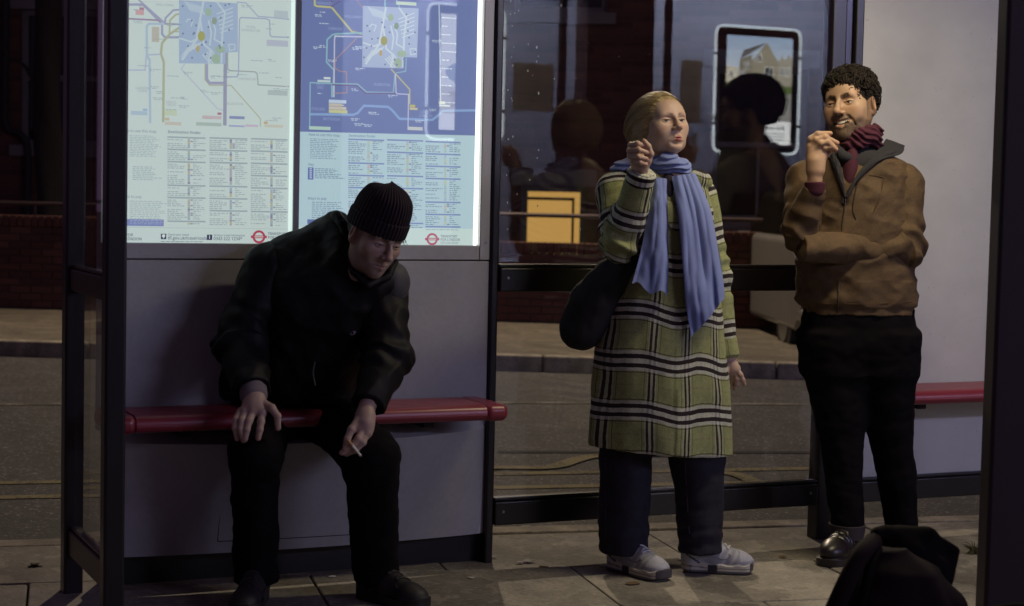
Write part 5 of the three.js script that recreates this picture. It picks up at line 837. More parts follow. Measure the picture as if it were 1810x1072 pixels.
    const tone = (k) => mix3([0.27, 0.19, 0.09], [0.68, 0.55, 0.31], k);
    paint(hg, (x, y, z) => { const a = Math.atan2(x, y - 0.02) * 9; return tone(clamp(0.12 + 0.6 * N3(a * 3, z * 7, 2) + 0.5 * N3(a * 9, z * 10, 6), 0, 1)); });
    const st = [hg];
    for (let i = 0; i < 950; i++) { // strands from the hairline back over the head
      const s = rnd() < 0.5 ? -1 : 1, t = rnd(), x0 = s * (0.003 + 0.072 * t), z0 = 0.068 - 0.30 * Math.abs(x0) - 3 * x0 * x0 - rr(0, 0.03), pts = [];
      let y0 = 0.12 - 0.10 * t * t; const k = rr(0.05, 1), lift = Math.pow(rnd(), 2) * 0.008, wav = rr(0, 6.28);
      for (let q = 0; q <= 7; q++) { const f = q / 7, zz = lerp(z0, -0.105, f), xx = x0 * (1 + 0.25 * Math.sin(f * 3)) * lerp(1, 0.35, f * f), yy = lerp(y0, -0.012 - 0.02 * t, Math.pow(f, 1.7)); let n = V(xx, yy - 0.036, zz + 0.018).normalize(), p = V(0, 0.036, -0.018); let r = 0.14; for (let it = 0; it < 60; it++) { const d = base(p.x + n.x * r, p.y + n.y * r, p.z + n.z * r); if (d < 0.0006) break; r -= Math.max(0.0007, d * 0.7); } r += lift * (0.4 + 0.6 * Math.sin(f * 3.1)) + 0.0016 * Math.sin(f * 9 + wav); pts.push([p.x + n.x * r + 0.002 * Math.sin(f * 7 + wav), p.y + n.y * r, p.z + n.z * r]); }
      const g = strand(pts, rr(0.0005, 0.0013), 14, 4), c = tone(k); st.push(paint(g, () => c));
    }
    for (let i = 0; i < 90; i++) { // loose wisps lying close to the head
      const n = V(rr(-1, 1), rr(-0.3, 1), rr(-1, 0.35)).normalize(); let r = 0.16; for (let it = 0; it < 60; it++) { const d = base(n.x * r, 0.036 + n.y * r, -0.018 + n.z * r); if (d < 0.0005) break; r -= Math.max(0.0007, d * 0.7); }
      const p = V(n.x * r, 0.036 + n.y * r, -0.018 + n.z * r), t = V(rr(-1, 1), rr(-0.6, 0.6), rr(-1, 0.2)).cross(n).normalize(), l = rr(0.012, 0.034), c = tone(rr(0.4, 1));
      st.push(paint(strand([p.clone().addScaledVector(n, -0.002), p.clone().addScaledVector(t, l * 0.5).addScaledVector(n, rr(0.001, 0.007)), p.clone().addScaledVector(t, l).addScaledVector(n, rr(-0.004, 0.009))], 0.00042, 8, 3), () => c));
    }
    for (const s of [-1, 1]) for (let i = 0; i < 44; i++) { // hair falling loose in front of and over the ears
      const k = rnd(), a = V(s * (0.060 + 0.016 * k), rr(0.035, 0.06), 0.030 - 0.05 * k), m = V(s * rr(0.082, 0.087), rr(-0.01, 0.01), 0.0 - 0.03 * k + rr(-0.004, 0.004)), e = V(s * rr(0.070, 0.083), rr(-0.085, -0.05), -0.012 - 0.045 * k + rr(-0.008, 0.008)), c = tone(rr(0.15, 1));
      st.push(paint(strand([a, m, e], rr(0.0006, 0.0011), 12, 4), () => c));
    }
    const h = mergeGeometries(st); h.applyMatrix4(HM); part('hair', h, M.hair, w);
    const er = new THREE.SphereGeometry(0.004, 10, 8); er.applyMatrix4(new THREE.Matrix4().makeTranslation(-0.079, -0.034, -0.004)).applyMatrix4(HM); part('earring', er, M.steel, w);
  }
  // ---- coat
  const hem = (x) => { const a = J(1040, 792, 0.1), b = J(1288, 812, 0.1); return a[1] + (x - a[0]) * (b[1] - a[1]) / (b[0] - a[0]); };
  const folds = (th, y) => { const k = smoothstep(-y, -1.0, -0.45); return k * (0.040 * Math.sin(th * 5 + 0.8 + y * 1.2) + 0.022 * Math.sin(th * 9 - 1 + y * 2) + 0.012 * N3(th * 3, y * 4, 0)) + 0.012 * N3(th * 4, y * 9, 5) + (th > 0.16 + 0.03 * y && th < 2.4 && y < 1.1 ? 0.022 : 0); };
  const torso = loft([S(290, 1150, 1212, 0.06, -0.01), S(312, 1102, 1240, 0.088, -0.01), S(338, 1078, 1256, 0.108), S(375, 1078, 1262, 0.12), S(430, 1084, 1266, 0.125), S(500, 1082, 1270, 0.13), S(560, 1064, 1277, 0.14), S(620, 1050, 1280, 0.15), S(700, 1046, 1284, 0.158), S(770, 1041, 1287, 0.165), S(830, 1040, 1288, 0.168)], folds);
  const cf = new Field().add(torso).sub((x, y, z) => y - hem(x), 0.006).add(ell(J(1240, 316, 0.045), [0.048, 0.028, 0.014], [0, 0.5, -0.45]), 0.006).sub(ell(J(1180, 300, 0.02), [0.05, 0.08, 0.07]), 0.01);
  const cF = wrapField(cf.fn(), (x, y, z) => 0.0028 * wrinkle(x, y, z, 16));
  const Rc = 0.225, coatG = clothUV(net(cF, [-0.36, 0.36, -0.24], [0.34, 1.45, 0.26], 0.0075), (x, y, z) => { const th = Math.atan2(x + 0.02, z); return [th * Rc + 0.032 + 0.010 * N3(x * 5, y * 5, z * 5), y + 0.03 + 0.05 * x + 0.006 * Math.sin(th * 5 + 0.8 + y) + 0.012 * N3(x * 6, y * 4, z * 6), 2 * Math.PI * Rc]; });
  const coat = part('coat', coatG, M.coat, w);
  const sleeve = (pts, rs, rz, cuff, amp, box) => {
    const L = V(...pts[0]).distanceTo(V(...pts[1])), uvf = limbUV(pts, 0.055), base = new Field().add(cap(pts[0], pts[1], rs[0], rs[1])).add(cap(pts[1], pts[2], rs[1], rs[2]), 0.03);
    const d = V(...pts[2]).sub(V(...pts[1])).normalize(); base.sub((x, y, z) => -((x - pts[2][0]) * d.x + (y - pts[2][1]) * d.y + (z - pts[2][2]) * d.z), 0.004);
    const F = wrapField(base.fn(), (x, y, z) => { const [u, v] = uvf(x, y, z), e = Math.exp(-Math.pow((v - L) / 0.10, 2)); return amp * (e * 1.3 * Math.sin(v * 95 + 3 * N3(x * 12, y * 12, z * 12) + u * 14) + 0.8 * wrinkle(x, y, z, 18, 0.7)); });
    const g = clothUV(net(F, box[0], box[1], 0.0065), (x, y, z) => { const q = uvf(x, y, z); return [q[0] + 0.02, -q[1] + 0.05, q[2]]; });
    const m = part('sleeve', g, M.coat, coat);
    if (cuff) { const e = V(...pts[2]), s0 = e.clone().addScaledVector(d, -cuff), cfld = new Field().add(cap(s0.toArray(), e.toArray(), rs[2] * 1.10, rs[2] * 1.16)).sub((x, y, z) => -((x - e.x) * d.x + (y - e.y) * d.y + (z - e.z) * d.z) - 0.006, 0.004).sub((x, y, z) => (x - s0.x) * d.x + (y - s0.y) * d.y + (z - s0.z) * d.z, 0.004); part('cuff', clothUV(net(cfld.fn(), box[0], box[1], 0.005), (x, y, z) => { const q = uvf(x, y, z); return [q[0] + 0.06, -q[1] + 0.015, q[2]]; }), M.coat, coat); }
    return m;
  };
  sleeve([rS, rE, J(1136, 301, 0.19)], [0.072, 0.066, 0.043], 0, 0.05, 0.006, [[rS[0] - 0.12, rE[1] - 0.1, -0.12], [rW[0] + 0.1, rS[1] + 0.14, 0.3]]);
  sleeve([lS, lE, lW], [0.064, 0.05, 0.036], 0, 0.07, 0.004, [[lS[0] - 0.1, lW[1] - 0.06, -0.13], [lW[0] + 0.09, lS[1] + 0.1, 0.1]]);
  // flaps, pocket edge and buttonless front edge of the coat
  // lapel
  { const lap = new Field().add(ell(J(1188, 382, 0.118), [0.030, 0.055, 0.008], [-0.1, 0.1, 0.5]), 0.004); part('lapel', clothUV(net(lap.fn(), [-0.12, 1.0, 0.05], [0.12, 1.35, 0.2], 0.004), (x, y) => [x + 0.04, y * 0.8, 0]), M.coat, coat); }
  // dark top in the neck opening
  part('top', net(new Field().add(ell(J(1181, 345, 0.065), [0.036, 0.075, 0.045])).fn(), [-0.15, 1.0, -0.05], [0.12, 1.45, 0.16], 0.005), std([0.012, 0.008, 0.016], 0.9), w);
  // ---- scarf
  const sc = new Field(), nc = J(1183, 300, 0.015);
  for (const [dy, tilt, R, r, roll] of [[0.012, 0.35, 0.050, 0.021, 0.10], [-0.004, 0.42, 0.054, 0.022, -0.06], [-0.020, 0.5, 0.056, 0.021, 0.08], [0.004, 0.25, 0.058, 0.020, 0.2]]) { const m = new THREE.Matrix4().makeRotationFromEuler(new THREE.Euler(-tilt, 0, -roll)).elements; sc.add((x, y, z) => { const px = x - nc[0], py = y - nc[1] - dy, pz = z - nc[2]; const X = m[0] * px + m[1] * py + m[2] * pz, Y = m[4] * px + m[5] * py + m[6] * pz, Z = m[8] * px + m[9] * py + m[10] * pz; return Math.hypot(Math.hypot(X * 1.02, Z) - R, Y) - r * (1 + 0.14 * Math.sin(Math.atan2(X, Z) * 3 + dy * 200)); }, 0.004); }
  sc.add(ell(J(1103, 294, -0.03), [0.048, 0.020, 0.045], [0, 0, 0.3]), 0.012).add(ell(J(1128, 289, -0.045), [0.05, 0.026, 0.045]), 0.012);
  const scarf = part('scarf', clothUV(net(wrapField(sc.fn(), (x, y, z) => 0.0035 * Math.sin(y * 300 + z * 120 + 5 * N3(x * 14, y * 14, z * 14)) + 0.003 * wrinkle(x, y, z, 26, 2.2)), [nc[0] - 0.24, nc[1] - 0.13, -0.14], [nc[0] + 0.13, nc[1] + 0.12, 0.15], 0.0042), (x, y, z) => [x, y + z, 0]), M.scarfBlue, w);
  part('scarf_end', ribbon([J(1148, 312, 0.10), J(1146, 360, 0.13), J(1136, 430, 0.155), J(1117, 502, 0.165)], [J(1178, 316, 0.105), J(1180, 370, 0.135), J(1182, 450, 0.155), J(1180, 524, 0.16)], { n: 1.6, amp: 0.007, hem: 0.012, ph: 0.6 }), M.scarfBlue, scarf);
  part('scarf_end', ribbon([J(1188, 312, 0.105), J(1199, 380, 0.138), J(1207, 470, 0.155), J(1213, 540, 0.165), J(1223, 597, 0.17)], [J(1228, 306, 0.07), J(1256, 370, 0.105), J(1271, 440, 0.12), J(1279, 490, 0.125), J(1282, 526, 0.13)], { n: 2.1, amp: 0.0085, ph: 2.2 }), M.scarfBlue, scarf);
  // ---- jeans
  const leg = (s, pts) => loft(pts, (th, y) => 0.02 * Math.sin(th * 4 + s) + 0.03 * N3(th * 2, y * 9, s * 3));
  const jf = new Field().add(loft([S(640, 1078, 1268, 0.11), S(760, 1064, 1280, 0.11), S(800, 1066, 1278, 0.10)])).add(leg(1, [S(770, 1062, 1160, 0.095), S(800, 1060, 1153, 0.092), S(860, 1061, 1150, 0.09), S(925, 1057, 1147, 0.09), S(975, 1060, 1146, 0.09)]), 0.01).add(leg(2, [S(770, 1176, 1284, 0.095), S(800, 1181, 1281, 0.092), S(860, 1191, 1279, 0.09), S(925, 1197, 1277, 0.088), S(974, 1201, 1275, 0.088)]), 0.01);
  const jeans = part('jeans', clothUV(net(wrapField(jf.fn(), (x, y, z) => 0.004 * wrinkle(x, y, z, 12, 1.6) + (y < 0.17 ? 0.002 * Math.sin(y * 100 + 4 * N3(x * 9, y * 9, z * 9)) : 0)), [-0.3, 0.05, -0.15], [0.28, 0.8, 0.16], 0.0075), (x, y, z) => [x + z, y, 0]), M.denim, w);
  for (const px of [1072, 1213]) part('seam', (() => { const pts = []; for (let y = 815; y <= 968; y += 15) { let p = J(px + (px > 1100 ? (y - 815) * 0.06 : 0), y, 0.12); for (let q = 0; q < 60 && jf.fn()(...p) > 0.001; q++) p = [p[0], p[1], p[2] - 0.003]; pts.push(p); } return tube(pts, 0.0016, 40, 5); })(), std([0.05, 0.035, 0.06], 0.9), jeans);
  // ---- trainers
  const trainers = { upper: [0.30, 0.30, 0.34], sole: [0.50, 0.47, 0.40] };
  part('trainer', sneaker(G(1078, 1004), G(1178, 1030), trainers), M.shoe, w); part('trainer', sneaker(G(1204, 1010), G(1330, 1014), trainers), M.shoe, w);
  // ---- slouchy black bag under her arm (a thing of its own)
  const bag = thing('shoulder_bag', 'slouchy black cloth bag hanging under the raised arm of the woman in the checked coat', 'bag', [B.x, 0, B.z], -YAW);
  const b = new Field().add(ell(J(1040, 555, 0.03), [0.085, 0.11, 0.06], [0, 0, -0.5])).add(ell(J(1070, 510, 0.04), [0.07, 0.10, 0.06], [0, 0, -0.55]), 0.06).add(ell(J(1030, 590, 0.03), [0.06, 0.045, 0.05]), 0.05).add(cap(J(1085, 490, 0.06), J(1128, 452, 0.10), 0.05, 0.03), 0.05);
  const bagM = std([0.010, 0.008, 0.010], 0.85, 0, { sheen: 0.2, sheenRoughness: 0.6 });
  part('bag_body', net(wrapField(b.fn(), (x, y, z) => 0.007 * wrinkle(x, y, z, 14, 0.8)), [J(985, 555)[0], 0.7, -0.1], [J(1150, 555)[0], 1.2, 0.2], 0.006), bagM, bag);
  part('strap', tube([J(1090, 485, 0.07), J(1120, 440, 0.125), J(1145, 400, 0.135), J(1130, 330, 0.10), J(1112, 306, 0.0), J(1100, 330, -0.10), J(1070, 480, -0.04)], 0.012, 60, 8), bagM, bag);
}
tick('woman');
// ---------------------------------------------------------------- laughing man in the brown jacket
const canvasTexA = again(fleece, 24);
M.brown = new THREE.MeshPhysicalMaterial({ color: lin(0.135, 0.079, 0.034), roughness: 0.82, sheen: 0.25, sheenRoughness: 0.5, sheenColor: lin(0.4, 0.28, 0.14), bumpMap: canvasTexA, bumpScale: 0.0006, map: again(texFrom(256, (x, y) => { const i = (y * 2) * 512 + x * 2; return 0.86 + 0.28 * (nA[i] - 0.5) + 0.2 * (nB[i] - 0.5); }), 3) });
M.trouser = new THREE.MeshPhysicalMaterial({ color: lin(0.0045, 0.0032, 0.0045), roughness: 0.9, specularIntensity: 0.25, sheen: 0.0, sheenRoughness: 0.6, bumpMap: again(fleece, 30), bumpScale: 0.0005 });
M.burgundy = new THREE.MeshPhysicalMaterial({ color: lin(0.062, 0.009, 0.022), roughness: 0.9, sheen: 0.4, sheenRoughness: 0.5, sheenColor: lin(0.4, 0.1, 0.18), bumpMap: again(fleece, 30), bumpScale: 0.0006 });
M.charcoal = std([0.022, 0.02, 0.024], 0.9, 0, { sheen: 0.3, sheenRoughness: 0.6 });
M.leather = std([0.010, 0.006, 0.007], 0.42, 0, { clearcoat: 0.3, clearcoatRoughness: 0.3 });
function curls(base, center, count, test, rMin, rMax, colorA, colorB) { // small ring-shaped locks set over a scalp field
  const out = [];
  for (let i = 0, tries = 0; i < count && tries < count * 12; tries++) {
    const n = V(rr(-1, 1), rr(-0.7, 1), rr(-1, 1)); if (n.lengthSq() > 1 || n.lengthSq() < 0.1) continue; n.normalize();
    let r = 0.16; for (let it = 0; it < 60; it++) { const d = base(center.x + n.x * r, center.y + n.y * r, center.z + n.z * r); if (d < 0.0005) break; r -= Math.max(0.0007, d * 0.8); }
    const p = center.clone().addScaledVector(n, r); if (!test(p, n)) continue; i++;
    const R = rr(rMin, rMax), turns = rr(0.8, 1.5), a0 = rr(0, 6.28), t1 = V(rr(-1, 1), rr(-1, 1), rr(-1, 1)).cross(n).normalize(), t2 = n.clone().cross(t1), pts = [], m = 9;
    for (let q = 0; q <= m; q++) { const a = a0 + q / m * turns * 6.283, lift = q / m; pts.push(p.clone().addScaledVector(t1, R * Math.cos(a) * 0.9).addScaledVector(n, R * 0.75 * Math.sin(a) + 0.002 + lift * 0.004).addScaledVector(t2, (lift - 0.5) * R * 1.3)); }
    const g = strand(pts, rr(0.0017, 0.0029), 14, 5), c = mix3(colorA, colorB, rnd()); out.push(paint(g, () => c));
  }
  return out;
}
{
  const { B, J, G, S } = frameOf(1515, 985);
  const w = thing('person', 'laughing man in a brown zip jacket and maroon scarf with a hand at his chin', 'person', [B.x, 0, B.z], -YAW);
  const skin = [0.44, 0.275, 0.175];
  const hd = J(1503, 190, 0.02), HM = headMatrix(hd, -0.60, 0.05, 0.13, 1.075);
  const rS = J(1424, 318, 0.0), rE = J(1414, 410, 0.13), rW = J(1441, 322, 0.21), lS = J(1596, 326, -0.01), lE = J(1598, 440, 0.04), lW = J(1432, 440, 0.17);
  const bf = new Field().add(cap(J(1515, 310, -0.02), J(1515, 450, -0.01), 0.12, 0.12)).add(cap(J(1515, 450, -0.01), J(1517, 600, -0.01), 0.12, 0.13), 0.05).add(cap(rS, rE, 0.045, 0.04), 0.04).add(cap(rE, J(1441, 318, 0.21), 0.038, 0.026), 0.02).add(cap(lS, lE, 0.045, 0.04), 0.04).add(cap(lE, J(1510, 441, 0.105), 0.04, 0.026), 0.02).add(cap(J(1475, 640, 0), J(1498, 960, 0.0), 0.08, 0.04), 0.04).add(cap(J(1560, 640, 0), J(1596, 940, -0.12), 0.08, 0.04), 0.04).add(cap(J(1515, 270, 0.0), J(1515, 330, -0.02), 0.055, 0.08), 0.03);
  const bodyG = paint(net(bf.fn(), [-0.34, 0.03, -0.3], [0.34, 1.5, 0.3], 0.014), () => skin);
  const head = makeHead({ skin, lips: [0.34, 0.13, 0.11], brow: [0.018, 0.012, 0.010], browW: 0.0078, browK: 0.95, mouth: 'smile', jaw: 1.02, cheek: 0.004, eye: 0.0032, iris: [0.015, 0.010, 0.008], lash: [0.02, 0.012, 0.01], look: [-0.35, 0.0], nose: 1.6, neck: 1.0, beard: 0.8, beardColor: [0.038, 0.029, 0.024] });
  head.geo.applyMatrix4(HM);
  const h = makeHand([[J(1441, 318, 0.21), J(1440, 285, 0.215), 0.0255, 0.025], [J(1437, 300, 0.21), J(1434, 260, 0.21), 0.022, 0.017], [J(1444, 300, 0.215), J(1446, 266, 0.215), 0.022, 0.017], [J(1447, 300, 0.215), J(1455, 272, 0.21), 0.02, 0.015]],
    [[[J(1432, 258, 0.205), J(1434, 246, 0.215), J(1446, 237, 0.222), J(1468, 236, 0.220)], [0.0122, 0.0115, 0.0102, 0.0082]], [[J(1435, 262, 0.212), J(1443, 247, 0.225), J(1459, 243, 0.228), J(1480, 253, 0.222)], [0.0122, 0.0115, 0.0102, 0.0084]], [[J(1442, 265, 0.216), J(1451, 253, 0.232), J(1463, 251, 0.232), J(1478, 264, 0.225)], [0.0118, 0.011, 0.0098, 0.0082]], [[J(1450, 269, 0.214), J(1458, 261, 0.226), J(1467, 260, 0.226), J(1477, 267, 0.22)], [0.0108, 0.0098, 0.0088, 0.0074]],
      [[J(1449, 288, 0.205), J(1462, 272, 0.195), J(1476, 258, 0.19)], [0.0125, 0.011, 0.009]]], skin);
  part('body', mergeGeometries([bodyG, head.geo, h]), M.skin, w);
  // ---- hair: short sides, a mass of dark curls on top
  {
    const hf = new Field().add(ell([0, 0.040, -0.022], [0.083, 0.090, 0.106])).sub(ell([0, -0.040, 0.090], [0.062, 0.108, 0.088]), 0.008).sub((x, y, z) => (y + 0.045) + 0.25 * (z + 0.05), 0.01).sub(ell([0.08, -0.02, 0.0], [0.03, 0.045, 0.028]), 0.006).sub(ell([-0.08, -0.02, 0.0], [0.03, 0.045, 0.028]), 0.006);
    const base = hf.fn(), ca = [0.008, 0.006, 0.005], cb = [0.030, 0.023, 0.018];
    const g = paint(net(wrapField(base, (x, y, z) => 0.0025 * N3(x * 190, y * 190, z * 190)), [-0.11, -0.075, -0.14], [0.11, 0.15, 0.10], 0.003), (x, y, z) => mix3(ca, cb, clamp(0.35 + N3(x * 150, y * 150, z * 150), 0, 1)));
    const mid = V(0, 0.036, -0.018), ear = (p) => Math.abs(p.x) > 0.058 && p.z > -0.042 && p.y < 0.028;
    const st = [g, ...curls(base, mid, 620, (p) => p.y > 0.05 && !ear(p), 0.006, 0.011, ca, cb), ...curls(base, mid, 420, (p) => p.y > 0.09 || (p.z > 0.02 && p.y > 0.066), 0.010, 0.0175, ca, cb), ...curls(base, mid, 130, (p) => p.z > 0.04 && p.y > 0.06 && p.y < 0.1, 0.011, 0.018, ca, cb), ...curls(base, mid, 380, (p) => p.y <= 0.055 && p.y > -0.03 && !ear(p), 0.003, 0.006, ca, cb)];
    const hg = mergeGeometries(st); hg.applyMatrix4(HM); part('hair', hg, M.hairDark, w);
  }
  // ---- jacket
  const torso = loft([S(268, 1470, 1562, 0.062, 0.0), S(286, 1424, 1606, 0.095, 0.0), S(310, 1414, 1612, 0.115), S(345, 1414, 1610, 0.13), S(420, 1410, 1614, 0.142), S(480, 1407, 1618, 0.142), S(532, 1408, 1622, 0.14), S(546, 1416, 1619, 0.134), S(556, 1418, 1618, 0.134)], (th, y) => 0.02 * N3(th * 3, y * 10, 2) + (y < 1.0 ? 0.012 * Math.sin(th * 7 + y * 8) : 0));
  const jf = new Field().add(torso).sub(ell(J(1516, 262, 0.03), [0.055, 0.06, 0.075]), 0.01);
  const jF = wrapField(jf.fn(), (x, y, z) => 0.0035 * wrinkle(x, y, z, 15, 1.3) + 0.0055 * (ridge(x + 0.3 * y, y * 1.6, z, 8) - 0.6) + (y < 0.905 && y > 0.86 ? -0.003 : 0));
  const jacket = part('jacket', clothUV(net(jF, [-0.3, 0.82, -0.2], [0.3, 1.5, 0.2], 0.0068), (x, y, z) => [x + z, y, 0]), M.brown, w);
  const sleeve = (pts, rs, lo, hi, amp, f = 60) => {
    const L = V(...pts[0]).distanceTo(V(...pts[1])), uvf = limbUV(pts, 0.06), q = new Field().add(cap(pts[0], pts[1], rs[0], rs[1])).add(cap(pts[1], pts[2], rs[1], rs[2]), 0.03), d = V(...pts[2]).sub(V(...pts[1])).normalize(); q.sub((x, y, z) => -((x - pts[2][0]) * d.x + (y - pts[2][1]) * d.y + (z - pts[2][2]) * d.z), 0.004);
    const F = wrapField(q.fn(), (x, y, z) => { const [u, v] = uvf(x, y, z), e = Math.exp(-Math.pow((v - L) / 0.12, 2)); return amp * (e * 1.1 * Math.sin(v * f + 4 * N3(x * 9, y * 9, z * 9) + u * 18) + 0.5 * wrinkle(x, y, z, 16, 0.8) + 0.9 * (ridge(x, y, z, 11) - 0.6)); });
    return part('sleeve', clothUV(net(F, lo, hi, 0.0062), (x, y, z) => uvf(x, y, z)), M.brown, jacket);
  };
  const around = (...p) => [[0, 1, 2].map((i) => Math.min(...p.map((q) => q[i])) - 0.1), [0, 1, 2].map((i) => Math.max(...p.map((q) => q[i])) + 0.1)];
  sleeve([rS, rE, J(1440, 330, 0.205)], [0.070, 0.061, 0.041], ...around(rS, rE, rW), 0.006, 85); sleeve([lS, lE, J(1414, 438, 0.175)], [0.076, 0.068, 0.050], ...around(lS, lE, J(1414, 438, 0.175)), 0.0075, 70);
  // shirt cuff at the raised wrist
  { const a = J(1440, 334, 0.205), b = J(1441, 322, 0.21); part('shirt_cuff', net(new Field().add(cap(a, b, 0.036, 0.036)).sub((x, y, z) => y - b[1] > 0 ? -(y - b[1]) : -(y - b[1]), 0.003).fn(), ...around(a, b), 0.004), M.burgundy, w); }
  // front zip, collar, chest pocket, hem seam
  const snap = (px, py, off = 0.001) => { let p = J(px, py, 0.22); for (let i = 0; i < 120 && jF(...p) > off; i++) { const q = J(px, py, p[2] - 0.0015); p = q; } return p; };
  part('zip', tube([[1462, 272], [1474, 300], [1487, 330], [1494, 352], [1489, 400], [1487, 450], [1483, 500], [1482, 535], [1481, 553]].map(([a, b]) => snap(a, b)), 0.0028, 80, 6), std([0.10, 0.08, 0.05], 0.35, 0.7), jacket);
  part('zip', tube([[1556, 268], [1532, 292], [1512, 318], [1498, 340], [1494, 352]].map(([a, b]) => snap(a, b, 0.002)), 0.0028, 50, 6), std([0.10, 0.08, 0.05], 0.35, 0.7), jacket);
  part('zip_pull', box(-0.004, 0.004, -0.03, 0, -0.001, 0.0015, 0.001).translate(...snap(1490, 344, 0.004)), std([0.2, 0.18, 0.15], 0.3, 0.9), jacket);
  { const p = (a, b) => snap(a, b, 0.0); part('pocket', tube([p(1512, 330), p(1520, 312), p(1562, 315), p(1562, 318), p(1555, 350), p(1540, 385)], 0.0022, 60, 5), std([0.07, 0.036, 0.014], 0.9), jacket); part('pocket_zip', tube([p(1520, 312), p(1512, 340), p(1508, 372), p(1513, 388)], 0.0028, 40, 5), std([0.05, 0.035, 0.02], 0.5, 0.5), jacket); part('hem_seam', tube([[1420, 534], [1450, 537], [1480, 538], [1520, 538], [1560, 537], [1600, 535], [1614, 533]].map(([a, b]) => p(a, b)), 0.0018, 60, 5), std([0.07, 0.036, 0.014], 0.9), jacket); part('shoulder_seam', tube([p(1420, 296), p(1440, 304), p(1455, 312)], 0.0018, 30, 5), std([0.07, 0.036, 0.014], 0.9), jacket); }
  const collar = part('collar', ribbon([J(1566, 246, -0.03), J(1558, 258, 0.04), J(1536, 284, 0.10), J(1510, 318, 0.124), J(1495, 348, 0.13)], [J(1600, 258, -0.04), J(1594, 272, 0.035), J(1550, 288, 0.100), J(1515, 320, 0.125), J(1496, 350, 0.13)], { n: 0.5, amp: 0.006, th: 0.007 }), M.charcoal, jacket);
  part('collar', ribbon([J(1464, 268, 0.07), J(1472, 288, 0.10), J(1483, 318, 0.124), J(1491, 348, 0.13)], [J(1474, 262, 0.075), J(1484, 288, 0.106), J(1490, 318, 0.126), J(1495, 350, 0.13)], { n: 0.5, amp: 0.004, th: 0.007 }), M.charcoal, jacket);
  part('lining', net(new Field().add(ell(J(1520, 292, 0.045), [0.085, 0.07, 0.055], [0, 0, 0.2])).fn(), [-0.16, 1.15, -0.05], [0.18, 1.5, 0.16], 0.006), M.charcoal, jacket);
  // shirt front in the opening and below the hem
  part('shirt', net(new Field().add(ell(J(1501, 306, 0.078), [0.030, 0.10, 0.046], [0, 0, -0.1])).fn(), [-0.16, 1.1, -0.02], [0.12, 1.5, 0.16], 0.005), M.burgundy, w);
  part('shirt_tail', net(loft([S(550, 1436, 1600, 0.115), S(564, 1440, 1575, 0.118), S(567, 1445, 1530, 0.118)]), [-0.2, 0.78, -0.15], [0.2, 0.95, 0.16], 0.006), M.burgundy, w);
  // ---- scarf wound round the neck
  const sc = new Field(), nc = J(1518, 254, 0.03);
  for (const [dy, tilt, R, r, roll] of [[0.018, 0.30, 0.066, 0.022, 0.36], [-0.006, 0.40, 0.068, 0.022, 0.30], [-0.026, 0.5, 0.066, 0.020, 0.22]]) { const m = new THREE.Matrix4().makeRotationFromEuler(new THREE.Euler(-tilt, 0, roll)).elements; sc.add((x, y, z) => { const px = x - nc[0], py = y - nc[1] - dy, pz = z - nc[2], X = m[0] * px + m[1] * py + m[2] * pz, Y = m[4] * px + m[5] * py + m[6] * pz, Z = m[8] * px + m[9] * py + m[10] * pz; return Math.hypot(Math.hypot(X, Z) - R, Y) - r * (1 + 0.16 * Math.sin(Math.atan2(X, Z) * 4 + dy * 150)); }, 0.004); }
  part('scarf', net(wrapField(sc.fn(), (x, y, z) => 0.003 * Math.sin((y + x * 0.5) * 280 + 5 * N3(x * 16, y * 16, z * 16)) + 0.003 * wrinkle(x + y, y, z, 30, 1)), [nc[0] - 0.13, nc[1] - 0.12, -0.1], [nc[0] + 0.13, nc[1] + 0.12, 0.16], 0.004), M.burgundy, w);
  part('under_scarf', net(new Field().add(chain([J(1476, 262, 0.085), J(1490, 276, 0.100), J(1508, 282, 0.100)], [0.018, 0.02, 0.017])).fn(), [-0.14, 1.2, 0.04], [0.05, 1.5, 0.17], 0.005), M.charcoal, w);
  // ---- trousers
  const tf = new Field().add(loft([S(545, 1420, 1616, 0.125), S(570, 1416, 1620, 0.128), S(610, 1414, 1622, 0.126), S(660, 1424, 1614, 0.10)])).add(loft([S(590, 1416, 1530, 0.115), S(650, 1419, 1531, 0.11), S(700, 1430, 1532, 0.10), S(745, 1441, 1530, 0.09), S(790, 1451, 1526, 0.08), S(850, 1460, 1525, 0.075), S(925, 1468, 1528, 0.072), S(935, 1469, 1529, 0.072)], (th, y) => 0.04 * N3(th * 2, y * 10, 1)), 0.04).add(loft([S(590, 1508, 1622, 0.115, 0), S(650, 1512, 1620, 0.11, -0.01), S(700, 1518, 1617, 0.10, -0.02), S(745, 1528, 1615, 0.09, -0.04), S(790, 1541, 1614, 0.08, -0.05), S(840, 1549, 1620, 0.078, -0.07), S(900, 1561, 1621, 0.072, -0.1), S(938, 1566, 1622, 0.07, -0.11)], (th, y) => 0.04 * N3(th * 2, y * 10, 5)), 0.04);
  const tr = part('trousers', clothUV(net(wrapField(tf.fn(), (x, y, z) => 0.004 * wrinkle(x, y, z, 13, 1.5)), [-0.28, 0.1, -0.24], [0.28, 0.95, 0.18], 0.0075), (x, y, z) => [x + z, y, 0]), M.trouser, w);
  part('turn_up', net(loft([S(926, 1466, 1531, 0.077), S(951, 1471, 1527, 0.075)], (th) => 0.03 * Math.sin(th * 3)), [-0.2, 0.05, -0.12], [0.1, 0.3, 0.12], 0.005), std([0.035, 0.026, 0.034], 0.9), tr);
  part('turn_up', net(loft([S(930, 1564, 1624, 0.075, -0.11), S(944, 1566, 1623, 0.073, -0.11)]), [0.05, 0.05, -0.25], [0.3, 0.3, 0.05], 0.005), std([0.035, 0.026, 0.034], 0.9), tr);
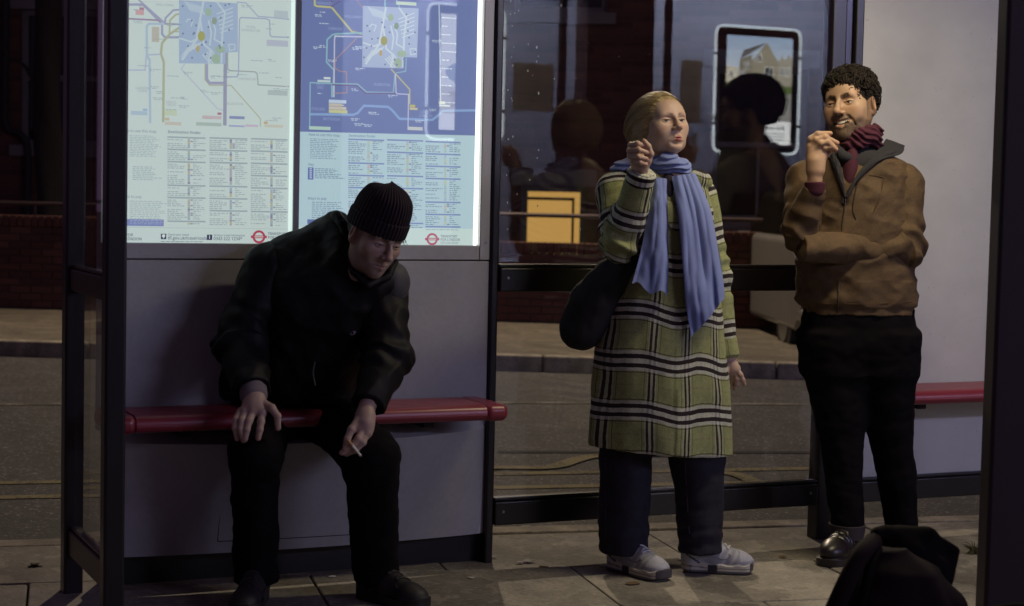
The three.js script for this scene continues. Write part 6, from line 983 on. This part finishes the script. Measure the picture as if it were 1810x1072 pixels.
  // ---- boots
  const boot = (heel, toe) => {
    const d = V(toe[0] - heel[0], 0, toe[2] - heel[2]), L = d.length(), k = L / 0.30, q = new Field(); d.normalize();
    q.add(cap([0, 0.06, 0.05 * k], [0, 0.17, 0.056 * k], 0.045, 0.047)).add(cap([0, 0.05, 0.06 * k], [0, 0.045, 0.20 * k], 0.043, 0.042), 0.03).add(ell([0, 0.045, 0.225 * k], [0.046, 0.038, 0.062]), 0.03).add(cap([0, 0.095, 0.08 * k], [0, 0.07, 0.16 * k], 0.03, 0.026), 0.03).sub((x, y, z) => y - 0.02, 0.004);
    const sole = (x, y, z) => { const zz = z / k, hw = zz < 0.04 ? 0.038 : 0.040 + 0.010 * smoothstep(zz, 0.1, 0.2), r = zz > 0.245 ? Math.hypot(x * 0.93, zz - 0.245) - 0.0485 : zz < 0.038 ? Math.hypot(x, zz - 0.038) - 0.038 : Math.abs(x) - hw; return Math.max(r, y - 0.027, -y); };
    const up = q.fn(), F = wrapField((x, y, z) => smin(up(x, y, z), sole(x, y, z), 0.003), (x, y, z) => (y > 0.05 && z > 0.1 * k && z < 0.2 * k ? 0.002 * Math.sin(z * 260 + 3 * N3(x * 40, y * 40, z * 40)) : 0));
    const g = net(F, [-0.07, -0.006, -0.02], [0.07, 0.30, L + 0.03], 0.0035); g.rotateY(Math.atan2(d.x, d.z)); g.translate(heel[0], 0.002, heel[2]); return g;
  };
  const under = (a, toe) => { const d = V(toe[0] - a[0], 0, toe[2] - a[2]).normalize(); return boot([a[0] - d.x * 0.055, 0, a[2] - d.z * 0.055], [a[0] + d.x * 0.235, 0, a[2] + d.z * 0.235]); };
  const aL = J(1499, 980, 0), aR = J(1594, 980, -0.11); part('boot', under([aL[0], 0, 0], G(1432, 1018)), M.leather, w); part('boot', under([aR[0], 0, -0.11], [aR[0] - 0.08, 0, 0.1]), M.leather, w);
}
tick('man standing');
// ---------------------------------------------------------------- seated man leaning forward
M.shell = new THREE.MeshPhysicalMaterial({ color: lin(0.0055, 0.0042, 0.0055), roughness: 0.62, specularIntensity: 0.5, sheen: 0.05, sheenRoughness: 0.5, sheenColor: lin(0.5, 0.42, 0.5), bumpMap: again(fleece, 24), bumpScale: 0.0004 });
M.shellGrey = new THREE.MeshPhysicalMaterial({ color: lin(0.05, 0.046, 0.055), roughness: 0.65, sheen: 0.25, sheenRoughness: 0.5 });
{
  const { B, J, G, S } = frameOf(560, 1042);
  const w = thing('person', 'man in black coat and knitted cap sitting bent forward on the red bench, smoking', 'person', [B.x, 0, B.z], -YAW);
  const skin = [0.42, 0.29, 0.24];
  const hd = J(663, 418, 0.16), HM = headMatrix(hd, 0.62, -0.42, -0.14, 0.98);
  const rS = J(478, 478, 0.02), rE = J(424, 610, 0.10), rW = J(448, 694, 0.26), lS = J(676, 510, 0.05), lE = J(684, 630, 0.14), lW = J(648, 722, 0.27);
  const hipR = J(470, 728, -0.10), hipL = J(585, 728, -0.10), knR = J(450, 792, 0.27), knL = J(654, 800, 0.27), anR = J(452, 1040, 0.18), anL = J(664, 1036, 0.12);
  const bf = new Field().add(cap(J(510, 690, -0.10), J(570, 520, 0.0), 0.12, 0.13)).add(cap(J(570, 520, 0.0), J(620, 460, 0.06), 0.13, 0.08), 0.05).add(cap(rS, rE, 0.045, 0.04), 0.04).add(cap(rE, rW, 0.04, 0.027), 0.02).add(cap(lS, lE, 0.045, 0.04), 0.04).add(cap(lE, lW, 0.04, 0.027), 0.02).add(cap(hipR, knR, 0.07, 0.05), 0.04).add(cap(knR, anR, 0.05, 0.035), 0.02).add(cap(hipL, knL, 0.07, 0.05), 0.04).add(cap(knL, anL, 0.05, 0.035), 0.02);
  const bodyG = paint(net(bf.fn(), [-0.4, 0.02, -0.3], [0.35, 1.3, 0.4], 0.014), () => skin);
  const head = makeHead({ skin, lips: [0.27, 0.13, 0.12], brow: [0.03, 0.02, 0.016], browW: 0.0052, browK: 0.8, mouth: 'closed', jaw: 0.97, eye: 0.0026, iris: [0.02, 0.02, 0.02], look: [0.1, -0.35], nose: 1.6, beard: 0.35, beardColor: [0.06, 0.04, 0.032] });
  head.geo.applyMatrix4(HM);
  const hr = makeHand([[rW, J(449, 716, 0.30), 0.026, 0.027], [J(446, 705, 0.29), J(432, 727, 0.315), 0.022, 0.016], [J(450, 705, 0.29), J(448, 728, 0.32), 0.022, 0.017], [J(455, 705, 0.29), J(463, 728, 0.32), 0.022, 0.016]],
    [[[J(425, 727, 0.312), J(417, 742, 0.335), J(415, 757, 0.348), J(419, 776, 0.350)], [0.0108, 0.0098, 0.009, 0.0078]], [[J(434, 729, 0.318), J(427, 744, 0.343), J(425, 760, 0.357), J(430, 779, 0.360)], [0.0118, 0.0108, 0.0098, 0.0084]], [[J(447, 730, 0.322), J(440, 745, 0.347), J(436, 760, 0.36), J(433, 777, 0.364)], [0.012, 0.011, 0.0098, 0.0084]], [[J(463, 731, 0.322), J(461, 746, 0.345), J(459, 760, 0.357), J(456, 775, 0.36)], [0.012, 0.011, 0.0098, 0.0084]], [[J(466, 714, 0.305), J(480, 722, 0.325), J(490, 736, 0.33), J(491, 757, 0.325)], [0.0135, 0.0122, 0.0108, 0.009]]], skin);
  const hl = makeHand([[lW, J(645, 748, 0.30), 0.026, 0.027], [J(640, 735, 0.28), J(632, 758, 0.31), 0.02, 0.018], [J(648, 738, 0.29), J(648, 765, 0.31), 0.022, 0.017], [J(650, 740, 0.28), J(652, 770, 0.29), 0.018, 0.014]],
    [[[J(640, 762, 0.315), J(633, 776, 0.335), J(622, 788, 0.34), J(604, 801, 0.335)], [0.0118, 0.0108, 0.0098, 0.0084]], [[J(646, 766, 0.312), J(641, 783, 0.33), J(629, 796, 0.335), J(612, 803, 0.328)], [0.0118, 0.0108, 0.0098, 0.0084]], [[J(650, 770, 0.304), J(648, 789, 0.318), J(638, 801, 0.318), J(622, 805, 0.31)], [0.0114, 0.0104, 0.0095, 0.0082]], [[J(652, 772, 0.292), J(651, 788, 0.302), J(645, 799, 0.302), J(634, 804, 0.296)], [0.0104, 0.0094, 0.0084, 0.0072]], [[J(633, 744, 0.305), J(621, 760, 0.325), J(614, 776, 0.335), J(610, 794, 0.338)], [0.0135, 0.012, 0.0105, 0.009]]], skin);
  part('body', mergeGeometries([bodyG, head.geo, hr, hl]), M.skin, w);
  // sideburn hair under the cap
  { const hf = new Field().add(ell([0, 0.03, -0.02], [0.0765, 0.082, 0.096])).sub(ell([0, -0.05, 0.085], [0.066, 0.11, 0.085]), 0.008).sub((x, y, z) => y + 0.055, 0.01).sub(ell([0.08, -0.014, 0.0], [0.03, 0.04, 0.024]), 0.006).sub(ell([-0.08, -0.014, 0.0], [0.03, 0.04, 0.024]), 0.006); const hg = paint(net(wrapField(hf.fn(), (x, y, z) => 0.002 * N3(x * 200, y * 60, z * 200)), [-0.1, -0.07, -0.14], [0.1, 0.12, 0.09], 0.0035), () => [0.03, 0.02, 0.016]); const st = [hg]; for (let i = 0; i < 24; i++) { const s = rnd() < 0.7 ? 1 : -1, p = V(s * rr(0.045, 0.062), rr(0.028, 0.04), rr(0.05, 0.072)); st.push(paint(strand([p, p.clone().add(V(s * 0.004, -0.008, 0.006)), p.clone().add(V(s * rr(0.005, 0.016), -rr(0.012, 0.022), rr(0, 0.012)))], 0.0009, 8, 4), () => [0.04, 0.028, 0.02])); } const g = mergeGeometries(st); g.applyMatrix4(HM); part('hair', g, M.hair, w); }
  // knitted cap: ribbed, with a turned-up band
  {
    const wool = new THREE.MeshPhysicalMaterial({ color: lin(0.016, 0.008, 0.014), roughness: 0.95, sheen: 0.5, sheenRoughness: 0.5, sheenColor: lin(0.35, 0.22, 0.34), bumpMap: again(fleece, 60), bumpScale: 0.0004 });
    const surf = (prof, ribs, amp, tilt) => { const NU = 288, pos = [], idx = [], n = prof.length; for (let j = 0; j < n; j++) for (let i = 0; i <= NU; i++) { const a = i / NU * 6.28319, [r, y, dz] = prof[j], k = amp * Math.cos(a * ribs) * Math.min(1, r / 0.05), q = r + k; pos.push(Math.sin(a) * q * 0.90, y + tilt * Math.cos(a) * -1 + 0.0012 * N3(Math.sin(a) * 6, y * 40, Math.cos(a) * 6), Math.cos(a) * q * 1.14 + (dz ?? 0)); } for (let j = 0; j < n - 1; j++) for (let i = 0; i < NU; i++) { const p = j * (NU + 1) + i; idx.push(p, p + 1, p + NU + 1, p + 1, p + NU + 2, p + NU + 1); } const g = new THREE.BufferGeometry(); g.setAttribute('position', new THREE.Float32BufferAttribute(pos, 3)); g.setIndex(idx); g.computeVertexNormals(); const uv = []; for (let j = 0; j < n; j++) for (let i = 0; i <= NU; i++) uv.push(i / NU * 0.55, prof[j][1]); g.setAttribute('uv', new THREE.Float32BufferAttribute(uv, 2)); return g; };
    const crown = [[0.090, 0.045], [0.0925, 0.06], [0.0925, 0.085], [0.089, 0.11], [0.081, 0.133], [0.068, 0.150, -0.006], [0.052, 0.161, -0.010], [0.033, 0.167, -0.013], [0.016, 0.1695, -0.014], [0.004, 0.1700, -0.014], [0.0005, 0.1700, -0.014]], band = [[0.0865, 0.020], [0.094, 0.0185], [0.0975, 0.022], [0.0985, 0.035], [0.0985, 0.055], [0.0975, 0.066], [0.0945, 0.0695], [0.090, 0.068]];
    const fine = (p, m) => { const c = new THREE.CatmullRomCurve3(p.map(([r, y, z]) => V(r, y, z ?? 0))); return c.getPoints(m).map((q) => [q.x, q.y, q.z]); };
    const cg = surf(fine(crown, 34), 46, 0.0016, -0.012), bg = surf(fine(band, 24), 46, 0.0015, -0.012); for (const g of [cg, bg]) { g.translate(0, 0, -0.012); g.applyMatrix4(HM); }
    const capM = part('knitted_cap', cg, wool, w); part('turned_up_band', bg, wool, capM);
  }
  // ---- coat
  const jf = new Field().add(cap(J(480, 682, -0.10), J(540, 540, -0.02), 0.165, 0.165)).add(cap(J(540, 680, -0.08), J(600, 545, 0.02), 0.15, 0.15), 0.06).add(cap(J(540, 500, 0.0), J(650, 500, 0.06), 0.125, 0.105), 0.06).add(cap(J(500, 462, 0.0), J(585, 430, 0.02), 0.08, 0.085), 0.05).add(cap(J(598, 400, 0.03), J(575, 450, 0.03), 0.035, 0.06), 0.03).add(cap(J(628, 470, 0.10), J(680, 495, 0.11), 0.05, 0.05), 0.03).add(chain([J(596, 398, 0.03), J(598, 430, 0.09), J(606, 462, 0.12)], [0.034, 0.04, 0.045]), 0.03).sub(ell(J(660, 450, 0.18), [0.070, 0.10, 0.09], [0.2, 0.3, -0.3]), 0.02).sub((x, y, z) => y - J(480, 706, -0.1)[1], 0.02);
  const creases = (x, y, z) => 0.008 * wrinkle(x, y, z, 9, 0.8) + 0.010 * (ridge(x, y, z, 6) - 0.6) + 0.003 * wrinkle(x, y, z, 22, 0.9);
  const F = wrapField(jf.fn(), creases);
  const coat = part('coat', clothUV(net(F, [-0.5, 0.45, -0.38], [0.36, 1.35, 0.32], 0.0085), (x, y, z) => [x + z, y, 0]), M.shell, w);
  const around = (...p) => [[0, 1, 2].map((i) => Math.min(...p.map((q) => q[i])) - 0.11), [0, 1, 2].map((i) => Math.max(...p.map((q) => q[i])) + 0.11)];
  const sleeve = (pts, rs) => { const d = V(...pts[2]).sub(V(...pts[1])).normalize(), uvf = limbUV(pts, 0.06), L = V(...pts[0]).distanceTo(V(...pts[1])), q = new Field().add(cap(pts[0], pts[1], rs[0], rs[1])).add(cap(pts[1], pts[2], rs[1], rs[2]), 0.04).sub((x, y, z) => -((x - pts[2][0]) * d.x + (y - pts[2][1]) * d.y + (z - pts[2][2]) * d.z), 0.004); const f = wrapField(q.fn(), (x, y, z) => { const [u, v] = uvf(x, y, z), e = Math.exp(-Math.pow((v - L) / 0.12, 2)); return 0.006 * (e * Math.sin(v * 70 + 4 * N3(x * 9, y * 9, z * 9) + u * 16) + 0.6 * wrinkle(x, y, z, 15, 0.8) + 1.2 * (ridge(x, y, z, 10) - 0.6)); }); part('sleeve', clothUV(net(f, ...around(...pts), 0.0075), uvf), M.shell, coat); };
  sleeve([rS, rE, J(447, 692, 0.255)], [0.09, 0.078, 0.058]); sleeve([lS, lE, J(650, 716, 0.26)], [0.082, 0.07, 0.052]);
  part('shirt_cuff', net(new Field().add(cap(J(447, 690, 0.255), J(448, 699, 0.268), 0.042, 0.042)).fn(), ...around(J(447, 690, 0.25)), 0.005), std([0.16, 0.13, 0.15], 0.9), w);
  // cape of lighter cloth on one shoulder, collar and hood roll
  part('shoulder_patch', net(wrapField(new Field().add(ell(J(690, 505, 0.085), [0.062, 0.075, 0.055], [0.2, 0.2, -0.3])).add(ell(J(668, 478, 0.115), [0.03, 0.05, 0.04]), 0.03).fn(), (x, y, z) => 0.004 * wrinkle(x, y, z, 20)), [0.08, 0.75, -0.05], [0.42, 1.3, 0.25], 0.006), M.shellGrey, coat);
  const col = new Field().add(chain([J(594, 384, 0.06), J(606, 398, 0.09), J(612, 420, 0.11)], [0.020, 0.020, 0.014])).add(chain([J(612, 440, 0.13), J(624, 480, 0.17), J(650, 504, 0.185), J(685, 490, 0.15), J(700, 462, 0.11)], [0.012, 0.014, 0.014, 0.013, 0.011]), 0.01).add(cap(J(584, 400, 0.03), J(566, 430, 0.03), 0.025, 0.03), 0.02);
  part('collar', net(wrapField(col.fn(), (x, y, z) => 0.005 * wrinkle(x, y, z, 26)), [-0.1, 0.9, -0.02], [0.35, 1.35, 0.26], 0.005), M.shell, coat);
  { // small stitched badge on the chest
    let p = J(624, 589, 0.35); for (let i = 0; i < 200 && F(...p) > 0.001; i++) p = J(624, 589, p[2] - 0.002); const s = new THREE.Shape(); s.moveTo(-0.010, -0.004); s.quadraticCurveTo(-0.006, 0.007, 0.006, 0.007); s.lineTo(0.010, 0.004); s.quadraticCurveTo(0.006, -0.007, -0.006, -0.007); s.lineTo(-0.010, -0.004); const hole = new THREE.Path(); hole.moveTo(-0.007, -0.003); hole.lineTo(-0.005, -0.005); hole.lineTo(0.0, -0.005); hole.lineTo(0.001, 0.005); hole.lineTo(-0.004, 0.004); s.holes.push(hole); const g = new THREE.ExtrudeGeometry(s, { depth: 0.0015, bevelEnabled: false }); g.translate(p[0], p[1], p[2] + 0.002); part('badge', g, std([0.25, 0.2, 0.24], 0.8), coat); }
  part('drawcord', tube([J(556, 640, 0.2), J(553, 660, 0.2), J(557, 682, 0.2)], 0.003, 16, 5), M.shellGrey, coat);
  // ---- trousers and shoes
  const tf = new Field().add(cap(hipR, J(452, 806, 0.27), 0.098, 0.078)).add(cap(J(450, 800, 0.26), J(452, 1036, 0.17), 0.076, 0.068), 0.03).add(cap(hipL, J(654, 812, 0.26), 0.098, 0.084), 0.02).add(cap(J(656, 806, 0.25), J(664, 1030, 0.12), 0.084, 0.072), 0.03).add(cap(hipR, hipL, 0.11, 0.11), 0.05).sub((x, y, z) => y - 0.055, 0.01);
  part('trousers', clothUV(net(wrapField(tf.fn(), (x, y, z) => 0.006 * wrinkle(x, y, z, 12, 1.4)), [-0.42, 0.03, -0.28], [0.36, 0.75, 0.42], 0.008), (x, y, z) => [x + z, y, 0]), M.trouser, w);
  const dk = { upper: [0.018, 0.014, 0.016], sole: [0.03, 0.026, 0.028] };
  const a0 = G(452, 1046), b0 = G(640, 1046);
  const low = (heel, toe) => { const g = sneaker(heel, toe, dk); return paint(g, (x, y, z) => (y < 0.026 ? [0.02, 0.017, 0.018] : [0.014, 0.011, 0.013])); };
  part('shoe', low([anR[0] + 0.005, 0, anR[2] - 0.06], [anR[0] - 0.01, 0, anR[2] + 0.23]), M.shoe, w); part('shoe', low([anL[0] - 0.055, 0, anL[2] - 0.03], [anL[0] + 0.165, 0, anL[2] + 0.15]), M.shoe, w);
  // ---- cigarette
  const ca = V(...J(624, 790, 0.352)), cb = V(...J(638, 807, 0.345)), cd = cb.clone().sub(ca), len = cd.length();
  const c = thing('cigarette', 'lit white cigarette held between the fingers of the seated man', 'cigarette', [B.x, 0, B.z], -YAW);
  const mk = (t0, t1, r) => { const g = new THREE.CylinderGeometry(r, r, len * (t1 - t0), 12); g.applyQuaternion(new THREE.Quaternion().setFromUnitVectors(V(0, 1, 0), cd.clone().normalize())); const m = ca.clone().addScaledVector(cd, (t0 + t1) / 2); g.translate(m.x, m.y, m.z); return g; };
  part('paper', mk(-0.1, 0.93, 0.0041), std([0.7, 0.68, 0.62], 0.8), c); part('ash', mk(0.93, 1.05, 0.0038), std([0.12, 0.11, 0.10], 1), c); part('filter', mk(-0.7, -0.1, 0.0041), std([0.45, 0.25, 0.1], 0.8), c);
}
tick('man seated');
// ---------------------------------------------------------------- things in front and small things on the ground
{ // broad dark post in front of the bench at the right
  const d = pixRay(1750, 600), B = V(0, 0, 0).copy(camera.position).addScaledVector(d, 4.75 / d.dot(camFwd));
  const p = thing('dark_post', 'broad dark metal post in front of the white panel and empty bench', 'post', [B.x, 0, B.z], -YAW);
  part('column', new RoundedBoxGeometry(0.155, 3.0, 0.1, 3, 0.012).translate(0.0775, 1.48, 0), std([0.028, 0.014, 0.018], 0.55), p); part('base_plate', new RoundedBoxGeometry(0.26, 0.02, 0.2, 2, 0.006).translate(0.0775, 0.01, 0), M.blackMatte, p);
}
{ // dark coat-like rucksack with a stiff open flap, out of focus
  const d = pixRay(1585, 1100), B = V(0, 0, 0).copy(camera.position).addScaledVector(d, 4.1 / d.dot(camFwd)), T = V(-Math.sin(YAW), 0, Math.cos(YAW));
  const J = (x, y, dz = 0) => { const r = pixRay(x, y), t = (dz + B.clone().sub(camera.position).dot(T)) / r.dot(T), q = camera.position.clone().addScaledVector(r, t).sub(B); return [q.dot(flatRight), q.y + B.y, dz]; };
  const r = thing('rucksack', 'dark cloth rucksack with a stiff upturned flap standing on the pavement by the dark post', 'bag', [B.x, 0, B.z], -YAW);
  const cl = std([0.012, 0.006, 0.007], 0.9, 0, { specularIntensity: 0.3 }), cd = std([0.004, 0.0025, 0.003], 0.95, 0, { specularIntensity: 0.2 });
  const f = new Field().add(loft([{ y: 0.0, cx: J(1600, 1072)[0], cz: 0, a: 0.19, b: 0.15 }, { y: 0.2, cx: J(1595, 1072)[0], cz: 0, a: 0.20, b: 0.15 }, { y: 0.36, cx: J(1585, 1050)[0], cz: 0, a: 0.155, b: 0.13 }, { y: 0.44, cx: J(1580, 1000)[0], cz: 0, a: 0.11, b: 0.11 }, { y: 0.485, cx: J(1565, 960)[0], cz: 0, a: 0.05, b: 0.05 }]));
  part('bag_body', net(wrapField(f.fn(), (x, y, z) => 0.012 * wrinkle(x, y, z, 9)), [-0.35, -0.02, -0.25], [0.35, 0.56, 0.25], 0.01), cl, r);
  const flap = new Field().add(chain([J(1552, 946, -0.08), J(1590, 950, -0.10), J(1640, 950, -0.10)], [0.022, 0.03, 0.02])).add(chain([J(1640, 950, -0.10), J(1690, 975, -0.11), J(1660, 1030, -0.10)], [0.02, 0.012, 0.03]), 0.02).add(cap(J(1600, 985, -0.08), J(1640, 1010, -0.08), 0.05, 0.05), 0.03);
  part('flap', net(wrapField(flap.fn(), (x, y, z) => 0.004 * wrinkle(x, y, z, 16)), [-0.2, 0.25, -0.25], [0.3, 0.65, 0.08], 0.008), cd, r);
  part('strap', tube([J(1545, 958, 0.04), J(1520, 985, 0.12), J(1497, 1030, 0.15), J(1470, 1090, 0.14)], 0.022, 40, 8), cl, r); part('strap', tube([J(1552, 970, 0.06), J(1536, 1010, 0.13), J(1524, 1060, 0.15), J(1515, 1110, 0.15)], 0.012, 40, 8), cd, r);
  const d2 = pixRay(1735, 1100), B2 = V(0, 0, 0).copy(camera.position).addScaledVector(d2, 3.9 / d2.dot(camFwd));
  const q = thing('holdall', 'dark soft holdall lying on the pavement at the foot of the dark post', 'bag', [B2.x, 0, B2.z], -YAW);
  const g = new Field().add(ell([0.05, 0.17, 0], [0.30, 0.215, 0.2])).add(ell([-0.1, 0.2, 0.02], [0.13, 0.16, 0.16]), 0.06).add(ell([0.19, 0.2, 0.0], [0.2, 0.22, 0.17]), 0.05).sub((x, y, z) => y - 0.005, 0.01);
  part('bag_body', net(wrapField(g.fn(), (x, y, z) => 0.014 * wrinkle(x, y, z, 8)), [-0.4, -0.02, -0.3], [0.5, 0.5, 0.3], 0.011), cd, q); part('handle', tube([[-0.08, 0.36, 0.08], [0.0, 0.42, 0.12], [0.12, 0.42, 0.12], [0.2, 0.37, 0.08]], 0.012, 24, 8), cl, q);
}
{ // scraps of litter on the pavement
  const white = std([0.5, 0.48, 0.44], 0.9), leaf = std([0.16, 0.10, 0.045], 0.9);
  const spots = [[930, 936, 0.035, white, 'torn scrap of white paper in the gutter by the map panel post'], [918, 995, 0.012, white, 'crumpled pale scrap on the slab beside the map panel post'], [935, 993, 0.018, white, 'folded pale scrap on the slab near the glass'], [960, 1004, 0.014, leaf, 'small dead leaf on the slab between map panel and woman'], [832, 1023, 0.011, white, 'tiny white paper scrap in the shadow of the map panel'], [872, 985, 0.010, white, 'tiny white chip at the foot of the thin post'], [1385, 985, 0.014, leaf, 'dead leaf on the slab left of the shiny boot'], [588, 1021, 0.012, white, 'pale scrap on the dark slabs between the feet of the seated man'], [1120, 1033, 0.02, leaf, 'brown leaf beside the trainers of the woman'], [1210, 990, 0.016, white, 'flattened paper between the two trainers'], [300, 754, 0, null]];
  for (const [px, py, r, m, label] of spots) { if (!m) continue; const p = onGround(px, py, py < 940 ? -0.118 : 0.002), s = new THREE.Shape(), n = 7, a0 = rr(0, 6); for (let i = 0; i < n; i++) { const a = a0 + i / n * 6.283, q = r * rr(0.55, 1.15); i ? s.lineTo(Math.cos(a) * q * 1.4, Math.sin(a) * q) : s.moveTo(Math.cos(a) * q * 1.4, Math.sin(a) * q); } const g = new THREE.ExtrudeGeometry(s, { depth: 0.0015, bevelEnabled: false }); g.rotateX(-Math.PI / 2); const P = g.attributes.position; for (let i = 0; i < P.count; i++) P.setY(i, P.getY(i) + 0.25 * r * (0.5 + N3(P.getX(i) * 60, P.getZ(i) * 60, px))); g.computeVertexNormals(); const mm = part(numbered(m === leaf ? 'dead_leaf' : 'paper_scrap'), g, m, scene); mm.position.copy(p); tag(mm, label, m === leaf ? 'leaf' : 'litter'); }
  // weeds in the joint by the right-hand rail and at the left post
  for (const [px, py, n, h, label] of [[1722, 980, 46, 0.05, 'small dry weed tuft growing by the kerb near the dark post'], [60, 1003, 40, 0.016, 'low moss and weeds in the joint by the left post']]) { const p = onGround(px, py), g = []; for (let i = 0; i < n; i++) { const a = rr(0, 6.28), l = h * rr(0.5, 1.1); g.push(strand([[rr(-0.03, 0.03), 0, rr(-0.02, 0.02)], [Math.cos(a) * l * 0.4, l * 0.6, Math.sin(a) * l * 0.4], [Math.cos(a) * l, l * 0.7, Math.sin(a) * l]], 0.0016, 6, 3)); } const t = thing('weed', label, 'plant', [p.x, 0, p.z]); part('blades', mergeGeometries(g), std([0.06, 0.06, 0.025], 0.9), t); }
}
tick('front');
renderer.render(scene, camera);
tick('done');
